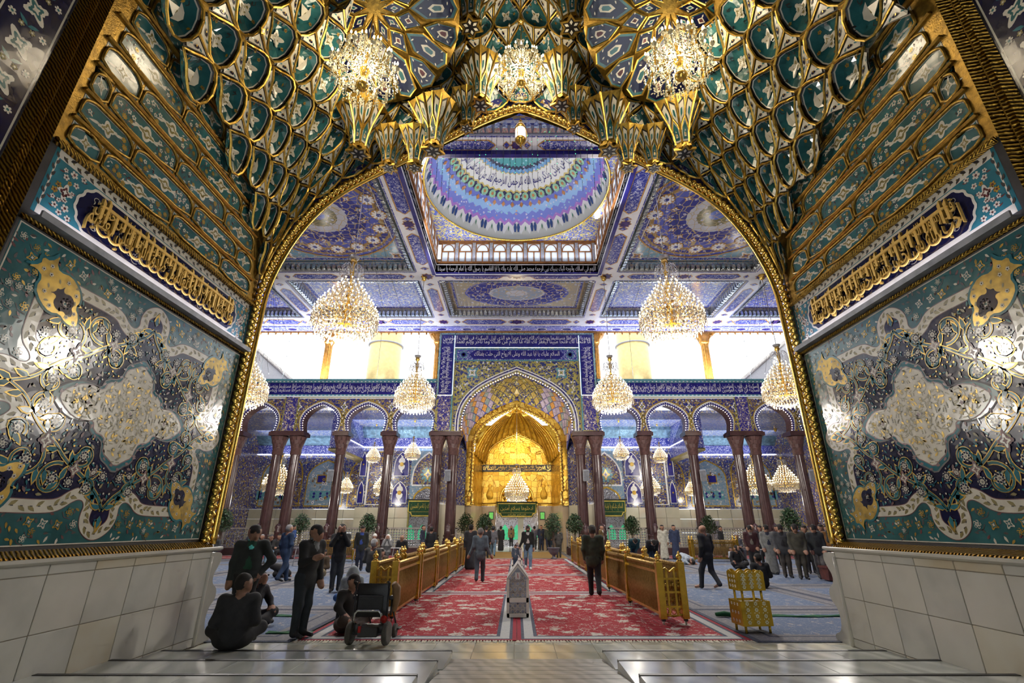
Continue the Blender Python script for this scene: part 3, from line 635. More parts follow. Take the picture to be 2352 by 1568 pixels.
vt = thing('muqarnas_vault', 'gold ribbed muqarnas vault of teal niches over the iwan', 'vault', kind='structure')
bk = MB(); gx, gy = 48, 14
vs = [vault(-1 + 2 * i / gx, j / gy, -.30) for j in range(gy + 1) for i in range(gx + 1)]
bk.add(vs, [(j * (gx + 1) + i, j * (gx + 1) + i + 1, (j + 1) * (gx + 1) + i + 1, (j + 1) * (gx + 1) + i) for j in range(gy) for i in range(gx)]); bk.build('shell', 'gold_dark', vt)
SHIELD = [(.5, 0.0), (.75, .05), (.93, .15), (.99, .28), (.935, .42), (.80, .58), (.65, .74), (.5, .94), (.35, .74), (.20, .58), (.065, .42), (.01, .28), (.07, .15), (.25, .05)]
PITCH = .86
ROSES = [(862, 18), (1525, 18)]; ROSE_R = 190
def vault_hit(px, py):
    """point of the vault surface seen at a picture position (measured from the photograph)"""
    best = None
    for i in range(0, TN, 3):
        for j in range(0, PN, 2):
            p = Vector(VT[i][j][:3]); q = project(p); e = (q[0] - px) ** 2 + (q[1] - py) ** 2
            if best is None or e < best[0]: best = (e, p)
    return best[1]
ROSE_P = []
for x, y in ROSES:
    p = vault_hit(x, y + 10); nr = (Vector((X0, 3.0, 6.0)) - p); nr = Vector((nr.x * .35, nr.y, nr.z * .9)).normalized(); ROSE_P.append((p + nr * .25, nr))
def relief(b): return .035 * math.cos(2 * PI * b / PITCH)
def near_rose(c): return any((c - p).length < 1.05 for p, n in ROSE_P)
mrng = random.Random(21)
for r in range(NROW + 3):
    for cidx in range(NCOL + 1):
        ca = cidx + (.5 if r % 2 else 0)
        def loc(a, b, d, ca=ca, r=r):
            t = -1 + 2 * (ca + a - .5) / NCOL; return vault(max(-.999, min(.999, t)), max(0.0, min(1.0, (r * PITCH + b) * RP)), d + relief(b))
        if r * PITCH * RP > .95 or ca - .5 < -.3 or ca + .5 > NCOL + .3: continue
        ctr = loc(.5, .5, 0); px = project(ctr)
        if px[1] < -130 or not -200 < px[0] < 2552 or near_rose(ctr): continue
        # teal concave niche
        c = Inlay(None); n = len(SHIELD); ring = []
        bowl = lambda a, b: -.12 * max(0, 1 - ((a - .5) / .5) ** 2 - ((b - .47) / .58) ** 2)
        rings = ((.96, T_BLK), (.92, T_WHITE), (.875, T_TEAL), (.62, T_TEAL), (.32, T_TEAL))
        V_ = []
        for k, (f, _) in enumerate(rings):
            for a, b in SHIELD: aa, bb = .5 + (a - .5) * f, .46 + (b - .46) * f; V_.append(loc(aa, bb, (.012 if k == 0 else 0) + bowl(aa, bb)))
        V_.append(loc(.5, .46, bowl(.5, .46)))
        fs = []; ms = []
        for k in range(len(rings) - 1):
            for i in range(n): fs.append((k * n + i, k * n + (i + 1) % n, (k + 1) * n + (i + 1) % n, (k + 1) * n + i)); ms.append(rings[k][1])
        for i in range(n): fs.append(((len(rings) - 1) * n + i, (len(rings) - 1) * n + (i + 1) % n, len(rings) * n)); ms.append(T_TEAL)
        c.add(V_, fs, 0); c.m[-len(ms):] = ms
        c.fn = lambda u, v, d: loc(u, v, bowl(u, v) + .022 + d); c.step = .006
        k = mrng.random()
        if k < .72: c.quatre(.5, .36, .17, .20, T_WHITE, T_OLV, T_WHITE, 1, mrng.choice((0, .78)))
        else: c.P([(.5, .22), (.62, .26), (.72, .38), (.62, .35), (.56, .46), (.5, .56), (.44, .46), (.38, .35), (.28, .38), (.38, .26)], T_WHITE, 1); c.disc(.5, .36, .05, T_OLV, 2, 6)
        c.flower(.5, .72, .045, 5, T_WHITE, T_MAR, 1)
        for x, y in ((.22, .36), (.78, .36), (.3, .6), (.7, .6), (.5, .12), (.36, .72), (.64, .72), (.18, .52), (.82, .52)):
            x += mrng.uniform(-.03, .03); y += mrng.uniform(-.03, .03); q = mrng.random()
            if q < .45: c.flower(x, y, .04, 5, T_GOLD, T_MAR, 1, q * 9)
            else: c.leaf(x, y, q * 6, .10, .04, T_GOLD if q < .6 else T_BLK, 1); c.ribbon([(x - .06, y - .05), (x, y - .07), (x + .05, y - .03)], .014, T_BLK, 1)
        nb = c.build('niche', TILES, vt)
        fr = MB(); lo = [loc(a, b, .03) for a, b in SHIELD]; fr.tube(lo, .023, 5, True, smooth=False); fr.build('frame', 'gold', nb)
        # pair of white leaf-shaped facets between this niche and its neighbour
        ce = Inlay(None)
        left = [(.99, .34), (.955, .45), (.83, .61), (.68, .77), (.53, .95), (.60, .99), (.78, .90), (.93, .86), (.985, .84)]
        for sg in (0, 1):
            q = [(u, v) if not sg else (2 - u, v) for u, v in left]
            gx_ = sum(u for u, v in q) / len(q); gy_ = sum(v for u, v in q) / len(q)
            if sg == 0 and px[0] > 3000: continue
            ce.poly([loc(u, v, .02) for u, v in q], T_BLK)
            sm = lambda f, q=q, gx_=gx_, gy_=gy_: [(gx_ + (u - gx_) * f, gy_ + (v - gy_) * f) for u, v in q]
            ce.fn = lambda u, v, d: loc(u, v, .032 + d); ce.step = .006; ce.P(sm(.80), T_WHITE, 0)
            ce.leaf(gx_ + (.05 if not sg else -.05), gy_ - .07, 2.2 if not sg else .95, .17, .07, T_NAVY, 1); ce.disc(gx_, gy_ + .02, .02, T_GOLD, 2, 6); ce.leaf(gx_ + (.07 if not sg else -.07), gy_ - .17, 1.6, .10, .04, T_TL, 1); ce.leaf(gx_ + (-.05 if not sg else .05), gy_ + .10, 2.4 if not sg else .75, .09, .035, T_TL, 1)
        fc = ce.build('facet', TILES, vt)
        rb = MB(); rb.tube([loc(1.0, b, .04) for b in (.33, .48, .66, .86)], .020, 5, smooth=False); rb.build('rib', 'gold', fc)
        if r % 2 == 0 and cidx % 2 == 0:                              # small star boss where the ribs meet
            s = MB(); pts_ = [(1.0 + (.085 if i % 2 == 0 else .05) * math.cos(PI * i / 4), .86 + (.085 if i % 2 == 0 else .05) * math.sin(PI * i / 4)) for i in range(8)]
            s.add([loc(u, v, .05) for u, v in pts_] + [loc(u, v, .10) for u, v in pts_], [tuple(range(8, 16))] + [(i, (i + 1) % 8, 8 + (i + 1) % 8, 8 + i) for i in range(8)], 0)
            s.poly([loc(1 + (u - 1) * .55, .86 + (v - .86) * .55, .106) for u, v in pts_], 1); s.build('boss', ['gold', 'white_tile'], vt)
# hanging pendants: a fan of ribs narrowing to a shaft with a star foot
def pendant(p, s, rot):
    o = inst('pendant', None, vt, p); o.rotation_euler = (0, 0, rot)
    m = MB(); n = 8; star = lambda q: 1.0 + .08 * math.cos(4 * q)
    prof = [(.52, 1.02), (.40, .80), (.27, .55), (.185, .28), (.16, .06), (.16, .03), (.20, .01), (.20, -.04)]
    R_ = lambda r, z, a: (r * math.cos(a) * star(a) * s, r * math.sin(a) * star(a) * s, z * s)
    for i in range(7):
        for k in range(n): (r0, z0), (r1, z1) = prof[i], prof[i + 1]; a0, a1 = 2 * PI * k / n, 2 * PI * (k + 1) / n; m.poly([R_(r0, z0, a0), R_(r0, z0, a1), R_(r1, z1, a1), R_(r1, z1, a0)], 0)
    def rz_(t):
        for i in range(4):
            (r0, z0), (r1, z1) = prof[i], prof[i + 1]
            if t >= z1 or i == 3: f = (t - z1) / (z0 - z1); return lerp(r1, r0, f)
    def panel(k, u0, u1, zs, mi, off):
        """slender panel on facet k: outline points (u across 0..1, z)"""
        q = []
        for u, z in zs:
            a0, a1 = 2 * PI * k / n, 2 * PI * (k + 1) / n; r = rz_(z); A, B = Vector(R_(r, z, a0)), Vector(R_(r, z, a1)); c = A.lerp(B, u); q.append(tuple(c + Vector((c.x, c.y, 0)).normalized() * off * s))
        m.poly(q, mi)
    for k in range(n):
        low = [(.14, .10), (.86, .10), (.86, .30), (.80, .42), (.5, .58), (.20, .42), (.14, .30)]
        sh = lambda L, f, c: [(.5 + (u - .5) * f, c + (z - c) * f) for u, z in L]
        panel(k, 0, 1, low, 1, .010); panel(k, 0, 1, sh(low, .80, .32), 2, .018); panel(k, 0, 1, sh(low, .34, .24), 1, .026); panel(k, 0, 1, sh(low, .16, .24), 4, .032)
        for sg in (0, 1):
            up = [(.08, .40), (.14, .46), (.44, .62), (.46, .80), (.40, .96), (.10, .86), (.05, .62)]; up = [(u if not sg else 1 - u, z) for u, z in up]
            cu = sum(u for u, z in up) / 7; cz_ = sum(z for u, z in up) / 7; f2 = lambda f: [(cu + (u - cu) * f, cz_ + (z - cz_) * f) for u, z in up]
            panel(k, 0, 1, up, 5, .008); panel(k, 0, 1, f2(.80), 1, .016); panel(k, 0, 1, f2(.34), 2, .024)
        a = 2 * PI * k / n; m.tube([R_(r * 1.03, z, a) for r, z in prof[:5]], .020 * s, 4, mi=0, smooth=False)
        h = a + PI / n; m.tube([R_(rz_(z) * .985, z, a + PI / n * f) for f, z in ((.25, .36), (.55, .48), (1.0, .60), (1.0, .8), (1.0, 1.0))], .014 * s, 4, mi=0, smooth=False); m.tube([R_(rz_(z) * .985, z, a + 2 * PI / n - PI / n * f) for f, z in ((.25, .36), (.55, .48), (1.0, .60))], .014 * s, 4, mi=0, smooth=False)
    inst('pendant_body', m.mesh('pendant', ['gold', 'white_tile', 'teal', 'white_tile', 'gold_tile', 'black_line']), o)
    st = MB(); pts_ = [((.25 if i % 2 == 0 else .15) * s * math.cos(PI * i / 6), (.25 if i % 2 == 0 else .15) * s * math.sin(PI * i / 6)) for i in range(12)]
    st.prism(pts_, lambda u, v: (u, v, -.04 * s), lambda u, v: (u, v, -.09 * s), 0); st.poly([(u * .75, v * .75, -.094 * s) for u, v in pts_], 1)
    for i in range(6): a = PI * i / 3; st.poly([((.10 + .05 * math.cos(q)) * s * math.cos(a) - .03 * math.sin(q) * s * math.sin(a), (.10 + .05 * math.cos(q)) * s * math.sin(a) + .03 * math.sin(q) * s * math.cos(a), -.098 * s) for q in (0, PI / 2, PI, 3 * PI / 2)], 2)
    st.build('star_foot', ['gold', 'black_line', 'white_tile'], o)
def at_depth(px, py, Y): v = (784 - py) / 1092; dy, dz = math.cos(TH) - v * math.sin(TH), math.sin(TH) + v * math.cos(TH); k = Y / dy; return Vector(((px - 1187) / 1092 * k, Y, CAM_H + k * dz))
for dx, py, s, Y in ((546, 258, .9, 7.55), (373, 346, .95, 7.95), (304, 381, .72, 8.2), (245, 380, .72, 8.2), (202, 340, .95, 8.05), (125, 290, .72, 8.2), (93, 236, .95, 8.0), (115, 55, 1.05, 7.35), (487, 51, .7, 6.9), (176, 36, .62, 7.5), (647, 75, .75, 6.6)):
    for sg in (-1, 1): pendant(at_depth(1197 + sg * dx, py, Y), s * 1.12, .39 * (dx % 3))
# flat star rosettes where the outer chandeliers hang
def rosette(p, nrm, R, name):
    zx = Vector((1, 0, 0)); zx = (zx - nrm * zx.dot(nrm)).normalized(); zy = nrm.cross(zx)
    T = lambda u, v, d: p + zx * u + zy * v + nrm * d
    root = inst(name, None, vt)
    b = MB(); b.lathe([(R, 0), (R, .06)], 30, (0, 0, 0)); b.v = [tuple(T(x, y, z)) for x, y, z in b.v]; b.build('ground', 'gold_dark', root)
    n = 10
    def tile(q, ring):
        i = Inlay(lambda u, v, d: T(u, v, .075 + d)); i.step = .006
        cx = sum(u for u, v in q) / len(q); cy = sum(v for u, v in q) / len(q); sc = lambda f: [(cx + (u - cx) * f, cy + (v - cy) * f) for u, v in q]
        i.P(sc(1.0), T_TEAL, 0); i.P(sc(.84), T_NAVY, 1); i.P(sc(.36), T_WHITE, 2); i.P(sc(.22), T_MAR if ring % 2 else T_TEAL, 3)
        for (u, v) in sc(.68): i.leaf(u, v, u * 7 + v * 3, .07, .03, T_WHITE, 2)
        i.build('star_tile', TILES, root)
        fr = MB(); fr.tube([T(u, v, .08) for u, v in sc(1.04)], .025, 5, True, smooth=False); fr.build('tile_frame', 'gold', root)
    pl_ = lambda r, a: (r * R * math.cos(a), r * R * math.sin(a))
    for k in range(n):
        a = 2 * PI * k / n; h = PI / n
        tile([pl_(.10, a), pl_(.24, a + h * .8), pl_(.36, a), pl_(.24, a - h * .8)], 0)
        tile([pl_(.27, a + h), pl_(.40, a + h * .25), pl_(.55, a + h), pl_(.40, a + h * 1.75)], 1)
        tile([pl_(.42, a), pl_(.60, a + h * .6), pl_(.92, a + h * .35), pl_(.97, a), pl_(.92, a - h * .35), pl_(.60, a - h * .6)], 2)
        tile([pl_(.60, a + h), pl_(.74, a + h * .6), pl_(.95, a + h * .62), pl_(.99, a + h), pl_(.95, a + h * 1.38), pl_(.74, a + h * 1.4)], 1)
for p, nr in ROSE_P: rosette(p, nr, 1.75, 'star_rosette')

# ------------------------------------------------------------------ steps, ramp, threshold floor
mat('step_marble', (0.44, 0.45, 0.42), 0.16, var=0.12, scale=1.3)
def veined(name, c1, c2, sc, rough=0.14):
    t = NT(name); ob = t.tc.outputs['Object']; mp = t.mapv(ob, (1, .45, 1)); nz = t.noise(mp, sc, 6); w = t.N.new('ShaderNodeTexWave'); w.inputs['Scale'].default_value = sc * .9; w.inputs['Distortion'].default_value = 7; w.bands_direction = 'DIAGONAL'; t.link(mp, w.inputs['Vector'])
    col = t.ramp(t.math('MULTIPLY', w.outputs['Fac'], nz.outputs['Fac']), [(0.05, c1), (0.55, c2)], False); return t.done(col, rough)
veined('step_tile', (0.32, 0.34, 0.32), (0.52, 0.53, 0.49), 1.2)
veined('step_tile_b', (0.36, 0.38, 0.35), (0.50, 0.52, 0.47), 1.9)
veined('floor_tile', (0.42, 0.42, 0.33), (0.58, 0.55, 0.42), 1.5, 0.12)
veined('floor_tile_b', (0.46, 0.48, 0.40), (0.62, 0.62, 0.52), 2.2, 0.12)
veined('ramp_slat', (0.20, 0.20, 0.18), (0.34, 0.33, 0.30), 3.0, 0.35)
mat('step_edge', (0.015, 0.014, 0.013), 0.5)
stp = thing('floor_steps', 'shallow marble steps with dark edge strips on both sides of the ramp', 'steps', kind='structure')
srng = random.Random(4)
edges = [(7.92, .10), (6.95, .20), (5.92, .30), (4.85, .40), (3.8, .50), (2.7, .60)]
for sd, xa, xb in ((-1, XL + .2, -.92), (1, 1.22, XR - .2)):
    for i, (ye, z) in enumerate(edges):
        yb = edges[i + 1][0] if i + 1 < len(edges) else -8
        inn = (xb + .06 * -i) if sd < 0 else xa + .03 * i
        x0, x1 = (xa, inn) if sd < 0 else (inn, xb)
        b = MB(); b.box2(x0, x1, -8 if i == 5 else yb - .3, ye, 0, z - .012); b.build('step_core', 'step_marble', stp)
        n = 5; w = (x1 - x0) / n; 
        for k in range(n):
            m = MB(); sk = srng.uniform(-.12, .12) * 0; m.bbox(x0 + k * w + .002, x0 + (k + 1) * w - .002, yb if yb > -7 else -1, ye - .055, z - .02, z, .003); m.build('tread_slab', 'step_tile' if srng.random() < .55 else 'step_tile_b', stp)
        m = MB(); m.bbox(x0, x1 + (.0), ye - .055, ye + .012, z - .03, z + .006, .004); m.build('edge_strip', 'step_edge', stp)
rp = thing('floor_ramp', 'grey slatted ramp rising between the marble steps', 'ramp', kind='structure')
for k in range(16):
    y1 = 7.85 - k * .30; y0 = y1 - .285; zz = lambda y: max(.01, (7.85 - y) * .10)
    m = MB(); vs = [(x, y, z) for z in (0, 1) for x, y in ((-.95, y0), (1.25, y0), (1.25, y1), (-.95, y1))]
    vs = [(x, y, zz(y) - .03 + .03 * z) for x, y, z in vs]; m.add(vs, [(3, 2, 1, 0), (4, 5, 6, 7), (0, 1, 5, 4), (1, 2, 6, 5), (2, 3, 7, 6), (3, 0, 4, 7)]); m.build('slat', 'ramp_slat', rp)
fl = thing('floor_threshold', 'pale marble tiles between the steps and the red carpets', 'floor', kind='structure')
b = MB(); b.box2(-6, 6.2, 3, 9.3, -.06, -.006); b.build('bed', 'grout', fl)
xs = [-5.0 + .62 * i for i in range(17)]
for j, (y0, y1) in enumerate(((7.86, 8.28), (8.28, 8.76), (8.76, 9.26))):
    for x in xs:
        m = MB(); o = .0 if j % 2 else .0; m.bbox(x + .003, x + .617, y0 + .003, y1 - .003, -.03, 0, .003); m.build('floor_tile', 'floor_tile' if srng.random() < .5 else 'floor_tile_b', fl)
# ================================================================== the roofed court (hall)
ZC = 15.8; YF = 34.0
arabesque('ceil_blue', (0.10, 0.12, 0.42), (0.46, 0.40, 0.30), (0.55, 0.56, 0.66), (0.12, 0.15, 0.50), 1.7, leaf=(0.28, 0.36, 0.60), rough=0.16)
arabesque('ceil_blue2', (0.16, 0.20, 0.50), (0.62, 0.58, 0.40), (0.66, 0.68, 0.76), (0.22, 0.28, 0.62), 2.4, leaf=(0.32, 0.44, 0.60), rough=0.16)
arabesque('tile_field', (0.025, 0.03, 0.17), (0.34, 0.24, 0.05), (0.58, 0.56, 0.50), (0.10, 0.13, 0.40), 2.6, leaf=(0.20, 0.15, 0.05), rough=0.2, vine_w=0.06)
arabesque('tile_portal', (0.03, 0.04, 0.15), (0.36, 0.31, 0.08), (0.60, 0.60, 0.58), (0.08, 0.12, 0.36), 1.9, leaf=(0.26, 0.25, 0.08), rough=0.2, vine_w=0.10)
arabesque('tile_pilaster', (0.035, 0.03, 0.20), (0.40, 0.33, 0.22), (0.60, 0.57, 0.60), (0.25, 0.17, 0.05), 2.4, rough=0.2)
arabesque('tile_back', (0.03, 0.04, 0.19), (0.30, 0.24, 0.08), (0.56, 0.54, 0.50), (0.34, 0.26, 0.06), 2.6, leaf=(0.16, 0.24, 0.34), rough=0.14)
arabesque('tile_pale', (0.16, 0.26, 0.36), (0.34, 0.36, 0.34), (0.56, 0.56, 0.52), (0.30, 0.24, 0.08), 2.2, rough=0.16)
arabesque('cartouche_blue', (0.025, 0.035, 0.26), (0.34, 0.36, 0.56), (0.58, 0.58, 0.62), (0.42, 0.24, 0.06), 3.4, rough=0.2)
arabesque('fascia_blue', (0.12, 0.14, 0.52), (0.45, 0.45, 0.72), (0.58, 0.60, 0.74), (0.15, 0.16, 0.55), 3.0, rough=0.2)
arabesque('pendentive', (0.10, 0.14, 0.50), (0.62, 0.54, 0.20), (0.66, 0.70, 0.80), (0.16, 0.22, 0.6), 2.6, rough=0.2, vine_w=0.08)
mat('navy_band', (0.018, 0.016, 0.17), 0.22, var=0.2, scale=3)
mat('white_glaze', (0.74, 0.74, 0.76), 0.25, var=0.05)
mat('beam_white', (0.66, 0.66, 0.70), 0.22, var=0.06, scale=2)
mat('amber_line', (0.42, 0.22, 0.05), 0.3, var=0.2)
mat('purple_star', (0.045, 0.02, 0.13), 0.25, var=0.3)
mat('mirror_silver', (0.62, 0.66, 0.68), 0.12, metal=0.9, var=0.15, scale=5, bump=0.5, bscale=-9)
mat('mirror_teal', (0.16, 0.27, 0.34), 0.2, metal=0.6, var=0.3, scale=4, bump=0.4, bscale=-8)
mat('teal_line', (0.10, 0.26, 0.30), 0.25, var=0.2)
mat('glow_strip', (1, 1, 1), 0.5, emit=(0.74, 0.76, 1.0), es=1.3)
mat('bulb_white', (1, 1, 1), 0.4, emit=(0.92, 0.86, 1.0), es=6.0)
mat('wood_amber', (0.30, 0.12, 0.03), 0.35, var=0.25, scale=5)
mat('bronze_gold', (0.50, 0.24, 0.045), 0.3, metal=0.6, var=0.25, scale=5)
mat('frost_pane', (0.86, 0.88, 0.92), 0.5, trans=0.0)
def frost():
    t = NT('frosted_glass'); N = t.N; tr = N.new('ShaderNodeBsdfTranslucent'); tr.inputs[0].default_value = (0.92, 0.95, 1, 1); df = N.new('ShaderNodeBsdfDiffuse'); df.inputs[0].default_value = (.8, .82, .86, 1)
    v = t.vor(t.tc.outputs['Object'], 9.0, 'DISTANCE_TO_EDGE'); f = t.math('LESS_THAN', v.outputs['Distance'], .05)
    mx = N.new('ShaderNodeMixShader'); t.link(t.math('ADD', t.math('MULTIPLY', f, .3), .15), mx.inputs[0]); t.link(tr.outputs[0], mx.inputs[1]); t.link(df.outputs[0], mx.inputs[2]); t.link(mx.outputs[0], N['Material Output'].inputs[0])
frost()
HT = ['beam_white', 'amber_line', 'cartouche_blue', 'purple_star', 'white_glaze', 'teal_line']
ceil = thing('ceiling', 'blue and white painted coffered ceiling of the court', 'ceiling', kind='structure')
def beam(x0, x1, y0, y1, along):
    """white beam soffit set with long blue cartouches, small lozenges and purple stars"""
    b = MB(); b.box2(x0, x1, y0, y1, ZC, ZC + .75); o = b.build('beam', 'beam_white', ceil)
    L = (x1 - x0) if along == 'x' else (y1 - y0); w = (y1 - y0) if along == 'x' else (x1 - x0); cx, cy = (x0 + x1) / 2, (y0 + y1) / 2
    fn = (lambda u, v, d: (cx + u, cy + v, ZC - d)) if along == 'x' else (lambda u, v, d: (cx + v, cy + u, ZC - d))
    i = Inlay(fn, .006); n = max(1, round(L / 4.6)); st = L / n; hw = w * .30
    for k in range(n):
        c = -L / 2 + (k + .5) * st; l = st * .30
        def lob(f): return [(c + u * f if abs(u) < l * .5 else c + math.copysign(abs(u) - (1 - f) * hw, u), v * f) for u, v in four([(l + hw * .5, 0), (l + hw * .25, hw * .35), (l, hw * .55), (l - .12, hw), (0, hw)])]
        i.P(lob(1.0), 1, 1); i.P(lob(.82), 2, 2)
        for sg in (-1, 1):
            e = c + sg * st * .415
            i.P([(e + u, v) for u, v in four([(hw * .55, 0), (hw * .35, hw * .3), (0, hw * .75)])], 1, 1); i.P([(e + u * .75, v * .75) for u, v in four([(hw * .55, 0), (hw * .35, hw * .3), (0, hw * .75)])], 2, 2)
        e = c + st / 2
        if k < n - 1: i.P([(e + hw * (1.0 if q % 2 == 0 else .72) * math.cos(PI * q / 8), hw * (1.0 if q % 2 == 0 else .72) * math.sin(PI * q / 8)) for q in range(16)], 1, 1); i.P([(e + .84 * hw * (1.0 if q % 2 == 0 else .72) * math.cos(PI * q / 8), .84 * hw * (1.0 if q % 2 == 0 else .72) * math.sin(PI * q / 8)) for q in range(16)], 3, 2)
    for sg in (-1, 1): i.ribbon([(-L / 2, sg * w * .46), (L / 2, sg * w * .46)], .06, 2, 1)
    i.build('beam_inlay', HT, o)
BX = [(-24, -22.8), (-15.4, -14.2), (-6.0, -4.8), (4.8, 6.0), (14.2, 15.4), (22.8, 24)]
BY = [(8.8, 9.6), (14.25, 15.2), (24.8, 25.9), (31.4, 33.0)]
for x0, x1 in BX:
    for (a, b), (c, d) in zip(BY, BY[1:]): beam(x0, x1, b, c, 'y')
for k, (y0, y1) in enumerate(BY):
    for (a, b), (c, d) in zip(BX, BX[1:]): beam(b, c, y0, y1, 'x')
    for x0, x1 in BX: b = MB(); b.box2(x0, x1, y0, y1, ZC, ZC + .7); o = b.build('beam_crossing', 'beam_white', ceil); i = Inlay(lambda u, v, d, X=(x0 + x1) / 2, Y=(y0 + y1) / 2: (X + u, Y + v, ZC - d), .006); i.P([(.42 * (1 if q % 2 == 0 else .72) * math.cos(PI * q / 8), .42 * (1 if q % 2 == 0 else .72) * math.sin(PI * q / 8)) for q in range(16)], 1, 1); i.P([(.35 * (1 if q % 2 == 0 else .72) * math.cos(PI * q / 8), .35 * (1 if q % 2 == 0 else .72) * math.sin(PI * q / 8)) for q in range(16)], 3, 2); i.build('crossing_star', HT, o)
# radial medallion material for the coffer grounds
def medallion(name, sx, sy, R, rings, ground, pet=16):
    t = NT(name); ob = t.tc.outputs['Object']; mp = t.mapv(ob, (1 / sx, 1 / sy, 0)); sp = t.N.new('ShaderNodeSeparateXYZ'); t.link(mp, sp.inputs[0])
    r = t.math('SQRT', t.math('ADD', t.math('POWER', sp.outputs[0], 2), t.math('POWER', sp.outputs[1], 2))); an = t.math('ARCTAN2', sp.outputs[1], sp.outputs[0])
    rr = t.math('ADD', r, t.math('MULTIPLY', t.math('ABSOLUTE', t.math('SINE', t.math('MULTIPLY', an, pet / 2))), .035)); rr = t.math('DIVIDE', rr, R)
    base = t.ramp(rr, rings); v = t.vor(ob, 3.2); w = t.vor(ob, 15); d = t.math('ADD', v.outputs['Distance'], t.math('MULTIPLY', w.outputs['Distance'], .22))
    col = t.mix(t.math('LESS_THAN', d, .36), base, (0.50, 0.50, 0.58)); col = t.mix(t.math('LESS_THAN', d, .20), col, (0.10, 0.12, 0.40)); e = t.vor(ob, 2.4, 'DISTANCE_TO_EDGE'); col = t.mix(t.math('LESS_THAN', e.outputs['Distance'], .035), col, (0.42, 0.33, 0.18))
    # ring of round bosses
    return t.done(col, 0.13)
BL, DB, BR, TQ, WH = (0.09, 0.11, 0.42), (0.035, 0.04, 0.24), (0.30, 0.19, 0.08), (0.17, 0.32, 0.44), (0.44, 0.45, 0.52)
medallion('coffer_round', 1.0, 1.0, 4.2, [(0, (0.10, 0.16, 0.5)), (.10, (0.16, 0.15, 0.08)), (.24, WH), (.36, DB), (.58, BL), (.74, BR), (.79, DB), (.86, BR), (.90, BL), (.95, TQ)], TQ, 24)
medallion('coffer_almond', 1.75, 1.0, 2.0, [(0, WH), (.22, (0.25, 0.30, 0.40)), (.50, WH), (.54, DB), (.95, BL), (1.0, (0.30, 0.27, 0.22))], BL, 12)
medallion('coffer_plain', 1.0, 1.0, 4.0, [(0, BL), (.3, TQ), (.5, BL), (.8, WH), (.84, BL)], BL, 20)
def coffer(x0, x1, y0, y1, m, depth=.55):
    cx, cy, w, h = (x0 + x1) / 2, (y0 + y1) / 2, (x1 - x0) / 2, (y1 - y0) / 2
    root = inst('coffer', None, ceil, (cx, cy, ZC))
    b = MB(); b.box2(-w - .1, w + .1, -h - .1, h + .1, depth, depth + .1); b.build('coffer_ground', m, root)
    i = Inlay(lambda u, v, d: (u, v, depth - d), .01)
    for f, wd, mi in ((.97, .16, 0), (.90, .30, 2), (.87, .05, 4), (.93, .05, 1)): i.ribbon([(-w + (1 - f) * 6, -h + (1 - f) * 6), (w - (1 - f) * 6, -h + (1 - f) * 6), (w - (1 - f) * 6, h - (1 - f) * 6), (-w + (1 - f) * 6, h - (1 - f) * 6)], wd, mi, 1 + (mi == 4), True)
    i.build('coffer_border', HT, root)
    if m == 'coffer_round':
        i = Inlay(lambda u, v, d: (u, v, depth - d), .012)
        for k in range(16): a = 2 * PI * k / 16; i.disc(3.15 * math.cos(a), 3.15 * math.sin(a), .42, 1, 1, 14); i.flower(3.15 * math.cos(a), 3.15 * math.sin(a), .38, 10, 4, 2, 1); i.quatre(2.3 * math.cos(a + .2), 2.3 * math.sin(a + .2), .26, .2, 1, 4, 2, 1, a)
        i.ribbon([(4.0 * math.cos(2 * PI * k / 60), 4.0 * math.sin(2 * PI * k / 60)) for k in range(60)], .10, 1, 2, True)
        for sx in (-1, 1):
            for sy in (-1, 1): i.quatre(sx * (w - .95), sy * (h - .95), .5, .4, 4, 1, 2, 1, .78)
        i.build('coffer_bosses', HT, root)
    # silvered stalactite cornice round the coffer
    s = MB(); st = .30
    for k in range(int(2 * w / st)):
        for sg in (-1, 1):
            x = -w + (k + .5) * st; y = sg * (h - .14)
            s.prism([(-.13, 0), (.13, 0), (.13, .22), (0, .40), (-.13, .22)], lambda u, v: (x + u, y - sg * .0, v + .02), lambda u, v: (x + u * .7, y - sg * .20, v + .05))
    for k in range(int(2 * h / st)):
        for sg in (-1, 1):
            y = -h + (k + .5) * st; x = sg * (w - .14)
            s.prism([(-.13, 0), (.13, 0), (.13, .22), (0, .40), (-.13, .22)], lambda u, v: (x, y + u, v + .02), lambda u, v: (x - sg * .20, y + u * .7, v + .05))
    s.build('mirror_cornice', 'mirror_silver', root, kind='stuff')
for i in range(5):
    for j in range(3):
        if i == 2 and j == 1: continue
        x0, x1 = BX[i][1], BX[i + 1][0]; y0, y1 = BY[j][1], BY[j + 1][0]
        m = 'coffer_round' if j == 1 and i in (1, 3) else 'coffer_almond' if i == 2 and j == 2 else 'ceil_blue2' if j == 2 and i in (1, 3) else 'coffer_plain' if i == 2 else 'ceil_blue'
        coffer(x0, x1, y0, y1, m)
b = MB()
for x0, x1, y0, y1 in ((-24.5, 24.5, 8.7, 15.0), (-24.5, 24.5, 25.0, 34.6), (-24.5, -5.0, 15, 25), (5.0, 24.5, 15, 25)): b.box2(x0, x1, y0, y1, ZC + .76, ZC + 1.0)
tag(b.build('roof_deck', 'plaster_dark'), 'roof deck above the coffered ceiling', 'roof', kind='structure')
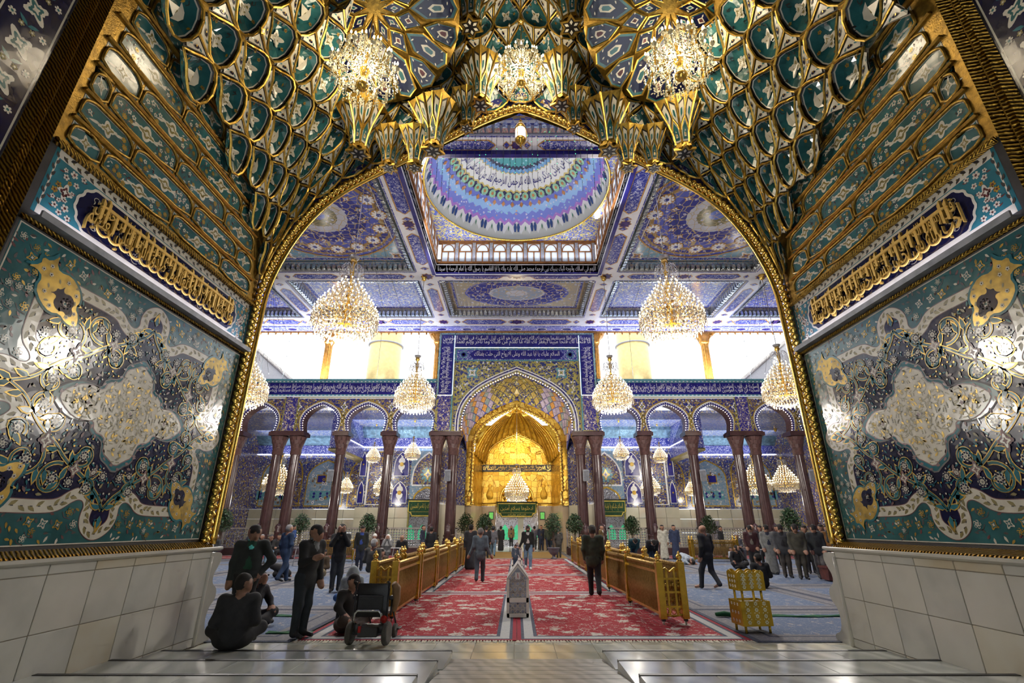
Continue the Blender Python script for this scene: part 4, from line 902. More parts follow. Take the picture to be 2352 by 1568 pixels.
# fascia at the far edge of the ceiling with oval medallions and a bronze fringe
fa = thing('trim_1', 'pale blue fascia with oval medallions and bronze fringe along the ceiling edge', 'fascia', kind='structure')
b = MB(); b.box2(-24, 24, 33.0, 33.9, ZC - .05, ZC + .7); b.build('fascia_beam', 'fascia_blue', fa)
i = Inlay(lambda u, v, d: (u, 33.0 + v, ZC - .05 - d), .012)
for k in range(-12, 13): i.disc(k * 1.9, .45, .42, 0, 1, 18, .62); i.disc(k * 1.9, .45, .34, 2, 2, 18, .62)
i.build('fascia_ovals', ['white_glaze', 'amber_line', 'navy_band'], fa)
b = MB(); b.box2(-24, 24, 33.86, 33.98, ZC - .16, ZC + .7)
for k in range(-40, 41): b.lathe([(.0, -.2), (.05, -.14), (.07, 0)], 6, (k * .58, 33.92, ZC - .16))
b.build('fringe', 'bronze_gold', fa)
# ------------------------------------------------------------------ dome and its window drum
DX, DY, DR, DZ, DH = 0.0, 20.0, 4.75, 17.95, 3.35
def dome_mat():
    t = NT('dome_paint'); ob = t.tc.outputs['Object']; sp = t.N.new('ShaderNodeSeparateXYZ'); t.link(ob, sp.inputs[0])
    r = t.math('DIVIDE', t.math('SQRT', t.math('ADD', t.math('POWER', sp.outputs[0], 2), t.math('POWER', sp.outputs[1], 2))), DR); an = t.math('ARCTAN2', sp.outputs[1], sp.outputs[0])
    zz = t.math('MULTIPLY', t.math('ABSOLUTE', t.math('SUBTRACT', t.math('FRACT', t.math('MULTIPLY', an, 56 / (2 * PI))), .5)), .045)
    rr = t.math('ADD', r, zz)
    base = t.ramp(rr, [(0, (0.08, 0.36, 0.38)), (.40, (0.04, 0.05, 0.10)), (.44, (0.16, 0.36, 0.62)), (.485, (0.62, 0.50, 0.16)), (.50, (0.76, 0.76, 0.72)), (.685, (0.62, 0.50, 0.16)), (.705, (0.05, 0.05, 0.12)), (.775, (0.16, 0.20, 0.58)), (.83, (0.30, 0.50, 0.80)), (.89, (0.20, 0.24, 0.66)), (.938, (0.42, 0.20, 0.58)), (.958, (0.78, 0.76, 0.74)), (.99, (0.60, 0.60, 0.54))])
    v = t.vor(ob, 4.2); d = t.math('ADD', v.outputs['Distance'], t.math('MULTIPLY', t.vor(ob, 20).outputs['Distance'], .2)); band = t.math('MULTIPLY', t.math('GREATER_THAN', r, .70), t.math('LESS_THAN', r, .93)); cen = t.math('LESS_THAN', r, .49)
    f = t.math('MULTIPLY', t.math('LESS_THAN', d, .34), t.math('ADD', band, cen)); cc = t.ramp(t.math('FRACT', t.math('MULTIPLY', v.outputs['Color'], 3.3)), [(0, (0.62, 0.66, 0.78)), (.3, (0.72, 0.42, 0.24)), (.5, (0.36, 0.66, 0.72)), (.75, (0.70, 0.66, 0.80))])
    col = t.mix(f, base, cc); col = t.mix(t.math('MULTIPLY', t.math('LESS_THAN', d, .17), t.math('ADD', band, cen)), col, (0.08, 0.10, 0.40)); return t.done(col, .3)
dome_mat()
dm = thing('dome', 'shallow painted dome with blue rosettes and a white inscription ring', 'dome', (DX, DY, DZ), kind='structure')
def dome_pt(r, a, d=0.0):
    z = DH * math.sqrt(max(0, 1 - (r / DR) ** 2)); n = Vector((r * math.cos(a) / DR ** 2, r * math.sin(a) / DR ** 2, z / DH ** 2)).normalized(); return (r * math.cos(a) - n.x * d, r * math.sin(a) - n.y * d, z - n.z * d)
b = MB(); rs = [DR * math.sin(PI / 2 * k / 22) for k in range(23)][::-1]; na = 96
b.add([dome_pt(r, 2 * PI * k / na) for r in rs for k in range(na)], [(i * na + k, i * na + (k + 1) % na, (i + 1) * na + (k + 1) % na, (i + 1) * na + k) for i in range(len(rs) - 1) for k in range(na)], 0, True); b.build('dome_shell', 'dome_paint', dm)
t = MB()
for k, s in enumerate(["بسم الله الرحمن الرحيم", "لقد من الله على المؤمنين", "قل لا اسالكم عليه اجرا", "ان الله وملائكته يصلون", "انما يريد الله ليذهب عنكم", "قد افلح من تزكى وذكر"]):
    a0 = PI / 2 - PI / 6 + k * PI / 3
    put_text(t, s, lambda x, y, d: dome_pt(lerp(3.16, 2.46, y), a0 + PI / 3 * (1 - x) * .97, .03), 0)
t.build('inscription', 'navy_band', dm)
g = MB()
for k in range(44):
    a = 2 * PI * k / 44; n = 10
    g.poly([dome_pt(3.50 + .20 * math.cos(2 * PI * q / n), a + .058 * math.sin(2 * PI * q / n), .03) for q in range(n)], 0)
    g.poly([dome_pt(3.50 + .09 * math.cos(2 * PI * q / 5), a + .026 * math.sin(2 * PI * q / 5), .04) for q in range(5)], 1)
    g.poly([dome_pt(3.86 + .12 * math.cos(PI * q / 2), a + .03 * math.sin(PI * q / 2) + .07, .03) for q in range(4)], 1)
for k in range(28):
    a = 2 * PI * k / 28
    for sg in (-1, 1): g.poly([dome_pt(4.60 + .10 * math.sin(2 * PI * q / 6), a + sg * .022 + .02 * math.cos(2 * PI * q / 6), .03) for q in range(6)], 2)
    g.poly([dome_pt(4.62 + .06 * math.cos(PI * q / 2), a + .11 + .009 * math.sin(PI * q / 2), .03) for q in range(4)], 3)
mat('dome_green', (0.30, 0.55, 0.36), .3); mat('dome_rust', (0.50, 0.22, 0.08), .3); mat('dome_leaf', (0.03, 0.07, 0.22), .3); mat('dome_leaf2', (0.06, 0.22, 0.12), .3)
g.build('dome_roundels', ['dome_green', 'dome_rust', 'dome_leaf', 'dome_leaf2'], dm)
b = MB()                                                             # flat plate with the round opening
ring = [(DR * math.cos(2 * PI * k / 96), DR * math.sin(2 * PI * k / 96)) for k in range(97)]; HWD = 4.8
sq = []
for x, y in ring: f = HWD * 1.02 / max(abs(x), abs(y)); sq.append((x * f, y * f))
b.add([(x, y, 0) for x, y in ring] + [(x, y, 0) for x, y in sq], [(k, k + 1, 97 + k + 1, 97 + k) for k in range(96)]); b.build('pendentive_plate', 'pendentive', dm)
b = MB(); b.tube([(x * .995, y * .995, 0) for x, y in ring[:-1]], .06, 6, True); b.build('rim', 'gold_bright', dm)
arabesque('drum_tile', (0.30, 0.33, 0.42), (0.50, 0.40, 0.25), (0.66, 0.66, 0.70), (0.12, 0.15, 0.42), 5.0)
win = MB(); WW = 1.03; zw0, zw1 = -1.52, -.18
def arch_prof(hw, z0, zs, za, n=7): return [(-hw, z0), (hw, z0), (hw, zs)] + [(hw * (1 - (k / n) ** 1.6), lerp(zs, za, math.sin(PI / 2 * k / n) ** .9)) for k in range(1, n + 1)] + [(-hw * (1 - (k / n) ** 1.6), lerp(zs, za, math.sin(PI / 2 * k / n) ** .9)) for k in range(n - 1, -1, -1)]
for x, w in ((-.40, .07), (.40, .07)): win.box2(x - w / 2, x + w / 2, -.06, .06, zw0, zw1)
win.box2(-.43, .43, -.06, .06, zw1 - .06, zw1); win.box2(-.43, .43, -.06, .06, zw0, zw0 + .05); win.box2(-.03, .03, -.05, .05, zw0, zw0 + .75); win.box2(-.38, .38, -.05, .05, zw0 + .72, zw0 + .78)
win.tube([(x, 0, z) for x, z in arch_prof(.34, zw0 + .75, zw0 + .8, zw0 + 1.24)[2:]], .035, 4)
wf = win.mesh('window_frame', 'wood_amber')
pn = MB()
for x0, x1 in ((-.37, -.03), (.03, .37)): pn.box2(x0, x1, -.012, .012, zw0 + .05, zw0 + .72)
pn.box2(-.37, .37, -.012, .012, zw0 + .78, zw1 - .06); pm = pn.mesh('pane', 'frosted_glass')
ps = MB(); ps.box2(-.095, .095, -.08, .08, zw0, zw1); psm = ps.mesh('drum_post', 'drum_tile')
for sd in range(4):
    a = sd * PI / 2
    for k in range(9):
        u = -4.12 + k * WW; x, y = (u * math.cos(a) - HWD * math.sin(a), u * math.sin(a) + HWD * math.cos(a))
        w = inst('window', None, dm, (x, y, 0), a); inst('window_frame', wf, w); inst('pane', pm, w)
        u2 = u + WW / 2; x, y = (u2 * math.cos(a) - HWD * math.sin(a), u2 * math.sin(a) + HWD * math.cos(a)); inst('drum_post', psm, dm, (x, y, 0), a)
    b = MB(); b.box2(-4.85, 4.85, HWD - .05, HWD + .12, -.20, .02); b.box2(-4.85, 4.85, HWD - .12, HWD + .1, -1.58, -1.50); b.build('drum_rail', 'wood_amber', dm, None, a)
    b = MB(); b.box2(-4.85, 4.85, HWD, HWD + .2, -2.35, -1.58); b.build('drum_band', 'navy_band', dm, None, a)
    b = MB()
    for z in (-1.66, -2.32): b.box2(-4.8, 4.8, HWD - .02, HWD, z - .03, z + .03)
    put_text(b, "اللهم اني اسالك واتوجه اليك بنبيك نبي الرحمة محمد صلى الله عليه واله يا ابا القاسم يا رسول الله يا امام الرحمة يا سيدنا", lambda x, y, d: (lerp(-4.7, 4.7, x), HWD - .012, lerp(-2.26, -1.72, y)), 0)
    b.build('drum_lettering', 'white_glaze', dm, None, a)
for a, px_, py_, rt in ((0, 0, DY + 4.5, (PI + .5, 0, 0)), (1, 0, DY - 4.5, (PI - .5, 0, 0)), (2, -4.5, DY, (PI, .5, PI / 2)), (3, 4.5, DY, (PI, -.5, PI / 2))):
    light('drum_sill_lamp', 'AREA', (px_, py_, DZ - 1.4), 85, (0.86, 0.90, 1.0), 8.5, rt, .15)
# ------------------------------------------------------------------ floor and carpets
def carpet_mat(name, ground, flower, dark, sc, fl=.34, vine=None, sx=1.0, sy=1.0):
    t = NT(name); ob = t.mapv(t.tc.outputs['Object'], (sx, sy, 1)); v = t.vor(ob, sc); w = t.vor(ob, sc * 6); d = t.math('ADD', v.outputs['Distance'], t.math('MULTIPLY', w.outputs['Distance'], .30))
    v2 = t.vor(ob, sc * 2.3); d2 = t.math('ADD', v2.outputs['Distance'], t.math('MULTIPLY', w.outputs['Distance'], .25))
    wv = t.noise(ob, sc * 1.6, 3); nz = t.noise(ob, 90, 1); bl = t.noise(ob, sc * 5, 2)
    vine_ = t.math('LESS_THAN', t.math('ABSOLUTE', t.math('SUBTRACT', wv.outputs['Fac'], .5)), .007)
    col = t.mix(vine_, ground, vine or flower); col = t.mix(t.math('LESS_THAN', d2, .22), col, t.mix(.9, ground, flower)); col = t.mix(t.math('LESS_THAN', d, fl), col, flower)
    col = t.mix(t.math('MULTIPLY', t.math('LESS_THAN', d, fl), t.math('GREATER_THAN', bl.outputs['Fac'], .54)), col, t.mix(.5, dark, flower)); col = t.mix(t.math('LESS_THAN', d, fl * .34), col, dark)
    return t.done(col, .95, 0, nz.outputs['Fac'], .4, .01)
carpet_mat('carpet_red', (0.30, 0.004, 0.014), (0.52, 0.48, 0.40), (0.24, 0.02, 0.03), 2.5, .50)
carpet_mat('carpet_blue', (0.10, 0.14, 0.22), (0.30, 0.31, 0.31), (0.15, 0.08, 0.08), 3.6, .42, sx=1.3)
carpet_mat('carpet_border', (0.17, 0.17, 0.18), (0.32, 0.30, 0.28), (0.12, 0.10, 0.12), 6.0, .32)
carpet_mat('carpet_white', (0.46, 0.46, 0.43), (0.26, 0.30, 0.32), (0.16, 0.18, 0.2), 7.0, .25)
carpet_mat('carpet_gold', (0.36, 0.22, 0.06), (0.42, 0.28, 0.11), (0.30, 0.14, 0.05), 2.0, .25)
mat('carpet_redplain', (0.28, 0.006, 0.02), .95, var=.15, scale=30); mat('carpet_slate', (0.06, 0.07, 0.10), .95, var=.3, scale=20); mat('fringe', (0.50, 0.46, 0.34), .9, var=.2, scale=30)
b = MB(); b.box2(-26, 26, 8.3, 56, -.2, -.012); tag(b.build('floor', 'floor_tile'), 'marble floor of the court under the carpets', 'floor', kind='structure')
def carpet(name, label, x0, x1, y0, y1, ground, bands, fr=False, grp=None, z=0.0):
    """rug with its own borders; bands = [(width, material)] from the outside in"""
    r = thing(name, label, 'carpet', ((x0 + x1) / 2, y0, z), group=grp); w, L = (x1 - x0) / 2, y1 - y0; ins = 0
    for wd, m in bands:
        b = MB(); a, c = ins, ins + wd
        for q in (((-w + a, a), (w - a, a), (w - c, c), (-w + c, c)), ((w - a, a), (w - a, L - a), (w - c, L - c), (w - c, c)), ((w - a, L - a), (-w + a, L - a), (-w + c, L - c), (w - c, L - c)), ((-w + a, L - a), (-w + a, a), (-w + c, c), (-w + c, L - c))):
            b.prism(q, lambda u, v: (u, v, 0), lambda u, v: (u, v, .012))
        b.build('border', m, r); ins += wd
    b = MB(); b.box2(-w + ins, w - ins, ins, L - ins, 0, .012); b.build('field', ground, r)
    if fr:
        b = MB(); rg = random.Random(2)
        for k in range(int(2 * w / .05)): x = -w + k * .05; b.poly([(x, 0, .012), (x + .035, 0, .012), (x + .03 + rg.uniform(-.03, .03), -.11 - rg.random() * .05, .004), (x + rg.uniform(-.03, .03), -.10 - rg.random() * .05, .004)])
        b.build('fringe', 'fringe', r, kind='stuff')
    return r
RB = [(.07, 'carpet_redplain'), (.05, 'carpet_slate'), (.16, 'carpet_white'), (.06, 'carpet_slate')]
for k, (y0, y1) in enumerate(((9.02, 14.9), (14.92, 20.2), (20.22, 25.2), (25.22, 30.0))):
    n = ('nearest', 'second', 'third', 'farthest')[k]
    carpet('red_carpet', f'{n} red floral carpet of the aisle, on the wheelchair side of the white box', -3.60 + (0 if k == 0 else .9), -.004, y0, y1, 'carpet_red', RB, k == 0, 'red aisle carpets')
    carpet('red_carpet', f'{n} red floral carpet of the aisle, on the gold bookstand side of the white box', .004, 3.86 - (0 if k == 0 else .9), y0, y1, 'carpet_red', RB, k == 0, 'red aisle carpets')
BB = [(.10, 'carpet_slate'), (.28, 'carpet_border'), (.06, 'carpet_slate'), (.12, 'carpet_border')]
for sd in (-1, 1):
    side = 'wheelchair' if sd < 0 else 'bookstand'
    for i, xa in enumerate((3.88, 7.9, 11.95, 16.0)):
        for j, ya in enumerate((8.9, 12.1, 16.6, 21.1, 25.5)):
            yb = (12.08, 16.58, 21.08, 25.48, 29.6)[j]; x0, x1 = (xa, xa + 4.0) if sd > 0 else (-xa - 4.0 + .22, -xa + .22)
            carpet('blue_carpet', f'blue prayer carpet, {side} side, row {j + 1} from the steps, column {i + 1} from the aisle', x0, x1, ya, yb, 'carpet_blue', BB, False, 'blue prayer carpets')
    carpet('red_runner', f'red carpet strip along the lattice fence on the {side} side', *((3.6, 20) if sd > 0 else (-20, -3.4)), 30.02, 33.2, 'carpet_red', RB, False)
carpet('gold_carpet', 'tan carpet in front of the golden portal', -3.3, 3.3, 30.02, 38.0, 'carpet_gold', [(.3, 'carpet_border')])
# side walls of the court (mostly hidden by the iwan), carried up to the ceiling to shut out side daylight
for sd, n in ((-1, 'wall_west'), (1, 'wall_east')):
    b = MB(); b.box2(*sorted((sd * 24.2, sd * 24.8)), 8.8, 60, 0, 16.2); tag(b.build(n, 'tile_field'), f'tiled side wall of the court, {"wheelchair" if sd < 0 else "bookstand"} side', 'wall', kind='structure')
# ================================================================== far facade: arcade, portal, golden niche, porch
mat('brown_marble', (0.085, 0.044, 0.042), 0.22, var=0.0, scale=2.2, col2=(0.055, 0.027, 0.027), bump=0.05, bscale=20)
mat('brown_cap', (0.11, 0.056, 0.05), 0.3, var=0.25, scale=6)
mat('onyx', (0.50, 0.46, 0.34), 0.36, var=0.0, scale=.7, col2=(0.40, 0.38, 0.28))
mat('onyx_b', (0.46, 0.45, 0.36), 0.36, var=0.0, scale=.9, col2=(0.44, 0.36, 0.25))
mat('portal_onyx', (0.44, 0.33, 0.20), 0.2, var=0.15, scale=.8)
mat('bead_white', (0.66, 0.66, 0.64), 0.3, var=0.1)
mat('green_gold', (0.24, 0.22, 0.06), 0.3, var=0.2)
def gold_tiles():
    t = NT('gold_mosaic'); ob = t.tc.outputs['Object']; v = t.vor(ob, 2.2, 'F1', .35, dist='CHEBYCHEV'); e = t.vor(ob, 2.2, 'DISTANCE_TO_EDGE', .35); n = t.noise(ob, 9, 3)
    col = t.ramp(t.math('FRACT', t.math('MULTIPLY', v.outputs['Color'], 2.7)), [(0, (0.52, 0.27, 0.02)), (.5, (0.75, 0.46, 0.05)), (1, (0.86, 0.60, 0.12))], False); col = t.mix(t.math('LESS_THAN', e.outputs['Distance'], .025), col, (0.30, 0.14, 0.01))
    return t.done(col, .24, .7, n.outputs['Fac'], .7, .05)
gold_tiles()
mat('gold_glow', (0.66, 0.38, 0.035), 0.5, metal=0.55, var=0.25, scale=3, bump=0.4, bscale=14)
def zarih():
    t = NT('silver_lattice'); ob = t.tc.outputs['Object']; v = t.vor(ob, 5.0); col = t.ramp(v.outputs['Distance'], [(0, (0.1, 0.1, 0.12)), (.25, (0.62, 0.62, 0.68)), (.6, (0.45, 0.42, 0.46))]); return t.done(col, .3, .7)
zarih()
mat('green_glow', (0.05, 0.5, 0.2), .4, emit=(0.12, 0.7, 0.40), es=0.3)
mat('screen_green', (0.05, 0.4, 0.1), .4, emit=(0.25, 0.7, 0.10), es=0.45)
mat('steel', (0.55, 0.54, 0.56), .25, metal=.9, var=.1); mat('frame_grey', (0.33, 0.30, 0.27), .4, metal=.3)
mat('banner_green', (0.006, 0.045, 0.012), .8, var=.3, scale=8); mat('banner_gold', (0.48, 0.36, 0.05), .6, var=.2)
mat('speaker_grey', (0.34, 0.36, 0.40), .6); mat('speaker_dark', (0.16, 0.17, 0.19), .8)
COLX = [4.52, 5.66, 9.13, 12.55, 15.75, 17.05, 20.05, 23.0]
# ---------------------------------------------------------------- one column, copied
cb = MB(); cb.box2(-.48, .48, -.48, .48, 0, .22); cb.box2(-.42, .42, -.42, .42, .22, .85); cb.lathe([(.42, .85), (.46, .95), (.36, 1.05), (.44, 1.15), (.37, 1.25)], 16); cbm = cb.mesh('base', 'brown_marble')
cs = MB(); cs.lathe([(.37, 1.25), (.35, 3.5), (.325, 6.45)], 40, mod=lambda q: 1 - .10 * abs(math.sin(q * 7)) ** .6, smooth=False); csm = cs.mesh('shaft', 'brown_marble')
cc = MB(); cc.lathe([(.34, 6.45), (.37, 6.5), (.36, 6.9), (.40, 6.95)], 16)
for k, (z, r) in enumerate(((6.95, .44), (7.2, .52), (7.46, .60))):
    for q in range(12): a = 2 * PI * (q + .5 * (k % 2)) / 12; cc.add([(r * math.cos(a + d) * f, r * math.sin(a + d) * f, z + h) for d, f, h in ((-.22, .86, 0), (.22, .86, 0), (.26, 1, .26), (-.26, 1, .26), (-.24, .75, .3), (.24, .75, .3))], [(0, 1, 2, 3), (3, 2, 5, 4), (0, 3, 4), (1, 5, 2)])
    cc.lathe([(r * .82, z), (r * .9, z + .28)], 12)
ccm = cc.mesh('capital', 'brown_cap')
ORD = ('first', 'second', 'third', 'fourth', 'fifth', 'sixth', 'seventh', 'eighth')
for sd in (-1, 1):
    for k, x in enumerate(COLX[:7]):
        c = thing('column', f'fluted brown marble column, {ORD[k]} from the golden portal on the {"wheelchair" if sd < 0 else "bookstand"} side', 'column', (sd * x, YF + .45, 0), group='arcade columns', kind='structure')
        inst('base', cbm, c); inst('shaft', csm, c); inst('capital', ccm, c)
# ---------------------------------------------------------------- arcade wall
def arch_cut(cx, hw, zs, za, horse=.13):
    """opening outline from right foot over the apex to the left foot"""
    r = [(hw - horse, zs), (hw - horse * .4, zs + (za - zs) * .16), (hw, zs + (za - zs) * .36), (hw * .95, zs + (za - zs) * .54), (hw * .78, zs + (za - zs) * .72), (hw * .48, zs + (za - zs) * .87), (hw * .2, zs + (za - zs) * .96), (0, za)]
    r = chaikin(r, 1); return [(cx + x, z) for x, z in r] + [(cx - x, z) for x, z in reversed(r[:-1])]
HEADS = ["انا فتحنا لك فتحا مبينا ليغفر لك الله ما تقدم من ذنبك وما تاخر ويتم نعمته عليك", "ويهديك صراطا مستقيما وينصرك الله نصرا عزيزا هو الذي انزل السكينة في قلوب المؤمنين", "ان الابرار يشربون من كاس كان مزاجها كافورا عينا يشرب بها عباد الله يفجرونها تفجيرا"]
def dense_text(mb, fn, s1, s2, mi=0):
    put_text(mb, s1, lambda x, y, d: fn(x, y * .62), mi); put_text(mb, s2, lambda x, y, d: fn(x, .36 + y * .64), mi)
ARC = [(7.39, 1.42), (10.84, 1.40), (14.15, 1.32), (18.55, 1.30), (21.5, 1.2)]
for sd, nm in ((-1, 'wheelchair'), (1, 'bookstand')):
    w = thing('wall_arcade', f'tiled arcade wall above the brown columns, {nm} side', 'wall', kind='structure')
    x0, x1, zb, zt = 5.9, 24.2, 8.08, 10.60
    cuts = [arch_cut(sd * cx, hw, zb, 10.04) for cx, hw in ARC]
    if sd > 0: bottom = sum([c[::-1] for c in cuts], []); poly = [(x0, zb)] + bottom + [(x1, zb), (x1, zt), (x0, zt)]
    else: bottom = sum(cuts, []); poly = [(-x0, zb)] + bottom + [(-x1, zb), (-x1, zt), (-x0, zt)]
    b = MB(); b.prism(poly, lambda x, z: (x, YF, z), lambda x, z: (x, YF + .9, z)); b.m = [0, 0] + [1] * (len(b.f) - 2); b.build('spandrel_wall', ['tile_field', 'brown_cap'], w)
    i = Inlay(lambda u, v, d: (u, YF - d, v), .02)
    for (cx, hw), c in zip(ARC, cuts):
        big = [(sd * cx + (x - sd * cx) * 1.11, zb + (z - zb) * 1.09) for x, z in c]; mid = [(sd * cx + (x - sd * cx) * 1.05, zb + (z - zb) * 1.04) for x, z in c]
        i.ribbon(big, .10, 4, 1); i.ribbon(mid, .13, 0, 1); i.ribbon([(sd * cx + (x - sd * cx) * 1.17, zb + (z - zb) * 1.14) for x, z in c], .07, 2, 1)
        tot = len(big)
        for k in range(34): p = interp(mid, (k + .5) / 34); i.disc(*p, .035, 4, 2, 6)
        i.quatre(sd * (cx + 1.72), 9.85, .26, .34, 4, 1, 3, 1)
        for a, s_ in ((9.35, .2), (9.0, .26), (8.6, .18)): i.quatre(sd * (cx + 1.72), a, .22, s_, 3, 2, 4, 1)
    for cx in (5.0 + .85, 16.4): 
        xx = sd * (cx if cx > 10 else 6.05); hw = .48 if cx > 10 else .0
        if hw: i.P([(xx - hw, zb), (xx + hw, zb), (xx + hw, zt), (xx - hw, zt)], 5, 2); i.ribbon([(xx - hw, zb), (xx - hw, zt)], .07, 3, 3); i.ribbon([(xx + hw, zb), (xx + hw, zt)], .07, 3, 3)
    i.ribbon([(sd * x0, zt - .1), (sd * x1, zt - .1)], .10, 4, 1); i.ribbon([(sd * x0, zt - .02), (sd * x1, zt - .02)], .06, 3, 1)
    i.build('spandrel_inlay', ['navy_band', 'tile_portal', 'gold_tile', 'green_gold', 'bead_white', 'tile_pilaster'], w)
    lb = MB()
    for (cx, hw), c in zip(ARC, cuts):
        inn = [(sd * cx + (x - sd * cx) * .965, zb + (z - zb) * .985) for x, z in c]
        for k in range(30): x, z = interp(inn, (k + .5) / 30); lb.octa(x, YF + .02, z, .036, .04)
    lb.build('arch_bulbs', 'bulb_white', w, kind='stuff')
    # inscription frieze
    b = MB(); b.box2(*sorted((sd * 5.9, sd * 24.2)), YF - .12, YF + .9, 10.72, 11.62); b.build('inscription_band', 'navy_band', w)
    b = MB(); b.box2(*sorted((sd * 5.9, sd * 24.2)), YF - .28, YF + 1.0, 11.62, 11.72); b.box2(*sorted((sd * 5.9, sd * 24.2)), YF - .36, YF + 1.0, 11.72, 11.86); b.box2(*sorted((sd * 5.9, sd * 24.2)), YF - .22, YF + .9, 10.60, 10.72); b.build('cornice', 'teal_line', w)
    b = MB()
    for k in range(64): x = sd * (6.0 + k * .285); b.box(x, YF - .30, 11.67, .10, .06, .06); b.box(x, YF - .23, 10.66, .12, .03, .05)
    b.build('cornice_dots', 'bead_white', w, kind='stuff')
    t = MB(); L = 9.1
    for k in range(2):
        a = 6.0 + k * L; c = a + L - .1; xa, xb = (a, c) if sd > 0 else (-c, -a); dense_text(t, lambda x, y: (lerp(xa, xb, x), YF - .135, lerp(10.79, 11.57, y)), HEADS[k], HEADS[2 - k])
    t.build('white_lettering', 'white_glaze', w)
    b = MB(); b.box2(*sorted((sd * 6.0, sd * 24.0)), YF - .20, YF - .16, 10.585, 10.60); b.build('glow_line', 'glow_strip', w)
    # abacus blocks on the capitals
    for a, c in ((3.95, 6.25), (8.55, 9.7), (11.97, 13.12), (15.15, 17.65), (19.45, 20.65)):
        b = MB(); q = sorted((sd * a, sd * c)); b.box2(q[0], q[1], YF - .12, YF + 1.02, 7.76, 8.02); b.box2(q[0] + .08, q[1] - .08, YF - .05, YF + .95, 8.02, 8.10); b.build('abacus', 'brown_marble', w)
# bronze columns of the clerestory
gb = MB(); gb.lathe([(.42, 0), (.42, .12), (.30, .2), (.28, 2.9), (.32, 3.0), (.30, 3.05)], 24, mod=lambda q: 1 - .12 * abs(math.sin(q * 6)) ** .6, smooth=False); gbm = gb.mesh('shaft', 'bronze_gold')
gc = MB(); gc.lathe([(.30, 3.0), (.42, 3.25), (.38, 3.3), (.56, 3.55), (.52, 3.6), (.70, 3.72)], 16, mod=lambda q: 1 + .06 * math.cos(q * 8)); gc.box2(-.72, .72, -.6, .6, 3.72, 3.90); gcm = gc.mesh('capital', 'bronze_gold')
for sd in (-1, 1):
    for k, x in enumerate((6.05, 14.55, 22.6)):
        c = thing('bronze_column', f'fluted amber bronze column in the clerestory, {ORD[k]} from the portal on the {"wheelchair" if sd < 0 else "bookstand"} side', 'column', (sd * x, YF + .45, 11.86), group='clerestory columns'); inst('shaft', gbm, c); inst('capital', gcm, c)
# ---------------------------------------------------------------- central portal
po = thing('wall_portal', 'tall tiled portal with navy inscription frame around the pointed arch', 'wall', kind='structure')
def parch(hw, zs, za, n=12):
    r = chaikin([(hw, zs), (hw, lerp(zs, za, .22)), (hw * .93, lerp(zs, za, .45)), (hw * .72, lerp(zs, za, .68)), (hw * .36, lerp(zs, za, .87)), (0, za)], 2); return r + [(-x, z) for x, z in reversed(r[:-1])]
PA = parch(4.05, 8.05, 12.44); YP = YF - .25
for sg in (-1, 1):
    h = [p for p in PA if p[0] * sg >= -1e-6]; h = sorted(h, key=lambda p: p[1]) if sg > 0 else sorted(h, key=lambda p: p[1])
    b = MB(); b.prism([(sg * 5.9, 8.08)] + [(x, z) for x, z in h] + [(0, 15.55), (sg * 5.9, 15.55)], lambda x, z: (x, YP, z), lambda x, z: (x, YF + 1.0, z)); b.build('portal_wall', 'tile_portal', po)
i = Inlay(lambda u, v, d: (u, YP - d, v), .02); HP = ['navy_band', 'teal_line', 'bead_white', 'gold_tile', 'cartouche_blue', 'tile_pilaster', 'green_gold']
for sg in (-1, 1):
    i.P([(sg * 4.78, 10.72), (sg * 5.72, 10.72), (sg * 5.72, 15.40), (sg * 4.78, 15.40)], 0, 1); i.P([(sg * 4.82, 8.10), (sg * 5.70, 8.10), (sg * 5.70, 10.60), (sg * 4.82, 10.60)], 5, 1)
    for x, w_ in ((4.72, .10), (5.80, .12)): i.ribbon([(sg * x, 8.1 if x < 5 else 10.7), (sg * x, 15.5)], w_, 1, 2)
    i.ribbon([(sg * 4.62, 8.1), (sg * 4.62, 13.1)], .08, 6, 2)
    for k in range(40): i.disc(sg * 5.80, 10.8 + k * .118, .03, 2, 3, 6)
i.P([(-4.78, 14.42), (4.78, 14.42), (4.78, 15.40), (-4.78, 15.40)], 0, 1); i.ribbon([(-5.85, 15.47), (5.85, 15.47)], .12, 1, 2); i.ribbon([(-4.7, 14.36), (4.7, 14.36)], .08, 1, 2)
for k in range(90): i.disc(-5.8 + k * .13, 15.47, .03, 2, 3, 6)
i.P([(-4.62, 13.26), (4.62, 13.26), (4.62, 14.26), (-4.62, 14.26)], 1, 2); i.P([(-4.5, 13.36), (4.5, 13.36), (4.5, 14.16), (-4.5, 14.16)], 4, 3)
i.P([(x, 13.76 + z) for x, z in four([(3.55, 0), (3.35, .2), (3.2, .34), (0, .34)])], 0, 4)
for sg in (-1, 1): i.flower(sg * 4.0, 13.76, .32, 8, 1, 0, 4); i.disc(sg * 4.0, 13.76, .2, 0, 6, 8)
for f, w_, mi in ((1.035, .10, 2), (1.06, .06, 0), (1.085, .07, 2)): i.ribbon([(x * f, 8.05 + (z - 8.05) * f) for x, z in PA], w_, mi, 1)
for sg in (-1, 1): i.quatre(sg * 3.3, 12.35, .55, .55, 1, 2, 6, 1, .78); i.quatre(sg * 2.4, 12.75, .3, .2, 6, 2, 3, 1, .5); i.quatre(sg * 4.15, 11.2, .2, .4, 6, 2, 3, 1)
i.build('portal_inlay', HP, po)
t = MB()
dense_text(t, lambda x, y: (lerp(-5.6, 5.6, x), YP - .045, lerp(14.52, 15.32, y)), HEADS[0], HEADS[1])
put_text(t, "السلام عليك يا ابا عبد الله وعلى الارواح التي حلت بفنائك", lambda x, y, d: (lerp(-3.2, 3.2, x), YP - .11, lerp(13.48, 14.04, y)))
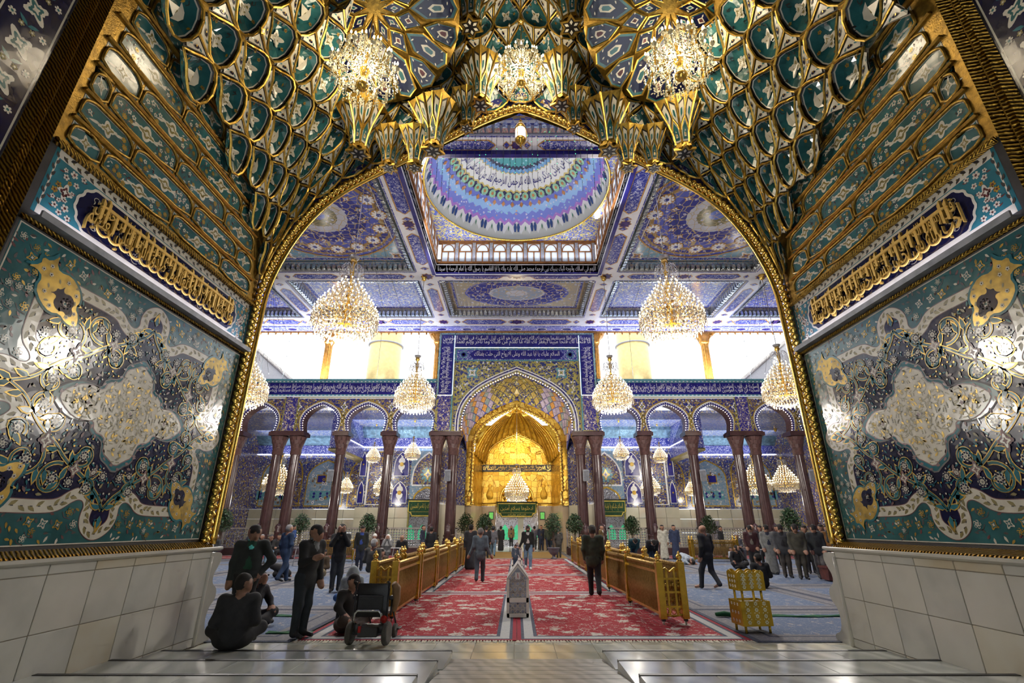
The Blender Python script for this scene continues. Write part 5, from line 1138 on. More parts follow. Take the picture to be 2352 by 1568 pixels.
for sg in (-1, 1): dense_text(t, lambda x, y: (sg * 5.25 - sg * (y - .5) * .78, YP - .045, lerp(14.4, 10.8, x) if sg > 0 else lerp(10.8, 14.4, x)), HEADS[2][:40], HEADS[1][:40])
t.build('white_lettering', 'white_glaze', po)
b = MB()
for sg in (-1, 1):
    b.box(sg * 4.70, YP - .06, 13.0, .04, .04, 4.6); b.box(sg * 5.25, YP - .06, 10.64, 1.1, .04, .04)
b.box(0, YP - .06, 14.33, 9.3, .04, .035); b.build('glow_line', 'glow_strip', po)
lb = MB(); inn = [(x * .975, 8.05 + (z - 8.05) * .985) for x, z in PA]
for k in range(64): x, z = interp(inn, (k + .5) / 64); lb.octa(x, YP + .02, z, .05, .05)
lb.build('arch_bulbs', 'bulb_white', po, kind='stuff')
# painted intrados stepping back to the golden arch
PB = parch(3.95, 7.2, 11.37)
NP = 24; A1 = [interp(PA, k / NP) for k in range(NP + 1)]; A2 = [interp(PB, k / NP) for k in range(NP + 1)]
mat('intrados_blue', (0.05, 0.07, 0.40), .3, var=.2); mat('intrados_orange', (0.52, 0.26, 0.08), .35, var=.3, scale=5); mat('intrados_lilac', (0.36, 0.32, 0.50), .35, var=.3, scale=5); mat('intrados_ochre', (0.34, 0.26, 0.08), .35, var=.35, scale=6)
def ip(u, v): a = interp(A1, u); c = interp(A2, u); s = v + .10 * math.sin(PI * v); return (lerp(a[0], c[0], v), lerp(YF + .3, YF + 4.0, v), lerp(a[1], c[1], v) + .35 * math.sin(PI * v))
b = MB(); g = 6; b.add([ip(k / 32, j / g) for j in range(g + 1) for k in range(33)], [(j * 33 + k, j * 33 + k + 1, (j + 1) * 33 + k + 1, (j + 1) * 33 + k) for j in range(g) for k in range(32)], 0, True); b.build('intrados', 'intrados_blue', po)
for j in range(7):
    for k in range(22):
        uc = (k + .5 + (.5 if j % 2 else 0)) / 22; vc = (j + .5) / 7; hu, hv = .44 / 22, .92 / 7
        if uc + hu > 1: continue
        q = [(uc - hu, vc), (uc, vc - hv), (uc + hu, vc), (uc, vc + hv)]
        if vc - hv < 0 or vc + hv > 1: q = [(u, max(0, min(1, v))) for u, v in q]
        b = MB(); P_ = [Vector(ip(*p)) for p in q]; dn = Vector((0, YF + 2, 7)); f = lambda p, s_: p + (dn - p).normalized() * s_
        b.add([f(p, .01) for p in P_] + [f(p, .06) for p in P_], [(4, 5, 6, 7), (0, 1, 5, 4), (1, 2, 6, 5), (2, 3, 7, 6), (3, 0, 4, 7)])
        top_ = abs(uc - .5) < .17; b.build('intrados_panel', ('tile_portal' if (k + j) % 3 else 'intrados_ochre') if top_ else ('intrados_lilac', 'intrados_orange', 'intrados_lilac', 'tile_pale')[(k + 2 * j) % 4], po)
# golden niche
gd = thing('golden_niche', 'golden pointed niche with ribbed half dome above the shrine door', 'niche', kind='structure')
YG = YF + 4.0; GI = parch(3.45, 7.0, 10.75)
for sg in (-1, 1):
    h = sorted([p for p in PB if p[0] * sg >= -1e-6], key=lambda p: p[1]); hi = sorted([p for p in GI if p[0] * sg >= -1e-6], key=lambda p: -p[1])
    b = MB(); b.prism([(sg * 3.95, 3.2)] + h + hi + [(sg * 3.45, 3.2)], lambda x, z: (x, YG, z), lambda x, z: (x, YG + .35, z)); b.build('gold_jamb', 'gold_mosaic', gd)
    b = MB(); b.lathe([(.16, 0), (.16, .1), (.07, .2), (.16, .5), (.10, .75), (.14, .85), (.1, 1.0)], 12, (sg * 3.38, YG - .05, 3.25)); b.build('jamb_vase', 'gold_bright', gd)
    b = MB(); b.prism([(sg * 3.95, YG), (sg * 5.8, YF + .9), (sg * 5.8, YF + 1.3), (sg * 3.95, YG + .4)], lambda x, y: (x, y, 3.2), lambda x, y: (x, y, 9.5)); b.build('cheek_wall', 'tile_back', gd)
    b = MB(); b.prism([(sg * 3.95, YG - .02), (sg * 5.8, YF + .88), (sg * 5.8, YF + 1.3), (sg * 3.95, YG + .4)], lambda x, y: (x, y, 0), lambda x, y: (x, y, 3.2)); b.build('cheek_dado', 'onyx', gd)
r = MB(); pth = [interp([(3.5, 4.2), *[p for p in GI if p[0] > 0], (0, 10.75)] + [(-p[0], p[1]) for p in reversed([p for p in GI if p[0] > 0])] + [(-3.5, 4.2)], k / 220) for k in range(221)]
r.tube([(x, YG - .05, z) for x, z in pth], [.13 + .05 * math.sin(k * 1.7) for k in range(221)], 7); r.build('gold_rope', 'gold_bright', gd)
# half dome of folded gold ribs
YB = YG + 3.6; nf = 26
_bk = parch(2.6, 6.6, 9.2); HDC = [(3.40, YG + .35, 7.1), (3.05, YG + 2.0, 6.8)] + [(x, YB - .02, z) for x, z in _bk] + [(-3.05, YG + 2.0, 6.8), (-3.40, YG + .35, 7.1)]
def hd(u, v, k=0):
    e = interp(HDC, u); ap = (0, YG + .30, 10.70); fold = .10 if k % 2 else 0.0
    p = Vector(ap).lerp(Vector(e), v); bulge = 1.05 * math.sin(PI * v ** .8) * (abs(e[0]) / 3.4) ** .6; st_ = .05 * (math.floor(v * 9) % 2) if v > .55 else 0
    return (p.x * (1 + .22 * math.sin(PI * v)) , p.y + .5 * math.sin(PI * v), p.z + bulge * .55 + fold * 1.6 * v + st_)
b = MB(); N2 = nf * 2; g = 18; b.add([hd(k / N2, j / g, k) for j in range(g + 1) for k in range(N2 + 1)], [(j * (N2 + 1) + k, j * (N2 + 1) + k + 1, (j + 1) * (N2 + 1) + k + 1, (j + 1) * (N2 + 1) + k) for j in range(g) for k in range(N2)]); b.build('ribbed_vault', 'gold_glow', gd)
for k in range(1, N2, 2): b = MB(); b.tube([tuple(Vector(hd(k / N2, j / 8, 0)) - Vector((0, .03, .02))) for j in range(1, 9)], .035, 5); b.build('rib', 'gold_bright', gd)
b = MB(); b.box2(-3.6, 3.6, YB, YB + .3, 3.3, 10); b.build('back_wall', 'gold_mosaic', gd)
for sg in (-1, 1):
    b = MB(); b.prism([(sg * 3.45, YG + .3), (sg * 2.9, YB), (sg * 3.3, YB + .1), (sg * 3.8, YG + .4)], lambda x, y: (x, y, 3.2), lambda x, y: (x, y, 7.3)); b.build('side_wall', 'gold_mosaic', gd)
    b = MB(); b.prism([(sg * 3.47, YG + .2), (sg * 2.85, YB - .05), (sg * 1.75, YB - .05), (sg * 1.75, YB + .3), (sg * 3.9, YB + .3), (sg * 3.9, YG + .2)], lambda x, y: (x, y, 0), lambda x, y: (x, y, 3.25)); b.build('marble_dado', 'portal_onyx', gd)
    b = MB(); q = parch(.62, 3.5, 5.7); b.tube([(sg * 2.25 + x, YB - .02, z) for x, z in q], .05, 5, True); b.build('blind_arch', 'gold_bright', gd)
    b = MB(); b.lathe([(0, 4.0), (.22, 4.05), (.32, 4.4), (.2, 4.7), (.1, 4.9), (.2, 5.1), (0, 5.3)], 10, (sg * 2.25, YB, -.2), sy=.25); b.build('vase_relief', 'gold_glow', gd)
    b = MB(); b.box(sg * 2.1, YB - .10, 2.55, .42, .08, .62); o = b.build('sign_screen_case', 'black_line', gd); b = MB(); b.box(sg * 2.1, YB - .15, 2.55, .32, .02, .50); b.build('sign_screen', 'screen_green', o)
b = MB(); b.box2(-2.95, 2.95, YB - .10, YB, 6.05, 6.62); b.build('script_band', 'black_line', gd)
t = MB(); dense_text(t, lambda x, y: (lerp(-2.85, 2.85, x), YB - .12, lerp(6.12, 6.56, y)), HEADS[2][:38], HEADS[0][:38]); t.build('gold_lettering', 'gold_bright', gd)
b = MB(); b.tube([(x, YB - .06, z) for x, z in parch(2.6, 6.65, 9.2)], .09, 6); b.build('inner_arch_rope', 'gold_bright', gd)
b = MB(); q = parch(1.35, 3.6, 5.35); b.tube([(x, YB - .05, z) for x, z in q], .10, 6); b.build('door_arch', 'gold_bright', gd)
b = MB()
for k in range(7):
    for j in range(3): a = PI * (k + .5 + (j % 2) * .5) / 7.5; rr = 1.2 - j * .17; b.octa(rr * math.cos(a), YB - .08 - j * .03, 3.65 + rr * 1.15 * math.sin(a), .14, .2)
b.build('door_stalactites', 'gold_bright', gd, kind='stuff')
b = MB(); b.prism(parch(.82, 3.62, 4.55), lambda x, z: (x, YB - .04, z), lambda x, z: (x, YB - .01, z)); b.build('lunette', 'mirror_silver', gd)
for sg in (-1, 1):
    b = MB(); b.lathe([(.07, 0), (.07, 3.4)], 8, (sg * 1.72, YB - .1, 0)); b.build('door_post', 'steel', gd)
b = MB(); b.box2(-1.8, 1.8, YB - .02, YB + .3, 3.2, 3.7); b.build('lintel', 'gold_mosaic', gd)
# shrine screen glimpsed through the doors
zr = thing('shrine_screen', 'silver shrine screen glowing green behind the golden door', 'screen', (0, 47.5, 0))
b = MB(); b.box2(-14, 14, 0, .2, 0, 5.5); b.build('screen_wall', 'silver_lattice', zr)
for k in range(-12, 13):
    b = MB(); b.prism(parch(.42, .6, 1.9, 4), lambda x, z: (x + k * 1.1, -.03, z), lambda x, z: (x + k * 1.1, -.01, z)); b.build('glow_window', 'green_glow', zr)
b = MB(); b.box2(-14, 14, -.25, .1, 2.9, 3.3); b.build('gold_cornice', 'gold_glow', zr)
b = MB(); b.box(.35, -1.2, 1.6, .5, .5, 3.4); b.box(.35, -1.2, 2.6, .62, .62, .12); b.build('inner_pillar', 'onyx_b', zr)
# ---------------------------------------------------------------- porch behind the arcade
YW = 41.0
wr = random.Random(8)
for sd, nm in ((-1, 'wheelchair'), (1, 'bookstand')):
    p = thing('wall_porch', f'tiled porch wall behind the arcade with onyx dado, {nm} side', 'wall', kind='structure')
    S_ = lambda a, c: sorted((sd * a, sd * c))
    door = (6.35, 8.45) 
    b = MB()
    for a, c, z0, z1 in ((3.9, 5.9, 3.2, 9.6), (8.9, 13.2, 3.2, 9.6), (5.9, 8.9, 3.7, 9.6)): b.box2(*S_(a, c), YW, YW + .4, z0, z1)
    b.build('tile_wall', 'tile_back', p)
    for a, c in ((3.9, 5.0), (5.0, 5.95), (8.85, 9.9), (9.9, 11.0), (11.0, 12.1), (12.1, 13.2)):
        for z0, z1 in ((.0, 1.2), (1.2, 2.35), (2.35, 3.18)):
            b = MB(); q = S_(a, c); b.bbox(q[0] + .01, q[1] - .01, YW - .06, YW + .3, z0 + .01, z1 - .01, .01); b.build('onyx_slab', 'onyx' if wr.random() < .5 else 'onyx_b', p)
    i = Inlay(lambda u, v, d: (sd * u, YW - d, v), .02)
    PT = ['tile_field', 'tile_pale', 'gold_tile', 'bead_white', 'navy_band', 'green_gold', 'teal_line']
    # big blind arch over the side door
    i.P([(5.95, 3.75), (8.85, 3.75), (8.85, 7.9), (5.95, 7.9)], 1, 1)
    ar = [(7.4 + x, z) for x, z in parch(1.28, 5.0, 7.55)]; i.P([(8.68, 4.9)] + ar + [(6.12, 4.9)], 0, 2); i.ribbon([(8.68, 4.9)] + ar + [(6.12, 4.9)], .12, 3, 3, True)
    i.flower(7.4, 5.75, .62, 10, 6, 2, 3); i.quatre(7.4, 5.75, .34, .45, 2, 3, 4, 6)
    for k in range(10): i.ribbon([(7.4 + u, 5.6 + v) for u, v in spiral(.72 * math.cos(k * .63), .85 * math.sin(k * .63) + .1, .26, k, 1.1, 1 if k % 2 else -1, 12)], .05, 5, 3)
    dr = [(7.4 + x, z) for x, z in parch(1.05, 3.6, 4.75)]; i.ribbon(dr, .14, 2, 3)
    for (a, c) in ((4.15, 4.75), (5.1, 5.8), (9.05, 10.25), (12.6, 13.1)):
        for z0, z1 in ((3.5, 5.2), (5.65, 7.6)):
            m_ = (a + c) / 2; h = (c - a) / 2; i.P([(m_ + x, z) for x, z in [(h, z0)] + parch(h, z0 + .5, z1) + [(-h, z0)]], 4, 2); i.ribbon([(m_ + x, z) for x, z in [(h, z0)] + parch(h, z0 + .5, z1) + [(-h, z0)]], .06, 3, 3, True)
            i.P([(m_ + x * h * 1.3, lerp(z0, z1, .5) + y * h * 2.1) for x, y in four([(.12, -.0), (.36, .12), (.3, .3), (.1, .42), (.1, .5), (.22, .62)])], 3, 4) if h > .25 else None
            i.disc(m_, lerp(z0, z1, .48), h * .3, 2, 5, 8)
    i.P([(10.5, 3.4), (12.4, 3.4), (12.4, 7.7), (10.5, 7.7)], 0, 2); i.ribbon([(10.5, 3.4), (12.4, 3.4), (12.4, 7.7), (10.5, 7.7)], .16, 3, 3, True)
    for k in range(26): i.flower(wr.uniform(10.7, 12.2), wr.uniform(3.6, 7.5), wr.uniform(.06, .14), 6, wr.choice((2, 3, 1)), 4, 3)
    i.build('wall_inlay', PT, p)
    l_ = MB(); l_.prism([(sd * x, z) for x, z in [(7.4 - .95, 3.62)] + [(7.4 + x, z) for x, z in reversed(parch(.95, 3.7, 4.62))] + [(7.4 + .95, 3.62)]], lambda x, z: (x, YW - .05, z), lambda x, z: (x, YW - .03, z)); l_.build('door_lunette', 'mirror_silver', p)
    # cornice bands and porch ceiling
    b = MB(); b.box2(*S_(3.9, 13.2), YW - .35, YW, 7.95, 8.02); b.build('glow_line', 'glow_strip', p)
    b = MB(); b.box2(*S_(3.9, 13.2), YW - .3, YW + .1, 8.05, 8.75); b.build('navy_frieze', 'cartouche_blue', p)
    b = MB(); b.prism([(YW - .3, 8.75), (YW - .9, 9.35), (YW - .9, 9.6), (YW, 9.6)], lambda y, z: (sd * 3.9, y, z), lambda y, z: (sd * 13.2, y, z)); b.build('teal_cove', 'mirror_teal', p)
    b = MB(); b.box2(*S_(3.9, 24.2), YF + .9, 53, 9.6, 9.8); b.build('porch_ceiling', 'ceil_blue2', p)
    b = MB(); b.box2(*S_(13.0, 13.6), YF + .9, YW + 5.4, 7.0, 9.6); b.build('cross_beam', 'cartouche_blue', p)
    b = MB(); b.box2(*S_(12.95, 13.65), YF + .9, YW + 5.4, 6.85, 7.05); b.build('cross_beam_soffit', 'olive_tile', p)
    b = MB(); b.box2(*S_(12.9, 13.0), YF + .9, YW + 4.4, 7.98, 8.03); b.build('glow_line', 'glow_strip', p)
    # deeper outer bays
    b = MB(); b.box2(*S_(13.2, 24.2), YW + 4.5, YW + 4.9, 3.2, 9.6); b.build('outer_tile_wall', 'tile_back', p)
    for k in range(9):
        for z0, z1 in ((0, 1.2), (1.2, 2.35), (2.35, 3.18)): b = MB(); q = S_(13.2 + k * 1.22, 14.4 + k * 1.22); b.bbox(q[0] + .01, q[1] - .01, YW + 4.44, YW + 4.8, z0 + .01, z1 - .01, .01); b.build('onyx_slab', 'onyx' if wr.random() < .5 else 'onyx_b', p)
    b = MB(); b.box2(*S_(13.2, 24.2), YW + 4.1, YW + 4.5, 7.95, 8.02); b.build('glow_line', 'glow_strip', p)
    b = MB(); b.box2(*S_(13.2, 24.2), YW + 4.15, YW + 4.6, 8.05, 8.8); b.build('navy_frieze', 'cartouche_blue', p)
    b = MB(); b.prism([(YW + 4.2, 8.8), (YW + 3.5, 9.4), (YW + 3.5, 9.6), (YW + 4.5, 9.6)], lambda y, z: (sd * 13.2, y, z), lambda y, z: (sd * 24.2, y, z)); b.build('teal_cove', 'mirror_teal', p)
    i = Inlay(lambda u, v, d: (sd * u, YW + 4.5 - d, v), .02)
    for a, c in ((13.9, 15.4), (15.9, 19.3), (19.8, 21.0), (21.4, 23.5)):
        m_ = (a + c) / 2; h = (c - a) / 2; sh = [(m_ + h, 3.45)] + [(m_ + x, z) for x, z in parch(h, 5.6, 7.5)] + [(m_ - h, 3.45)]
        i.P(sh, 1 if h > 1 else 0, 1); i.ribbon(sh, .12, 2, 2, True)
        if h > 1: i.P([(m_ - 1.3, 4.0), (m_ + 1.3, 4.0), (m_ + 1.3, 4.75), (m_ - 1.3, 4.75)], 6, 2); [i.disc(m_ + u, v, .12, 4, 3, 8) for u in (-.9, -.3, .3, .9) for v in (4.25, 4.52)]; i.P([(m_ - .05, 5.4), (m_ + .85, 5.4), (m_ + .85, 6.2), (m_ - .05, 6.2)], 2, 2); i.P([(m_ + .05, 5.5), (m_ + .75, 5.5), (m_ + .75, 6.1), (m_ + .05, 6.1)], 4, 3)
        for k in range(30): i.flower(wr.uniform(m_ - h * .8, m_ + h * .8), wr.uniform(3.7, 6.6), wr.uniform(.06, .16), 6, wr.choice((2, 3, 2)), 4, 3)
    i.build('outer_inlay', PT, p)
    # window-like doors in the onyx
    for x in ((16.4, 17.6) if sd > 0 else ()):
        b = MB(); b.box(x, YW + 4.4, 1.45, .8, .1, 1.5); b.build('lift_door', 'steel', p)
# green banners over the three doors
def banner(x, y, z0, z1, hw, text, label, sub=None):
    r = thing('door_banner', label, 'banner', (x, y, z0)); h = z1 - z0; m = MB()
    sh = [(-hw, h * .28), (-hw + .22, h * .22), (-hw + .34, 0), (hw - .34, 0), (hw - .22, h * .22), (hw, h * .28), (hw, h), (-hw, h)]
    m.prism(sh, lambda u, v: (u, -.03, v), lambda u, v: (u, .03, v)); m.build('cloth', 'banner_green', r)
    b = MB(); i = Inlay(lambda u, v, d: (u, -.03 - d, v), .006); i.ribbon([(u * .95, h * .5 + (v - h * .5) * .88) for u, v in sh], .09, 0, 1, True); i.ribbon([(-hw * .85, h * .30), (hw * .85, h * .30)], .02, 0, 1); i.build('gold_border', 'banner_gold', r)
    t = MB(); put_text(t, text, lambda u, v, d: (lerp(-hw * .82, hw * .82, u), -.045, lerp(h * .36, h * .82, v))); 
    if sub: put_text(t, sub, lambda u, v, d: (lerp(-hw * .45, hw * .45, u), -.045, lerp(h * .08, h * .24, v)))
    t.build('gold_lettering', 'banner_gold', r)
    b = MB(); b.tube([(-hw - .1, 0, h + .04), (hw + .1, 0, h + .04)], .05, 6); b.build('rod', 'black_line', r)
banner(0, YB - .35, 2.42, 3.55, 1.62, "ادخلوها بسلام آمنين", 'green and gold embroidered banner over the golden portal door', "السلام عليكم")
banner(-7.42, YW - .35, 2.45, 3.72, 1.40, "السلام عليك يا ناصر الحسين", 'green embroidered banner over the side door nearer the wheelchair')
banner(7.42, YW - .35, 2.45, 3.72, 1.40, "السلام عليكم يا اولياء الله واحباءه", 'green embroidered banner over the side door nearer the bookstand')
for sd in (-1, 1):
    d = thing('door_frame', f'gilt frame of the side door, {"wheelchair" if sd < 0 else "bookstand"} side', 'door frame', (sd * 7.4, YW, 0))
    for sg in (-1, 1): b = MB(); b.lathe([(.12, 0), (.12, .1), (.07, .2), (.07, 3.5), (.11, 3.6)], 8, (sg * 1.35, -.15, 0)); b.build('post', 'green_gold', d)
    b = MB(); b.box2(-1.4, 1.4, -.12, .1, 3.5, 3.72); b.build('lintel', 'green_gold', d)
# ---------------------------------------------------------------- lattice fences with silver balls between the columns
def fence(x0, x1, label):
    r = thing('lattice_fence', label, 'fence', ((x0 + x1) / 2, YF + .1, 0), group='lattice fences'); w = (x1 - x0) / 2
    b = MB(); b.box2(-w, w, -.1, .5, 0, .42); b.build('plinth', 'brown_marble', r)
    b = MB()
    for z in (.46, 1.62): b.box2(-w, w, .0, .1, z - .04, z + .04)
    for x in (-w + .05, w - .05): b.box2(x - .05, x + .05, .0, .1, .42, 1.66)
    b.build('frame', 'frame_grey', r)
    b = MB(); n = max(2, int(2 * w / .17)); s = 2 * w / n
    for k in range(1, n): b.box2(-w + k * s - .012, -w + k * s + .012, .04, .064, .46, 1.6)
    for j in range(7):
        z = .60 + j * .155; b.box2(-w, w, .04, .064, z - .012, z + .012)
        for k in range(1, n): b.octa(-w + k * s, .052, z, .062, .062)
    b.build('ball_lattice', 'steel', r, kind='stuff')
FN = ((6.1, 8.7), (9.55, 12.1), (13.0, 15.3), (17.5, 19.6)); 
for sd, nm in ((-1, 'wheelchair'), (1, 'bookstand')):
    for k, (a, c) in enumerate(FN): q = sorted((sd * a, sd * c)); fence(q[0], q[1], f'silver ball lattice fence, {ORD[k]} bay from the portal on the {nm} side')
    q = sorted((sd * 3.3, sd * 4.1)); fence(q[0], q[1], f'narrow silver ball lattice beside the portal aisle, {nm} side')
    for k, x in enumerate((4.52, 5.66, 9.13, 12.55, 15.75, 17.05, 20.05)):
        b = MB(); b.lathe([(.24, 0), (.24, .3), (.17, .4), (.17, 1.3), (.22, 1.4), (.14, 1.5), (.20, 1.7), (.12, 1.85), (0, 1.95)], 12, (sd * x, YF - .34, 0))
        tag(b.build('newel_post', 'brown_marble'), f'turned brown newel before the {ORD[k]} column, {nm} side', 'post', 'newel posts')
# loudspeakers on the column shafts
sk = MB(); sk.bbox(-.20, .20, -.16, .16, -.38, .38, .03); skm = sk.mesh('cabinet', 'speaker_grey'); sg_ = MB(); sg_.box2(-.17, .17, -.175, -.16, -.34, .34); sgm = sg_.mesh('grille', 'speaker_dark'); sb = MB(); sb.box2(-.04, .04, .15, .4, -.06, .06); sbm = sb.mesh('bracket', 'speaker_dark')
for sd, nm in ((-1, 'wheelchair'), (1, 'bookstand')):
    for k, (x, w) in enumerate(((4.75, 'portal'), (12.8, 'fourth'), (20.3, 'seventh'))):
        s = thing('loudspeaker', f'grey loudspeaker on the {w} column, {nm} side', 'loudspeaker', (sd * x, YF - .25, 5.0), sd * -.35 * (k > 0) * 1.0, 'column loudspeakers'); s.rotation_euler[0] = .15; inst('cabinet', skm, s); inst('grille', sgm, s); inst('bracket', sbm, s)
# ---------------------------------------------------------------- outside: minarets and roof edges in the glare
mat('sunlit_gold', (0.60, 0.45, 0.18), .35, metal=.3, var=.1, scale=3, bump=.2, bscale=-2); mat('outer_white', (0.34, 0.33, 0.32), .7, var=.04)
for sd, x in ((-1, -13.8), (1, 12.2)):
    mn = thing('minaret', f'gilded minaret shaft outside, {"wheelchair" if sd < 0 else "bookstand"} side', 'minaret', (x, 47, 9.8)); b = MB(); b.lathe([(1.7, 0), (1.65, 16)], 28); b.build('shaft', 'sunlit_gold', mn)
    b = MB(); b.lathe([(1.8, 3.6), (1.8, 3.7)], 28); b.lathe([(1.8, 9.6), (1.8, 9.7)], 28); b.build('band', 'outer_white', mn)
for sd in (-1, 1):
    e = thing('outer_roof', f'white parapet wing rising outside the clerestory, {"wheelchair" if sd < 0 else "bookstand"} side', 'building'); b = MB(); q = [(sd * 17.0, 11.5), (sd * 27, 11.5), (sd * 27, 19.5)]
    b.prism(q, lambda x, z: (x, 40, z), lambda x, z: (x, 40.6, z)); b.build('parapet', 'outer_white', e)
    b = MB(); b.tube([(sd * 17.0, 39.8, 11.5), (sd * 27, 39.8, 19.5)], .16, 4); b.build('coping', 'frame_grey', e)
for sd in (-1, 1):                                                    # porch cove lighting: the glow lines' own light
    light('porch_cove_lamp', 'AREA', (sd * 8.5, YW - .6, 8.0), 420, (0.80, 0.84, 1.0), .2, (PI * .85, 0, 0), 9.0).data.size = 9.0
    light('porch_cove_lamp', 'AREA', (sd * 18.5, YW + 3.9, 8.0), 420, (0.80, 0.84, 1.0), .2, (PI * .85, 0, 0), 9.0).data.size = 9.0
light('portal_niche_lamp', 'POINT', (0, YG - 1.0, 8.4), 360, (1, .84, .52), .5)
light('shrine_lamp', 'AREA', (0, 46, 5.3), 500, (1, .96, 1), 14, (0, 0, 0), 3)
# ================================================================== chandeliers and lamps
mat('crystal', (0.80, 0.70, 0.52), 0.06, var=0.2, trans=0.45, spec=0.8)
mat('crystal_clear', (0.90, 0.92, 0.95), 0.04, var=0.05, trans=0.7, spec=0.8)
mat('candle_flame', (1, .9, .7), .5, emit=(1.0, 0.80, 0.50), es=16.0)
mat('candle_sleeve', (0.80, 0.74, 0.58), .4, var=.1)
for q in ('candle_flame', 'bulb_white', 'glow_strip', 'led_white', 'green_glow', 'screen_green'): MT[q].cycles.emission_sampling = 'NONE'
WARM = (1.0, 0.94, 0.86)
def pear_meshes():
    """tall pear-shaped crystal chandelier, 2.3 wide and 3.3 high, origin at its lowest drop"""
    rg = random.Random(17); st = MB(); st.lathe([(.03, .5), (.10, .7), (.05, .9), (.12, 1.3), (.05, 1.6), (.10, 2.1), (.04, 2.4), (.09, 2.75), (.05, 3.0), (.13, 3.1), (.10, 3.3)], 10)
    ar = MB(); fl = MB(); sl = MB(); cr = MB()
    tiers = [(.80, 1.10, 30), (1.02, 1.08, 30), (1.24, .98, 26), (1.46, .84, 24), (1.66, .70, 20), (1.86, .56, 16), (2.06, .43, 12), (2.26, .30, 8)]
    for j, (z, r, n) in enumerate(tiers):
        for k in range(n):
            a = 2 * PI * (k + .5 * (j % 2)) / n; c, s = math.cos(a), math.sin(a)
            if k % 2 == 0: ar.tube([(.08 * c, .08 * s, z - .12), (r * .55 * c, r * .55 * s, z - .26), (r * c, r * s, z - .05)], .014, 4)
            sl.box(r * c, r * s, z + .035, .03, .03, .09); fl.octa(r * c, r * s, z + .13, .028, .045)
            cr.octa(r * c, r * s, z - .10, .035, .09); cr.octa(r * 1.02 * c, r * 1.02 * s, z - .26, .03, .08); cr.lathe([(.02, -.03), (.05, .0)], 5, (r * c, r * s, z), smooth=False)
        for k in range(n):
            a = 2 * PI * (k + rg.random()) / n; rr = r * rg.uniform(.5, 1.0); cr.octa(rr * math.cos(a), rr * math.sin(a), z - rg.uniform(.05, .25), .03, .07)
    for j in range(7):                                              # closing basket of drops
        z = .70 - j * .095; r = 1.06 * math.cos(PI / 2 * (j / 7) ** 1.2); n = int(8 + 34 * r)
        for k in range(n): a = 2 * PI * (k + .5 * (j % 2)) / n; cr.octa(r * math.cos(a), r * math.sin(a), z, .04, .085)
    for k in range(24): a = 2 * PI * k / 24; cr.octa(.98 * math.cos(a), .98 * math.sin(a), .36, .045, .10); cr.octa(.7 * math.cos(a), .7 * math.sin(a), .14, .045, .1)
    cr.octa(0, 0, .08, .08, .12)
    w = MB()
    for k in range(14):                                             # crown of weeping sprays
        a = 2 * PI * k / 14; c, s = math.cos(a), math.sin(a); w.tube([(.05 * c, .05 * s, 2.72), (.20 * c, .20 * s, 2.98), (.33 * c, .33 * s, 2.95), (.40 * c, .40 * s, 2.80)], .012, 4)
        for q in range(4): w.octa((.36 + .02 * q) * c, (.36 + .02 * q) * s, 2.78 - q * .08, .03, .05)
        w.octa(.2 * c, .2 * s, 2.7, .03, .08); w.octa(.27 * c, .27 * s, 2.5, .03, .08)
    w.lathe([(.02, 3.2), (.16, 3.26), (.20, 3.36)], 12)
    return [('stem', st.mesh('stem', 'gold_bright'), None), ('arms', ar.mesh('arms', 'gold_bright'), 'stuff'), ('candle_sleeves', sl.mesh('candle_sleeves', 'candle_sleeve'), 'stuff'), ('flames', fl.mesh('flames', 'candle_flame'), 'stuff'), ('crystal_drops', cr.mesh('crystal_drops', 'crystal'), 'stuff'), ('crown', w.mesh('crown', 'crystal_clear'), None)]
PEAR = pear_meshes()
def hang_pear(x, y, z, s, ztop, label, power, grp, canopy=True):
    c = thing('chandelier', label, 'chandelier', (x, y, z), random.random() * .3, grp); c.scale = (s, s, s)
    for n, me, kd in PEAR: inst(n, me, c, kind=kd)
    b = MB(); b.tube([(0, 0, 3.3), (0, 0, (ztop - z) / s)], .018, 5); b.build('cable', 'steel', c)
    if canopy: b = MB(); h = (ztop - z) / s; b.lathe([(.02, -.3), (.14, -.22), (.12, -.1), (.2, 0)], 10, (0, 0, h)); b.build('ceiling_canopy', 'gold_bright', c)
    light('chandelier_light', 'POINT', (x, y, z - .35 * s), power, WARM, .4 * s)
    return c
HP_ = 1250
hang_pear(-6.10, 15.5, 7.75, 1.02, ZC + .5, 'large pear-shaped crystal chandelier, the left one of the two highest', HP_, 'court chandeliers')
hang_pear(5.52, 15.5, 7.75, 1.02, ZC + .5, 'large pear-shaped crystal chandelier, the right one of the two highest', HP_, 'court chandeliers')
hang_pear(-5.6, 25.4, 7.45, .98, ZC, 'crystal chandelier hanging just left of the tiled portal', HP_, 'court chandeliers')
hang_pear(5.25, 25.4, 7.45, .98, ZC, 'crystal chandelier hanging just right of the tiled portal', HP_, 'court chandeliers')
hang_pear(14.7, 25.2, 7.7, 1.08, ZC, 'crystal chandelier near the right edge of the great arch', HP_, 'court chandeliers')
hang_pear(-14.9, 25.2, 7.7, 1.08, ZC, 'crystal chandelier half hidden at the left edge of the great arch', HP_, 'court chandeliers')
hang_pear(0, YG - .4, 3.45, .82, 10.9, 'bright crystal chandelier hanging in the golden niche', 90, 'porch chandeliers')
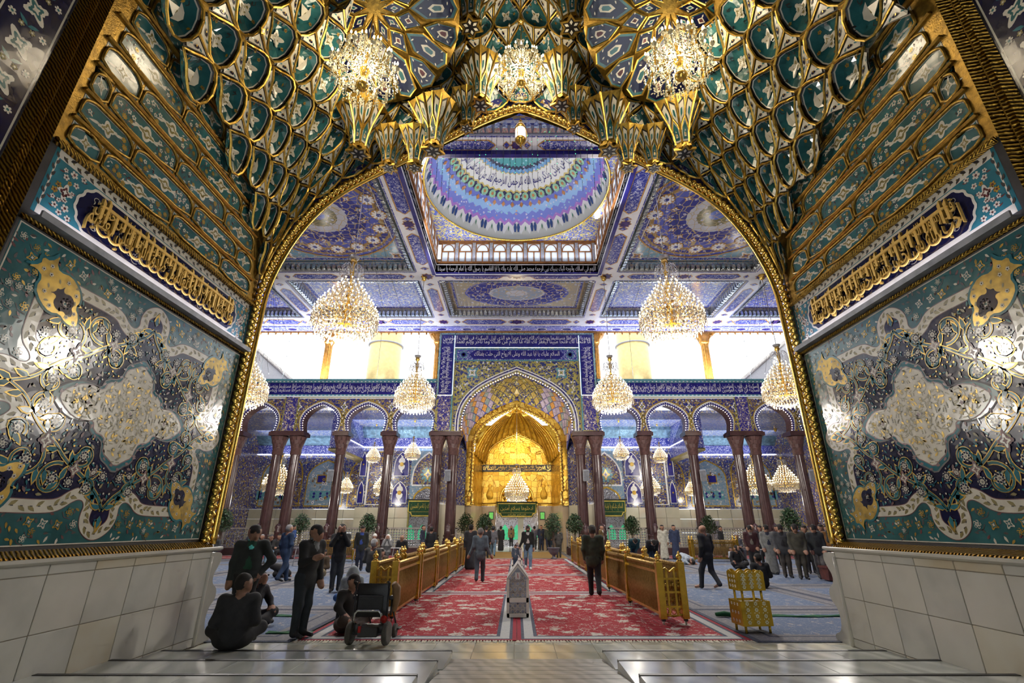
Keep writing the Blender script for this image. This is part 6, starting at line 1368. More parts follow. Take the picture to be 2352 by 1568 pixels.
for sd, nm in ((-1, 'wheelchair'), (1, 'bookstand')):
    hang_pear(sd * 10.35, 38.4, 3.9, .66, 9.6, f'low crystal chandelier under the porch, second bay, {nm} side', 130, 'porch chandeliers')
    hang_pear(sd * 8.1, 37.6, 6.5, .55, 9.6, f'small crystal chandelier high in the first porch bay, {nm} side', 70, 'porch chandeliers')
    hang_pear(sd * 11.6, 39.2, 6.5, .50, 9.6, f'small crystal chandelier high in the second porch bay, {nm} side', 70, 'porch chandeliers')
    hang_pear(sd * 18.4, 38.0, 3.9, .95, 9.6, f'crystal chandelier in the outer porch bay, {nm} side', 170, 'porch chandeliers')
hang_pear(22.3, 41.0, 4.3, .9, 9.6, 'crystal chandelier at the far end of the porch, rightmost', 130, 'porch chandeliers')
hang_pear(-15.0, 43.5, 4.4, .55, 9.6, 'small crystal chandelier deep in the porch, wheelchair side', 80, 'porch chandeliers')
hang_pear(15.4, 43.8, 4.2, .5, 9.6, 'small crystal chandelier deep in the porch, bookstand side', 80, 'porch chandeliers')
# ---------------------------------------------------------------- round chandeliers of the iwan
mat('glass_warm', (0.95, 0.86, 0.62), 0.05, var=0.1, trans=0.5, spec=0.8)
arm1 = MB(); arm1.tube([(.10, 0, .18), (.30, 0, .02), (.52, 0, -.02), (.66, 0, .10), (.68, 0, .20)], .013, 5); arm1.lathe([(.015, .18), (.055, .22), (.06, .24)], 7, (.68, 0, 0)); armm = arm1.mesh('arm', 'glass_warm')
cn = MB(); cn.lathe([(.016, .24), (.016, .33)], 6, (.68, 0, 0)); cnm = cn.mesh('candle', 'candle_sleeve'); fm = MB(); fm.lathe([(.012, .33), (.024, .36), (.018, .40), (0, .44)], 6, (.68, 0, 0)); fmm = fm.mesh('flame', 'candle_flame')
def ball_parts():
    rg = random.Random(4); body = MB(); body.lathe([(0, -.36), (.10, -.33), (.13, -.25), (.08, -.16), (.04, -.1), (.07, .0), (.12, .15), (.08, .25), (.03, .4), (.06, .55), (.02, .7), (.05, .85), (.02, 1.0)], 14)
    cr = MB()
    for j, (z, n, rr) in enumerate(((.18, 22, .70), (-.06, 22, .58), (.42, 16, .56), (.62, 12, .40), (.06, 26, .66), (-.22, 20, .50), (-.34, 14, .32))):
        for k in range(n):
            a = 2 * PI * (k + .5 * (j % 2)) / n; r = rr * rg.uniform(.88, 1.1)
            for q in range(3): cr.octa(r * math.cos(a), r * math.sin(a), z - q * .075 - rg.random() * .03, .022, .04)
    for k in range(330): a = rg.random() * 6.283; r = .15 + .5 * rg.random(); cr.octa(r * math.cos(a), r * math.sin(a), rg.uniform(-.25, .55) * (1.1 - r * .6), .02, .04)
    cw = MB()
    for k in range(18):
        a = 2 * PI * k / 18; c, s = math.cos(a), math.sin(a); cw.tube([(.03 * c, .03 * s, .70), (.10 * c, .10 * s, .88), (.18 * c, .18 * s, .90), (.22 * c, .22 * s, .82)], .008, 4)
        for q in range(3): cw.octa((.16 + .03 * q) * c, (.16 + .03 * q) * s, .84 - q * .06, .02, .035)
    return body.mesh('body', 'gold_bright'), cr.mesh('crystal_drops', 'glass_warm'), cw.mesh('crown', 'glass_warm')
BALL = ball_parts()
def ball_chandelier(x, y, z, s, ztop, label, power):
    c = thing('iwan_chandelier', label, 'chandelier', (x, y, z), group='iwan chandeliers'); c.scale = (s, s, s)
    inst('body', BALL[0], c); inst('crystal_drops', BALL[1], c, kind='stuff'); inst('crown', BALL[2], c)
    for j, (n, sc, dz) in enumerate(((12, 1.0, 0.0), (12, .86, .20), (8, .62, .40), (6, .5, -.22))):
        for k in range(n):
            a = 2 * PI * (k + .5 * (j % 2)) / n
            o = inst('arm', armm, c, (0, 0, dz), a, scale=(sc, sc, 1)); inst('candle', cnm, o); inst('flame', fmm, o)
    b = MB(); h = (ztop - z) / s; b.tube([(0, 0, 1.0), (0, 0, h)], .014, 6); b.build('rod', 'gold', c)
    b = MB(); b.lathe([(0, -.12), (.07, -.11), (.11, -.05), (.09, 0), (.03, .02)], 12, (0, 0, h)); b.build('canopy', 'gold_bright', c)
    light('iwan_chandelier_light', 'POINT', (x, y, z + .25), power, (1.0, 0.84, 0.60), .35)
for px, py, nm, w in ((838, 160, 'left', 158), (1197, 162, 'middle', 122), (1558, 138, 'right', 158)):
    Y = 6.7 if nm != 'middle' else 7.6
    th = math.atan2(424, 1092); v = (784 - py) / 1092; dy, dz = math.cos(th) - v * math.sin(th), math.sin(th) + v * math.cos(th); k = Y / dy
    ball_chandelier((px - 1187) / 1092 * k, Y, CAM_H + k * dz - .18, w * k / 1092 / 1.46, CAM_H + k * dz + 1.75 if nm != 'middle' else CAM_H + k * dz + 1.6, f'glowing round crystal chandelier under the muqarnas, {nm} of the three', 210)
# ---------------------------------------------------------------- lantern in the arch
ln = thing('hanging_lantern', 'brass lantern with white glass hanging at the tip of the great arch', 'lantern', (.09, 8.95, 10.22))
mat('lantern_glass', (1, .9, .75), .4, emit=(1.0, .80, .58), es=2.6)
b = MB(); b.lathe([(.0, 0), (.03, .03), (.02, .08), (.10, .14), (.13, .20), (.14, .24), (.12, .25)], 16); b.build('lower_cup', 'gold_bright', ln)
b = MB(); b.lathe([(.118, .25), (.125, .30), (.125, .52), (.118, .56)], 18); b.build('glass', 'lantern_glass', ln)
b = MB(); b.lathe([(.13, .55), (.14, .58), (.12, .66), (.07, .74), (.03, .78), (.05, .82), (.02, .86)], 16); b.build('upper_cap', 'gold_bright', ln)
b = MB(); b.tube([(0, 0, .86), (0, 0, 1.0)], .012, 5); b.build('chain', 'gold', ln)
for k in range(3): a = 2 * PI * k / 3; b = MB(); b.tube([(.13 * math.cos(a), .13 * math.sin(a), .22), (.16 * math.cos(a), .16 * math.sin(a), .4), (.13 * math.cos(a), .13 * math.sin(a), .58)], .008, 4); b.build('strut', 'gold', ln)
# ---------------------------------------------------------------- garlands of string lights
mat('wire_dark', (0.03, 0.04, 0.035), .6); mat('led_green', (0.1, .6, .3), .4, emit=(.1, 1, .4), es=3.0); MT['led_green'].cycles.emission_sampling = 'NONE'
rg = random.Random(12)
def garland(label, x0, x1, y, ztop, lens, n):
    g = thing('string_lights', label, 'string lights', (0, y, ztop)); w = MB(); l = MB()
    for k in range(n):
        x = lerp(x0, x1, k / (n - 1)) + rg.uniform(-.05, .05); L = rg.uniform(*lens); w.tube([(x, 0, 0), (x + rg.uniform(-.02, .02), rg.uniform(-.03, .03), -L * .5), (x, 0, -L)], .0075, 3, caps=False)
        for q in range(int(L / .22)): zz = -q * .22 - rg.random() * .1; l.octa(x + rg.uniform(-.02, .02), -.01, zz, .018, .02, 1 if rg.random() < .16 else 0)
    w.build('wires', 'wire_dark', g, kind='stuff'); l.build('bulbs', ['wire_dark', 'led_green'], g, kind='stuff')
garland('net of string lights hanging before the dome', -3.2, 3.3, 14.22, ZC - .01, (1.6, 3.2), 30)
def swag(label, pts):
    g = thing('light_cable', label, 'string lights', pts[0][0]); w = MB(); o = Vector(pts[0][0])
    for a, c, sag in pts: a, c = Vector(a), Vector(c); w.tube([tuple(a.lerp(c, t) - o - Vector((0, 0, sag * math.sin(PI * t)))) for t in [i / 14 for i in range(15)]], .010, 3, caps=False)
    w.build('wires', 'wire_dark', g, kind='stuff')
for sd, nm in ((-1, 'wheelchair'), (1, 'bookstand')):
    swag(f'slack cables strung from the ceiling to the arcade, {nm} side', [((sd * (6.2 + .25 * k), 15.4 + .6 * k, ZC), (sd * (7.6 + 1.6 * k), 33.6, ZC - .4), 1.5 + .2 * k) for k in range(5)] + [((sd * 14.7, 25.4, ZC - .2), (sd * (15 + 1.1 * k), 33.6, 12.2), 1.2) for k in range(5)])
    for k in range(9): x = sd * (6.9 + 1.75 * k); b = MB(); b.tube([(0, 0, 0), (0, 0, 3.88)], .012, 4); tag(b.build('guy_wire', 'wire_dark', None, (x, YF - .1, 11.86)), 'thin steel wire stretched across the clerestory opening', 'wire', 'clerestory wires')

# cove lamps standing on the cornices of the court, washing the painted ceiling
for sd in (-1, 1): light('cove_lamp_far', 'AREA', (sd * 14.5, YF - .6, 12.05), 1700, (0.80, 0.84, 1.0), 15, (PI - .45, 0, 0), .4)
light('cove_lamp_near', 'AREA', (0, 10.0, 13.2), 2400, (0.80, 0.84, 1.0), 40, (PI + .5, 0, 0), .5)
# ================================================================== things standing on the court floor
mat('brass', (0.58, 0.36, 0.05), 0.24, metal=0.85, var=0.2, scale=9); mat('brass_dark', (0.36, 0.19, 0.03), 0.3, metal=0.8, var=0.25, scale=9); mat('copper_gold', (0.34, 0.22, 0.08), 0.30, metal=0.8, var=0.2, scale=20)
mat('caster_black', (0.02, 0.02, 0.02), .5); mat('caster_pale', (0.5, 0.48, 0.4), .5)
def rail_parts():
    L, Wd, Hh = 2.50, .56, 1.04
    post = MB(); post.bbox(-.065, .065, -.065, .065, .10, 1.08, .006); pm_ = post.mesh('post', 'brass')
    fi = MB(); fi.lathe([(.055, 1.08), (.06, 1.10), (.03, 1.12), (.055, 1.15), (.06, 1.18), (.045, 1.21), (.02, 1.23), (.03, 1.245), (.012, 1.265), (0, 1.285)], 10); fm_ = fi.mesh('finial', 'gold_bright')
    ca = MB(); ca.box2(-.03, .03, -.04, .04, .06, .11, 0); ca.lathe([(.035, -.012), (.035, .012)], 10, (0, 0, 0), 1); cv = ca.v[-20:]; ca.v[-20:] = [(z, x, y + .036) for x, y, z in cv]; cm_ = ca.mesh('caster', ['caster_black', 'caster_pale'])
    sf = MB()
    for z in (.17, .90): sf.box2(-.018, .018, .07, L - .07, z - .025, z + .025)
    sf.box2(-.014, .014, .07, L - .07, 1.0, 1.02); sfm = sf.mesh('panel_frame', 'brass')
    sp = MB(); n = 30
    for k in range(n):
        y = .10 + (L - .2) * (k + .5) / n; sp.lathe([(.012, .18), (.016, .35), (.028, .52), (.028, .60), (.016, .75), (.012, .90), (.014, .98), (.028, 1.0), (.02, 1.04), (0, 1.07)], 6, (0, y, 0), smooth=False)
        sp.box2(-.006, .006, y - .035, y + .035, .42, .44); sp.box2(-.006, .006, y - .035, y + .035, .66, .68)
    spm = sp.mesh('spindles', 'copper_gold')
    en = MB(); w = Wd / 2 - .06
    en.tube([(x, 0, z) for x, z in [(-w, .25), (-w, .80), (-w * .75, .93), (-w * .4, .97), (-.005, .90), (w * .4, .97), (w * .75, .93), (w, .80), (w, .25), (w * .7, .16), (0, .14), (-w * .7, .16)]], .022, 5, True)
    for x in (-w * .34, w * .34): en.box2(x - .02, x + .02, -.012, .012, .15, .95)
    for z in (.30, .55, .78): en.box2(-w, w, -.01, .01, z - .018, z + .018)
    for x in (-w * .68, 0, w * .68):
        for z in (.42, .66):
            for q in range(6): a = PI * q / 6; en.tube([(x - .05 * math.cos(a), -.005, z - .085 * math.sin(a)), (x + .05 * math.cos(a), -.005, z + .085 * math.sin(a))], .006, 3)
        en.tube([(x + .045 * math.cos(q), -.005, .22 + .05 * math.sin(q)) for q in [2 * PI * k / 8 for k in range(8)]], .009, 3, True)
    enm = en.mesh('end_panel', 'brass')
    return L, Wd, pm_, fm_, cm_, sfm, spm, enm
RL, RW, r_post, r_fin, r_cas, r_sf, r_sp, r_en = rail_parts()
def railing(x, y, rz, label):
    t = thing('brass_barrier', label, 'barrier', (x, y, .013), rz, 'brass barriers along the aisle')
    for sx in (-1, 1):
        for yy in (.07, RL - .07):
            p = inst('post', r_post, t, (sx * (RW / 2 - .065), yy, 0)); inst('finial', r_fin, p); inst('caster', r_cas, t, (sx * (RW / 2 - .065), yy, 0))
        f = inst('side_panel', r_sf, t, (sx * (RW / 2 - .065), 0, 0)); inst('spindles', r_sp, f, kind='stuff')
    for yy in (.07, RL - .07): inst('end_panel', r_en, t, (0, yy, 0))
for k in range(6):
    railing(-2.66 + .0 * k, 10.55 + k * 2.66, .0, f'spindled brass barrier, {ORD[k]} from the wheelchair along the aisle')
    railing(3.00, 10.25 + k * 2.66, .05 if k < 2 else 0, f'spindled brass barrier, {ORD[k]} from the bookstand along the aisle')
for x, nm in ((-8.5, 'wheelchair'), (11.7, 'bookstand')): railing(x, 27.5, PI / 2, f'brass barrier standing by the lattice fence, {nm} side')
# ---------------------------------------------------------------- white lattice boxes on the aisle's middle strip
mat('cream_metal', (0.82, 0.79, 0.68), .4, var=.06); mat('lattice_back', (0.42, 0.43, 0.52), .25, var=.2); mat('paper_white', (0.8, 0.8, 0.78), .7); mat('red_ink', (0.45, 0.01, 0.02), .6); mat('shoe_dark', (0.06, 0.05, 0.05), .8)
def offering_box(x, y, w, hs, hp, L, num, label):
    t = thing('offering_box', label, 'box', (x, y, 0)); h = w / 2; f = .045
    b = MB()
    for sx in (-1, 1): b.box2(sx * h - (f if sx > 0 else 0), sx * h + (f if sx < 0 else 0), 0, f, .02, hs)
    b.box2(-h, h, 0, f, .02, .09); b.box2(-h, h, 0, f, hs * .40, hs * .52); b.prism([(-h, hs - .02), (0, hp - .05), (h, hs - .02), (h, hs + .03), (0, hp), (-h, hs + .03)], lambda u, v: (u, 0, v), lambda u, v: (u, f, v)); b.build('front_frame', 'cream_metal', t)
    b = MB(); b.prism([(-h, .03), (h, .03), (h, hs), (0, hp - .02), (-h, hs)], lambda u, v: (u, f + .01, v), lambda u, v: (u, L, v)); b.build('body', 'lattice_back', t)
    for sx in (-1, 1):
        b = MB(); P_ = [(sx * h * 1.04, hs - .01), (0, hp + .01), (0, hp + .035), (sx * h * 1.04, hs + .015)]; b.prism(P_, lambda u, v: (u, -.03, v), lambda u, v: (u, L + .03, v)); b.build('roof_panel', 'frame_grey', t)
        b = MB(); b.box2(sx * h - .012, sx * h + .012, f, L, .03, hs); b.build('side_panel', 'cream_metal', t)
    b = MB()                                                         # ten-pointed lattice in both openings
    def stars(cx, z0, z1, mask):
        for j in range(4):
            for i in range(-2, 3):
                px, pz = cx + i * .105 + (.052 if j % 2 else 0), z0 + .06 + j * .105
                if pz > z1 or not mask(px, pz): continue
                b.tube([(px + .038 * math.cos(q), .02, pz + .038 * math.sin(q)) for q in [2 * PI * k / 10 for k in range(10)]], .006, 3, True)
                for q in range(10): a = 2 * PI * q / 10; e = (px + .068 * math.cos(a), pz + .068 * math.sin(a)); 
                for q in range(10):
                    a = 2 * PI * q / 10; e = (px + .07 * math.cos(a), pz + .07 * math.sin(a))
                    if mask(*e): b.tube([(px + .038 * math.cos(a + .3), .02, pz + .038 * math.sin(a + .3)), (e[0], .02, e[1]), (px + .038 * math.cos(a - .3), .02, pz + .038 * math.sin(a - .3))], .005, 3)
    stars(0, .06, hs * .42, lambda u, v: abs(u) < h - .05 and .1 < v < hs * .40); stars(0, hs * .5, hp, lambda u, v: abs(u) < h - .05 and hs * .53 < v < hs - .02 + (hp - hs - .04) * (1 - abs(u) / h))
    b.build('lattice', 'cream_metal', t, kind='stuff')
    b = MB(); b.box2(-.055, .055, -.012, -.002, hs + .0, hs + .13); o = b.build('number_card', 'paper_white', t)
    b = MB(); put_text(b, num, lambda u, v, d: (lerp(-.012, .012, u) if num == '١' else lerp(-.03, .03, u), -.015, lerp(hs + .02, hs + .11, v))); b.build('numeral', 'red_ink', o)
offering_box(.02, 11.05, .44, .72, .99, .95, '١', 'white lattice box with pitched top and a red numeral one, on the aisle')
offering_box(.02, 24.2, .46, .72, 1.02, .95, '٢', 'white lattice box farther down the aisle, behind the small child')
# ---------------------------------------------------------------- gold two-tier bookstand
bs = thing('bookstand', 'gold two-tier bookstand with pierced sides on the blue carpet', 'bookstand', (4.20, 9.72, .013), .10)
mat('stand_gold', (0.55, 0.36, 0.03), .25, metal=.6, var=.15); mat('pierced_pale', (0.62, 0.66, 0.58), .5)
def tray(z0, z1, w, d, top, nm):
    t = inst(nm, None, bs)
    for yy, fl in ((-d, 0), (d, 1)):
        b = MB(); n = 24; sc = [(-w + 2 * w * k / n, z1 + (top * abs(math.sin(PI * 3 * k / n)) if top else 0)) for k in range(n + 1)]
        b.prism([(-w, z0), (w, z0)] + sc[::-1], lambda u, v: (u, yy - .008, v), lambda u, v: (u, yy + .008, v)); pnl = b.build('front_panel' if not fl else 'back_panel', 'stand_gold', t)
        i = Inlay(lambda u, v, dd: (u, yy - .009 - dd, v), .002)
        for cx in (-w * .58, 0, w * .58):
            for k in range(4): i.flower(cx, lerp(z0 + .06, z1 - .04, k / 3), .035, 6, 0, 1, 0, .5 * k); i.disc(cx - .04, lerp(z0 + .06, z1 - .04, k / 3) + .05, .010, 0, 1, 5); i.disc(cx + .04, lerp(z0 + .06, z1 - .04, k / 3) + .05, .010, 0, 1, 5)
        if not fl: i.build('piercing', ['pierced_pale', 'stand_gold'], pnl, kind='stuff')
    for sx in (-1, 1):
        b = MB(); n = 16; sc = [(-d + 2 * d * k / n, z1 + (top * .8 * abs(math.sin(PI * 2 * k / n)) if top else 0)) for k in range(n + 1)]
        b.prism([(-d, z0), (d, z0)] + sc[::-1], lambda u, v: (sx * w - .008, u, v), lambda u, v: (sx * w + .008, u, v)); pnl = b.build('side_panel', 'stand_gold', t)
        i = Inlay(lambda u, v, dd: (sx * (w + .009 + dd), u, v), .002)
        for cx in (-d * .5, 0, d * .5):
            for k in range(3): i.flower(cx, lerp(z0 + .07, z1 - .06, k / 2), .028, 5, 0, 1, 0)
        i.build('piercing', ['pierced_pale', 'stand_gold'], pnl, kind='stuff')
    b = MB(); b.box2(-w + .01, w - .01, -d + .01, d - .01, z1 - .05 if not top else z0 + .04, z1 - .04 if not top else z0 + .05); b.build('tray_floor', 'paper_white', t)
tray(.11, .50, .27, .20, 0, 'lower_tray'); tray(.66, .95, .25, .17, .045, 'upper_tray')
for sx in (-1, 1):
    for sy in (-1, 1):
        b = MB(); b.lathe([(.022, 0), (.022, .12)], 8, (sx * .22, sy * .16, 0)); b.build('leg', 'stand_gold', bs); b = MB(); b.lathe([(.022, .46), (.022, .70)], 8, (sx * .18, sy * .13, 0)); b.build('upright', 'stand_gold', bs)
# ---------------------------------------------------------------- powered wheelchair seen from behind
mat('chair_black', (0.012, 0.012, 0.014), .45, var=.3, scale=10, bump=.2, bscale=15); mat('tyre', (0.07, 0.065, 0.055), .8, bump=.5, bscale=60); mat('chrome', (0.6, 0.62, 0.6), .15, metal=1.0); mat('motor_grey', (0.05, 0.05, 0.05), .5); mat('red_lens', (0.35, 0.01, 0.01), .2); mat('tan_leather', (0.20, 0.11, 0.05), .7); mat('wheel_silver', (0.4, 0.4, 0.38), .3, metal=.8)
wc = thing('wheelchair', 'black powered wheelchair with chrome rear bar, parked by the steps', 'wheelchair', (-2.34, 8.66, .013), -.06)
for sx in (-1, 1):
    w = inst('rear_wheel', None, wc, (sx * .29, 0, .165)); b = MB(); b.lathe([(.105, -.035), (.15, -.04), (.165, -.02), (.165, .02), (.15, .04), (.105, .035)], 26); b.v = [(z, x, y) for x, y, z in b.v]; b.build('tyre', 'tyre', w)
    b = MB(); b.lathe([(0, -.03), (.04, -.035), (.105, -.02), (.105, .02), (.04, .035), (0, .03)], 16); b.v = [(z, x, y) for x, y, z in b.v]; b.build('hub', 'wheel_silver', w)
    f = inst('front_wheel', None, wc, (sx * .24, .62, .10)); b = MB(); b.lathe([(.03, -.02), (.1, -.025), (.1, .025), (.03, .02)], 16); b.v = [(z, x, y) for x, y, z in b.v]; b.build('tyre', 'tyre', f)
    b = MB(); b.tube([(sx * .27, -.02, .80), (sx * .27, .0, .88), (sx * .27, -.10, .90)], .018, 8); b.build('push_handle', 'chair_black', wc)
    b = MB(); b.tube([(sx * .27, .0, .30), (sx * .27, .0, .82)], .016, 8); b.build('back_tube', 'chair_black', wc)
    b = MB(); b.bbox(sx * .30 - .04, sx * .30 + .04, .05, .45, .62, .68, .015); b.tube([(sx * .30, .1, .4), (sx * .30, .1, .63)], .015, 6); b.build('armrest', 'chair_black', wc)
    b = MB(); b.tube([(sx * .22, .5, .40), (sx * .22, .68, .22), (sx * .22, .74, .12)], .016, 6); b.bbox(sx * .22 - .08, sx * .22 + .08, .66, .84, .10, .12, .005); b.build('footrest', 'chair_black', wc)
b = MB(); P_ = []; nx, nz = 8, 8
for j in range(nz + 1):
    for i in range(nx + 1): u = i / nx * 2 - 1; v = j / nz; P_.append((u * .26, .03 - .05 * (1 - u * u) * math.sin(PI * v) - .02 * math.sin(v * 9) * (1 - abs(u)), lerp(.38, .86, v)))
nn = len(P_); b.add(P_ + [(x, y + .05, z) for x, y, z in P_], [(j * 9 + i, j * 9 + i + 1, (j + 1) * 9 + i + 1, (j + 1) * 9 + i) for j in range(nz) for i in range(nx)] + [(nn + (j + 1) * 9 + i, nn + (j + 1) * 9 + i + 1, nn + j * 9 + i + 1, nn + j * 9 + i) for j in range(nz) for i in range(nx)], 0, True); b.build('back_sling', 'chair_black', wc)
b = MB(); b.bbox(-.2, .2, -.055, -.03, .46, .70, .01); b.box2(-.18, .18, -.062, -.05, .64, .66); b.build('back_pocket', 'chair_black', wc)
b = MB(); b.bbox(-.25, .25, .06, .48, .40, .47, .02); b.build('seat_cushion', 'chair_black', wc)
b = MB(); b.tube([(-.22, .05, .28), (-.22, -.10, .33), (-.21, -.12, .45), (-.17, -.12, .49), (.17, -.12, .49), (.21, -.12, .45), (.22, -.10, .33), (.22, .05, .28)], .017, 8); b.build('rear_bar', 'chrome', wc)
b = MB(); b.bbox(-.16, .16, -.08, .25, .12, .26, .012); b.build('battery_box', 'motor_grey', wc)
b = MB(); b.tube([(-.27, 0, .165), (.27, 0, .165)], .03, 8); b.lathe([(.05, -.06), (.05, .06)], 10, (-.2, .0, .23)); b.lathe([(.05, -.06), (.05, .06)], 10, (.2, 0, .23)); b.build('motors', 'motor_grey', wc)
b = MB(); b.bbox(-.15, -.10, -.09, -.05, .18, .27, .004); b.build('red_fuse', 'red_lens', wc)
b = MB(); b.lathe([(0, 0), (.05, .01), (.055, .02)], 12); b.v = [(x + .27, -.13 - z * .6, y + .38) for x, y, z in b.v]; b.build('reflector', 'red_lens', wc)
b = MB(); b.tube([(.33, .05, .86), (.36, .10, .8), (.37, .12, .6), (.35, .1, .45)], [.05, .07, .06, .03], 8); b.build('tan_bag', 'tan_leather', wc)
# ---------------------------------------------------------------- coffin, green cloths
mat('coffin_wood', (0.10, 0.028, 0.02), .4, var=.3, scale=6); mat('flag_blue', (0.04, 0.07, 0.22), .8); mat('flag_red', (0.35, 0.03, 0.06), .8); mat('cloth_green', (0.006, 0.09, 0.03), .9, var=.25, scale=9)
cf = thing('coffin', 'dark red coffin with white lettering before the row of praying men', 'coffin', (11.45, 17.9, 0), -.12)
b = MB(); b.prism([(-.28, .05), (.28, .05), (.34, .42), (-.34, .42)], lambda y, z: (-.95, y, z), lambda y, z: (.95, y, z)); b.build('case', 'coffin_wood', cf)
b = MB(); b.prism([(-.36, .42), (.36, .42), (.30, .48), (-.30, .48)], lambda y, z: (-.98, y, z), lambda y, z: (.98, y, z)); b.build('lid', 'coffin_wood', cf)
b = MB(); put_text(b, "الله اكبر", lambda x, y, d: (lerp(-.80, -.15, x), -.335 + (1 - y) * .035, lerp(.13, .34, y))); put_text(b, "العراق", lambda x, y, d: (lerp(.2, .75, x), -.335 + (1 - y) * .035, lerp(.13, .34, y))); b.build('white_lettering', 'white_glaze', cf)
b = MB(); b.prism([(-.3, .482), (.3, .482), (.3, .5), (-.3, .5)], lambda y, z: (-.3, y, z), lambda y, z: (.4, y, z)); b.build('blue_cloth', 'flag_blue', cf); b = MB(); b.prism([(-.28, .482), (.3, .482), (.3, .52), (-.28, .51)], lambda y, z: (.4, y, z), lambda y, z: (.8, y, z)); b.build('red_cloth', 'flag_red', cf)
def cloth(label, pts, w):
    b = MB(); n = len(pts); v = []
    for k, (x, y) in enumerate(pts): v += [(x, y - w / 2, .016), (x, y + w / 2, .016), (x, y - w / 2, .026 + .012 * (k % 2)), (x, y + w / 2, .028 + .015 * ((k + 1) % 2))]
    b.add(v, [(4 * k + 2, 4 * k + 6, 4 * k + 7, 4 * k + 3) for k in range(n - 1)] + [(4 * k, 4 * k + 4, 4 * k + 6, 4 * k + 2) for k in range(n - 1)]); tag(b.build('cloth_strip', 'cloth_green'), label, 'cloth')
cloth('long green cloth strip laid across the blue carpet beside the bookstand', [(4.75 + .35 * k, 11.2 + .05 * math.sin(k * 1.3)) for k in range(12)], .14)
cloth('green cloth strip on the blue carpet behind the seated man in the dark suit', [(-6.1 + .3 * k, 11.2 + .03 * math.sin(k * 2)) for k in range(6)], .13)
cloth('short green cloth strip near the seated man in the dark suit', [(-4.35 + .2 * k, 9.55) for k in range(5)], .12)
b = MB(); b.tube([(-.18, 0, .06), (0, .02, .07), (.2, -.02, .05)], [.05, .07, .05], 8, flat=.7); tag(b.build('cloth_bundle', 'cloth_green', None, (4.28, 11.15, 0)), 'rolled green cloth bundle lying by the bookstand', 'cloth')
# ---------------------------------------------------------------- potted ficus trees along the fence
mat('leaf_green', (0.022, 0.060, 0.020), .5, var=.5, scale=5); mat('leaf_light', (0.045, 0.075, 0.03), .5, var=.4, scale=6); mat('bark', (0.10, 0.07, 0.05), .8); mat('urn_grey', (0.09, 0.09, 0.11), .5, var=.2)
def ficus_meshes(seed):
    rg = random.Random(seed); lf = MB()
    for k in range(1100):
        a = rg.random() * 6.283; u = rg.uniform(-1, 1); rr = rg.random() ** .4; s = math.sqrt(1 - u * u); taper = 1.0 - .28 * u
        x, y, z = .52 * rr * s * math.cos(a) * taper, .52 * rr * s * math.sin(a) * taper, 1.92 + .62 * rr * u
        d = Vector((rg.uniform(-1, 1), rg.uniform(-1, 1), rg.uniform(-1, .4))).normalized(); e = d.orthogonal().normalized(); l = rg.uniform(.08, .15); p = Vector((x, y, z))
        lf.add([p, p + d * l * .5 + e * l * .28, p + d * l, p + d * l * .5 - e * l * .28], [(0, 1, 2, 3)], 0 if rg.random() < .7 else 1)
    tr = MB()
    for q in range(3): tr.tube([(.05 * math.cos(q * 2.1 + z * 5), .05 * math.sin(q * 2.1 + z * 5), z) for z in [.55 + .1 * k for k in range(9)]] + [(.15 * math.cos(q * 2.1), .15 * math.sin(q * 2.1), 1.7)], .022, 5)
    for q in range(9): a = q * .7; tr.tube([(0, 0, 1.35), (.2 * math.cos(a), .2 * math.sin(a), 1.7), (.36 * math.cos(a), .36 * math.sin(a), 1.95 + .06 * (q % 4))], .011, 4)
    return lf.mesh('crown', ['leaf_green', 'leaf_light']), tr.mesh('trunk', 'bark')
FIC = [ficus_meshes(s) for s in (1, 2, 3)]; pu = MB(); pu.lathe([(.20, 0), (.20, .05), (.10, .10), (.10, .2), (.22, .28), (.31, .42), (.33, .55), (.36, .58), (.36, .62), (.30, .62), (.28, .56), (0, .56)], 18); pum = pu.mesh('urn', 'urn_grey')
for k, (px, Y, lb, s) in enumerate(((505, 31.4, 'beside the dark tile panel edge, wheelchair side', 1.1), (688, 31.5, 'behind the man in the blue suit', 1.0), (843, 31.5, 'behind the seated elders at their stands', 1.0), (1068, 31.8, 'first of the pair left of the golden niche', 1.0), (1112, 33.0, 'second of the pair left of the golden niche', 1.0), (1271, 29.6, 'in a grey urn right of the golden niche', .98), (1321, 32.0, 'between golden niche and the olive jacket', 1.0), (1453, 32.0, 'before the side door banner, bookstand side', .95), (1630, 32.0, 'behind the bald man in black', .95), (1822, 31.0, 'behind the row of praying men', 1.12))):
    w = Y * math.cos(TH) - .2; t = thing('potted_ficus', f'potted ficus tree {lb}', 'potted tree', ((px - 1187) / 1092 * w, Y, .013), k * 1.3, 'potted ficus trees'); t.scale = (s, s, s)
    inst('crown', FIC[k % 3][0], t); inst('trunk', FIC[k % 3][1], t); inst('urn', pum, t)
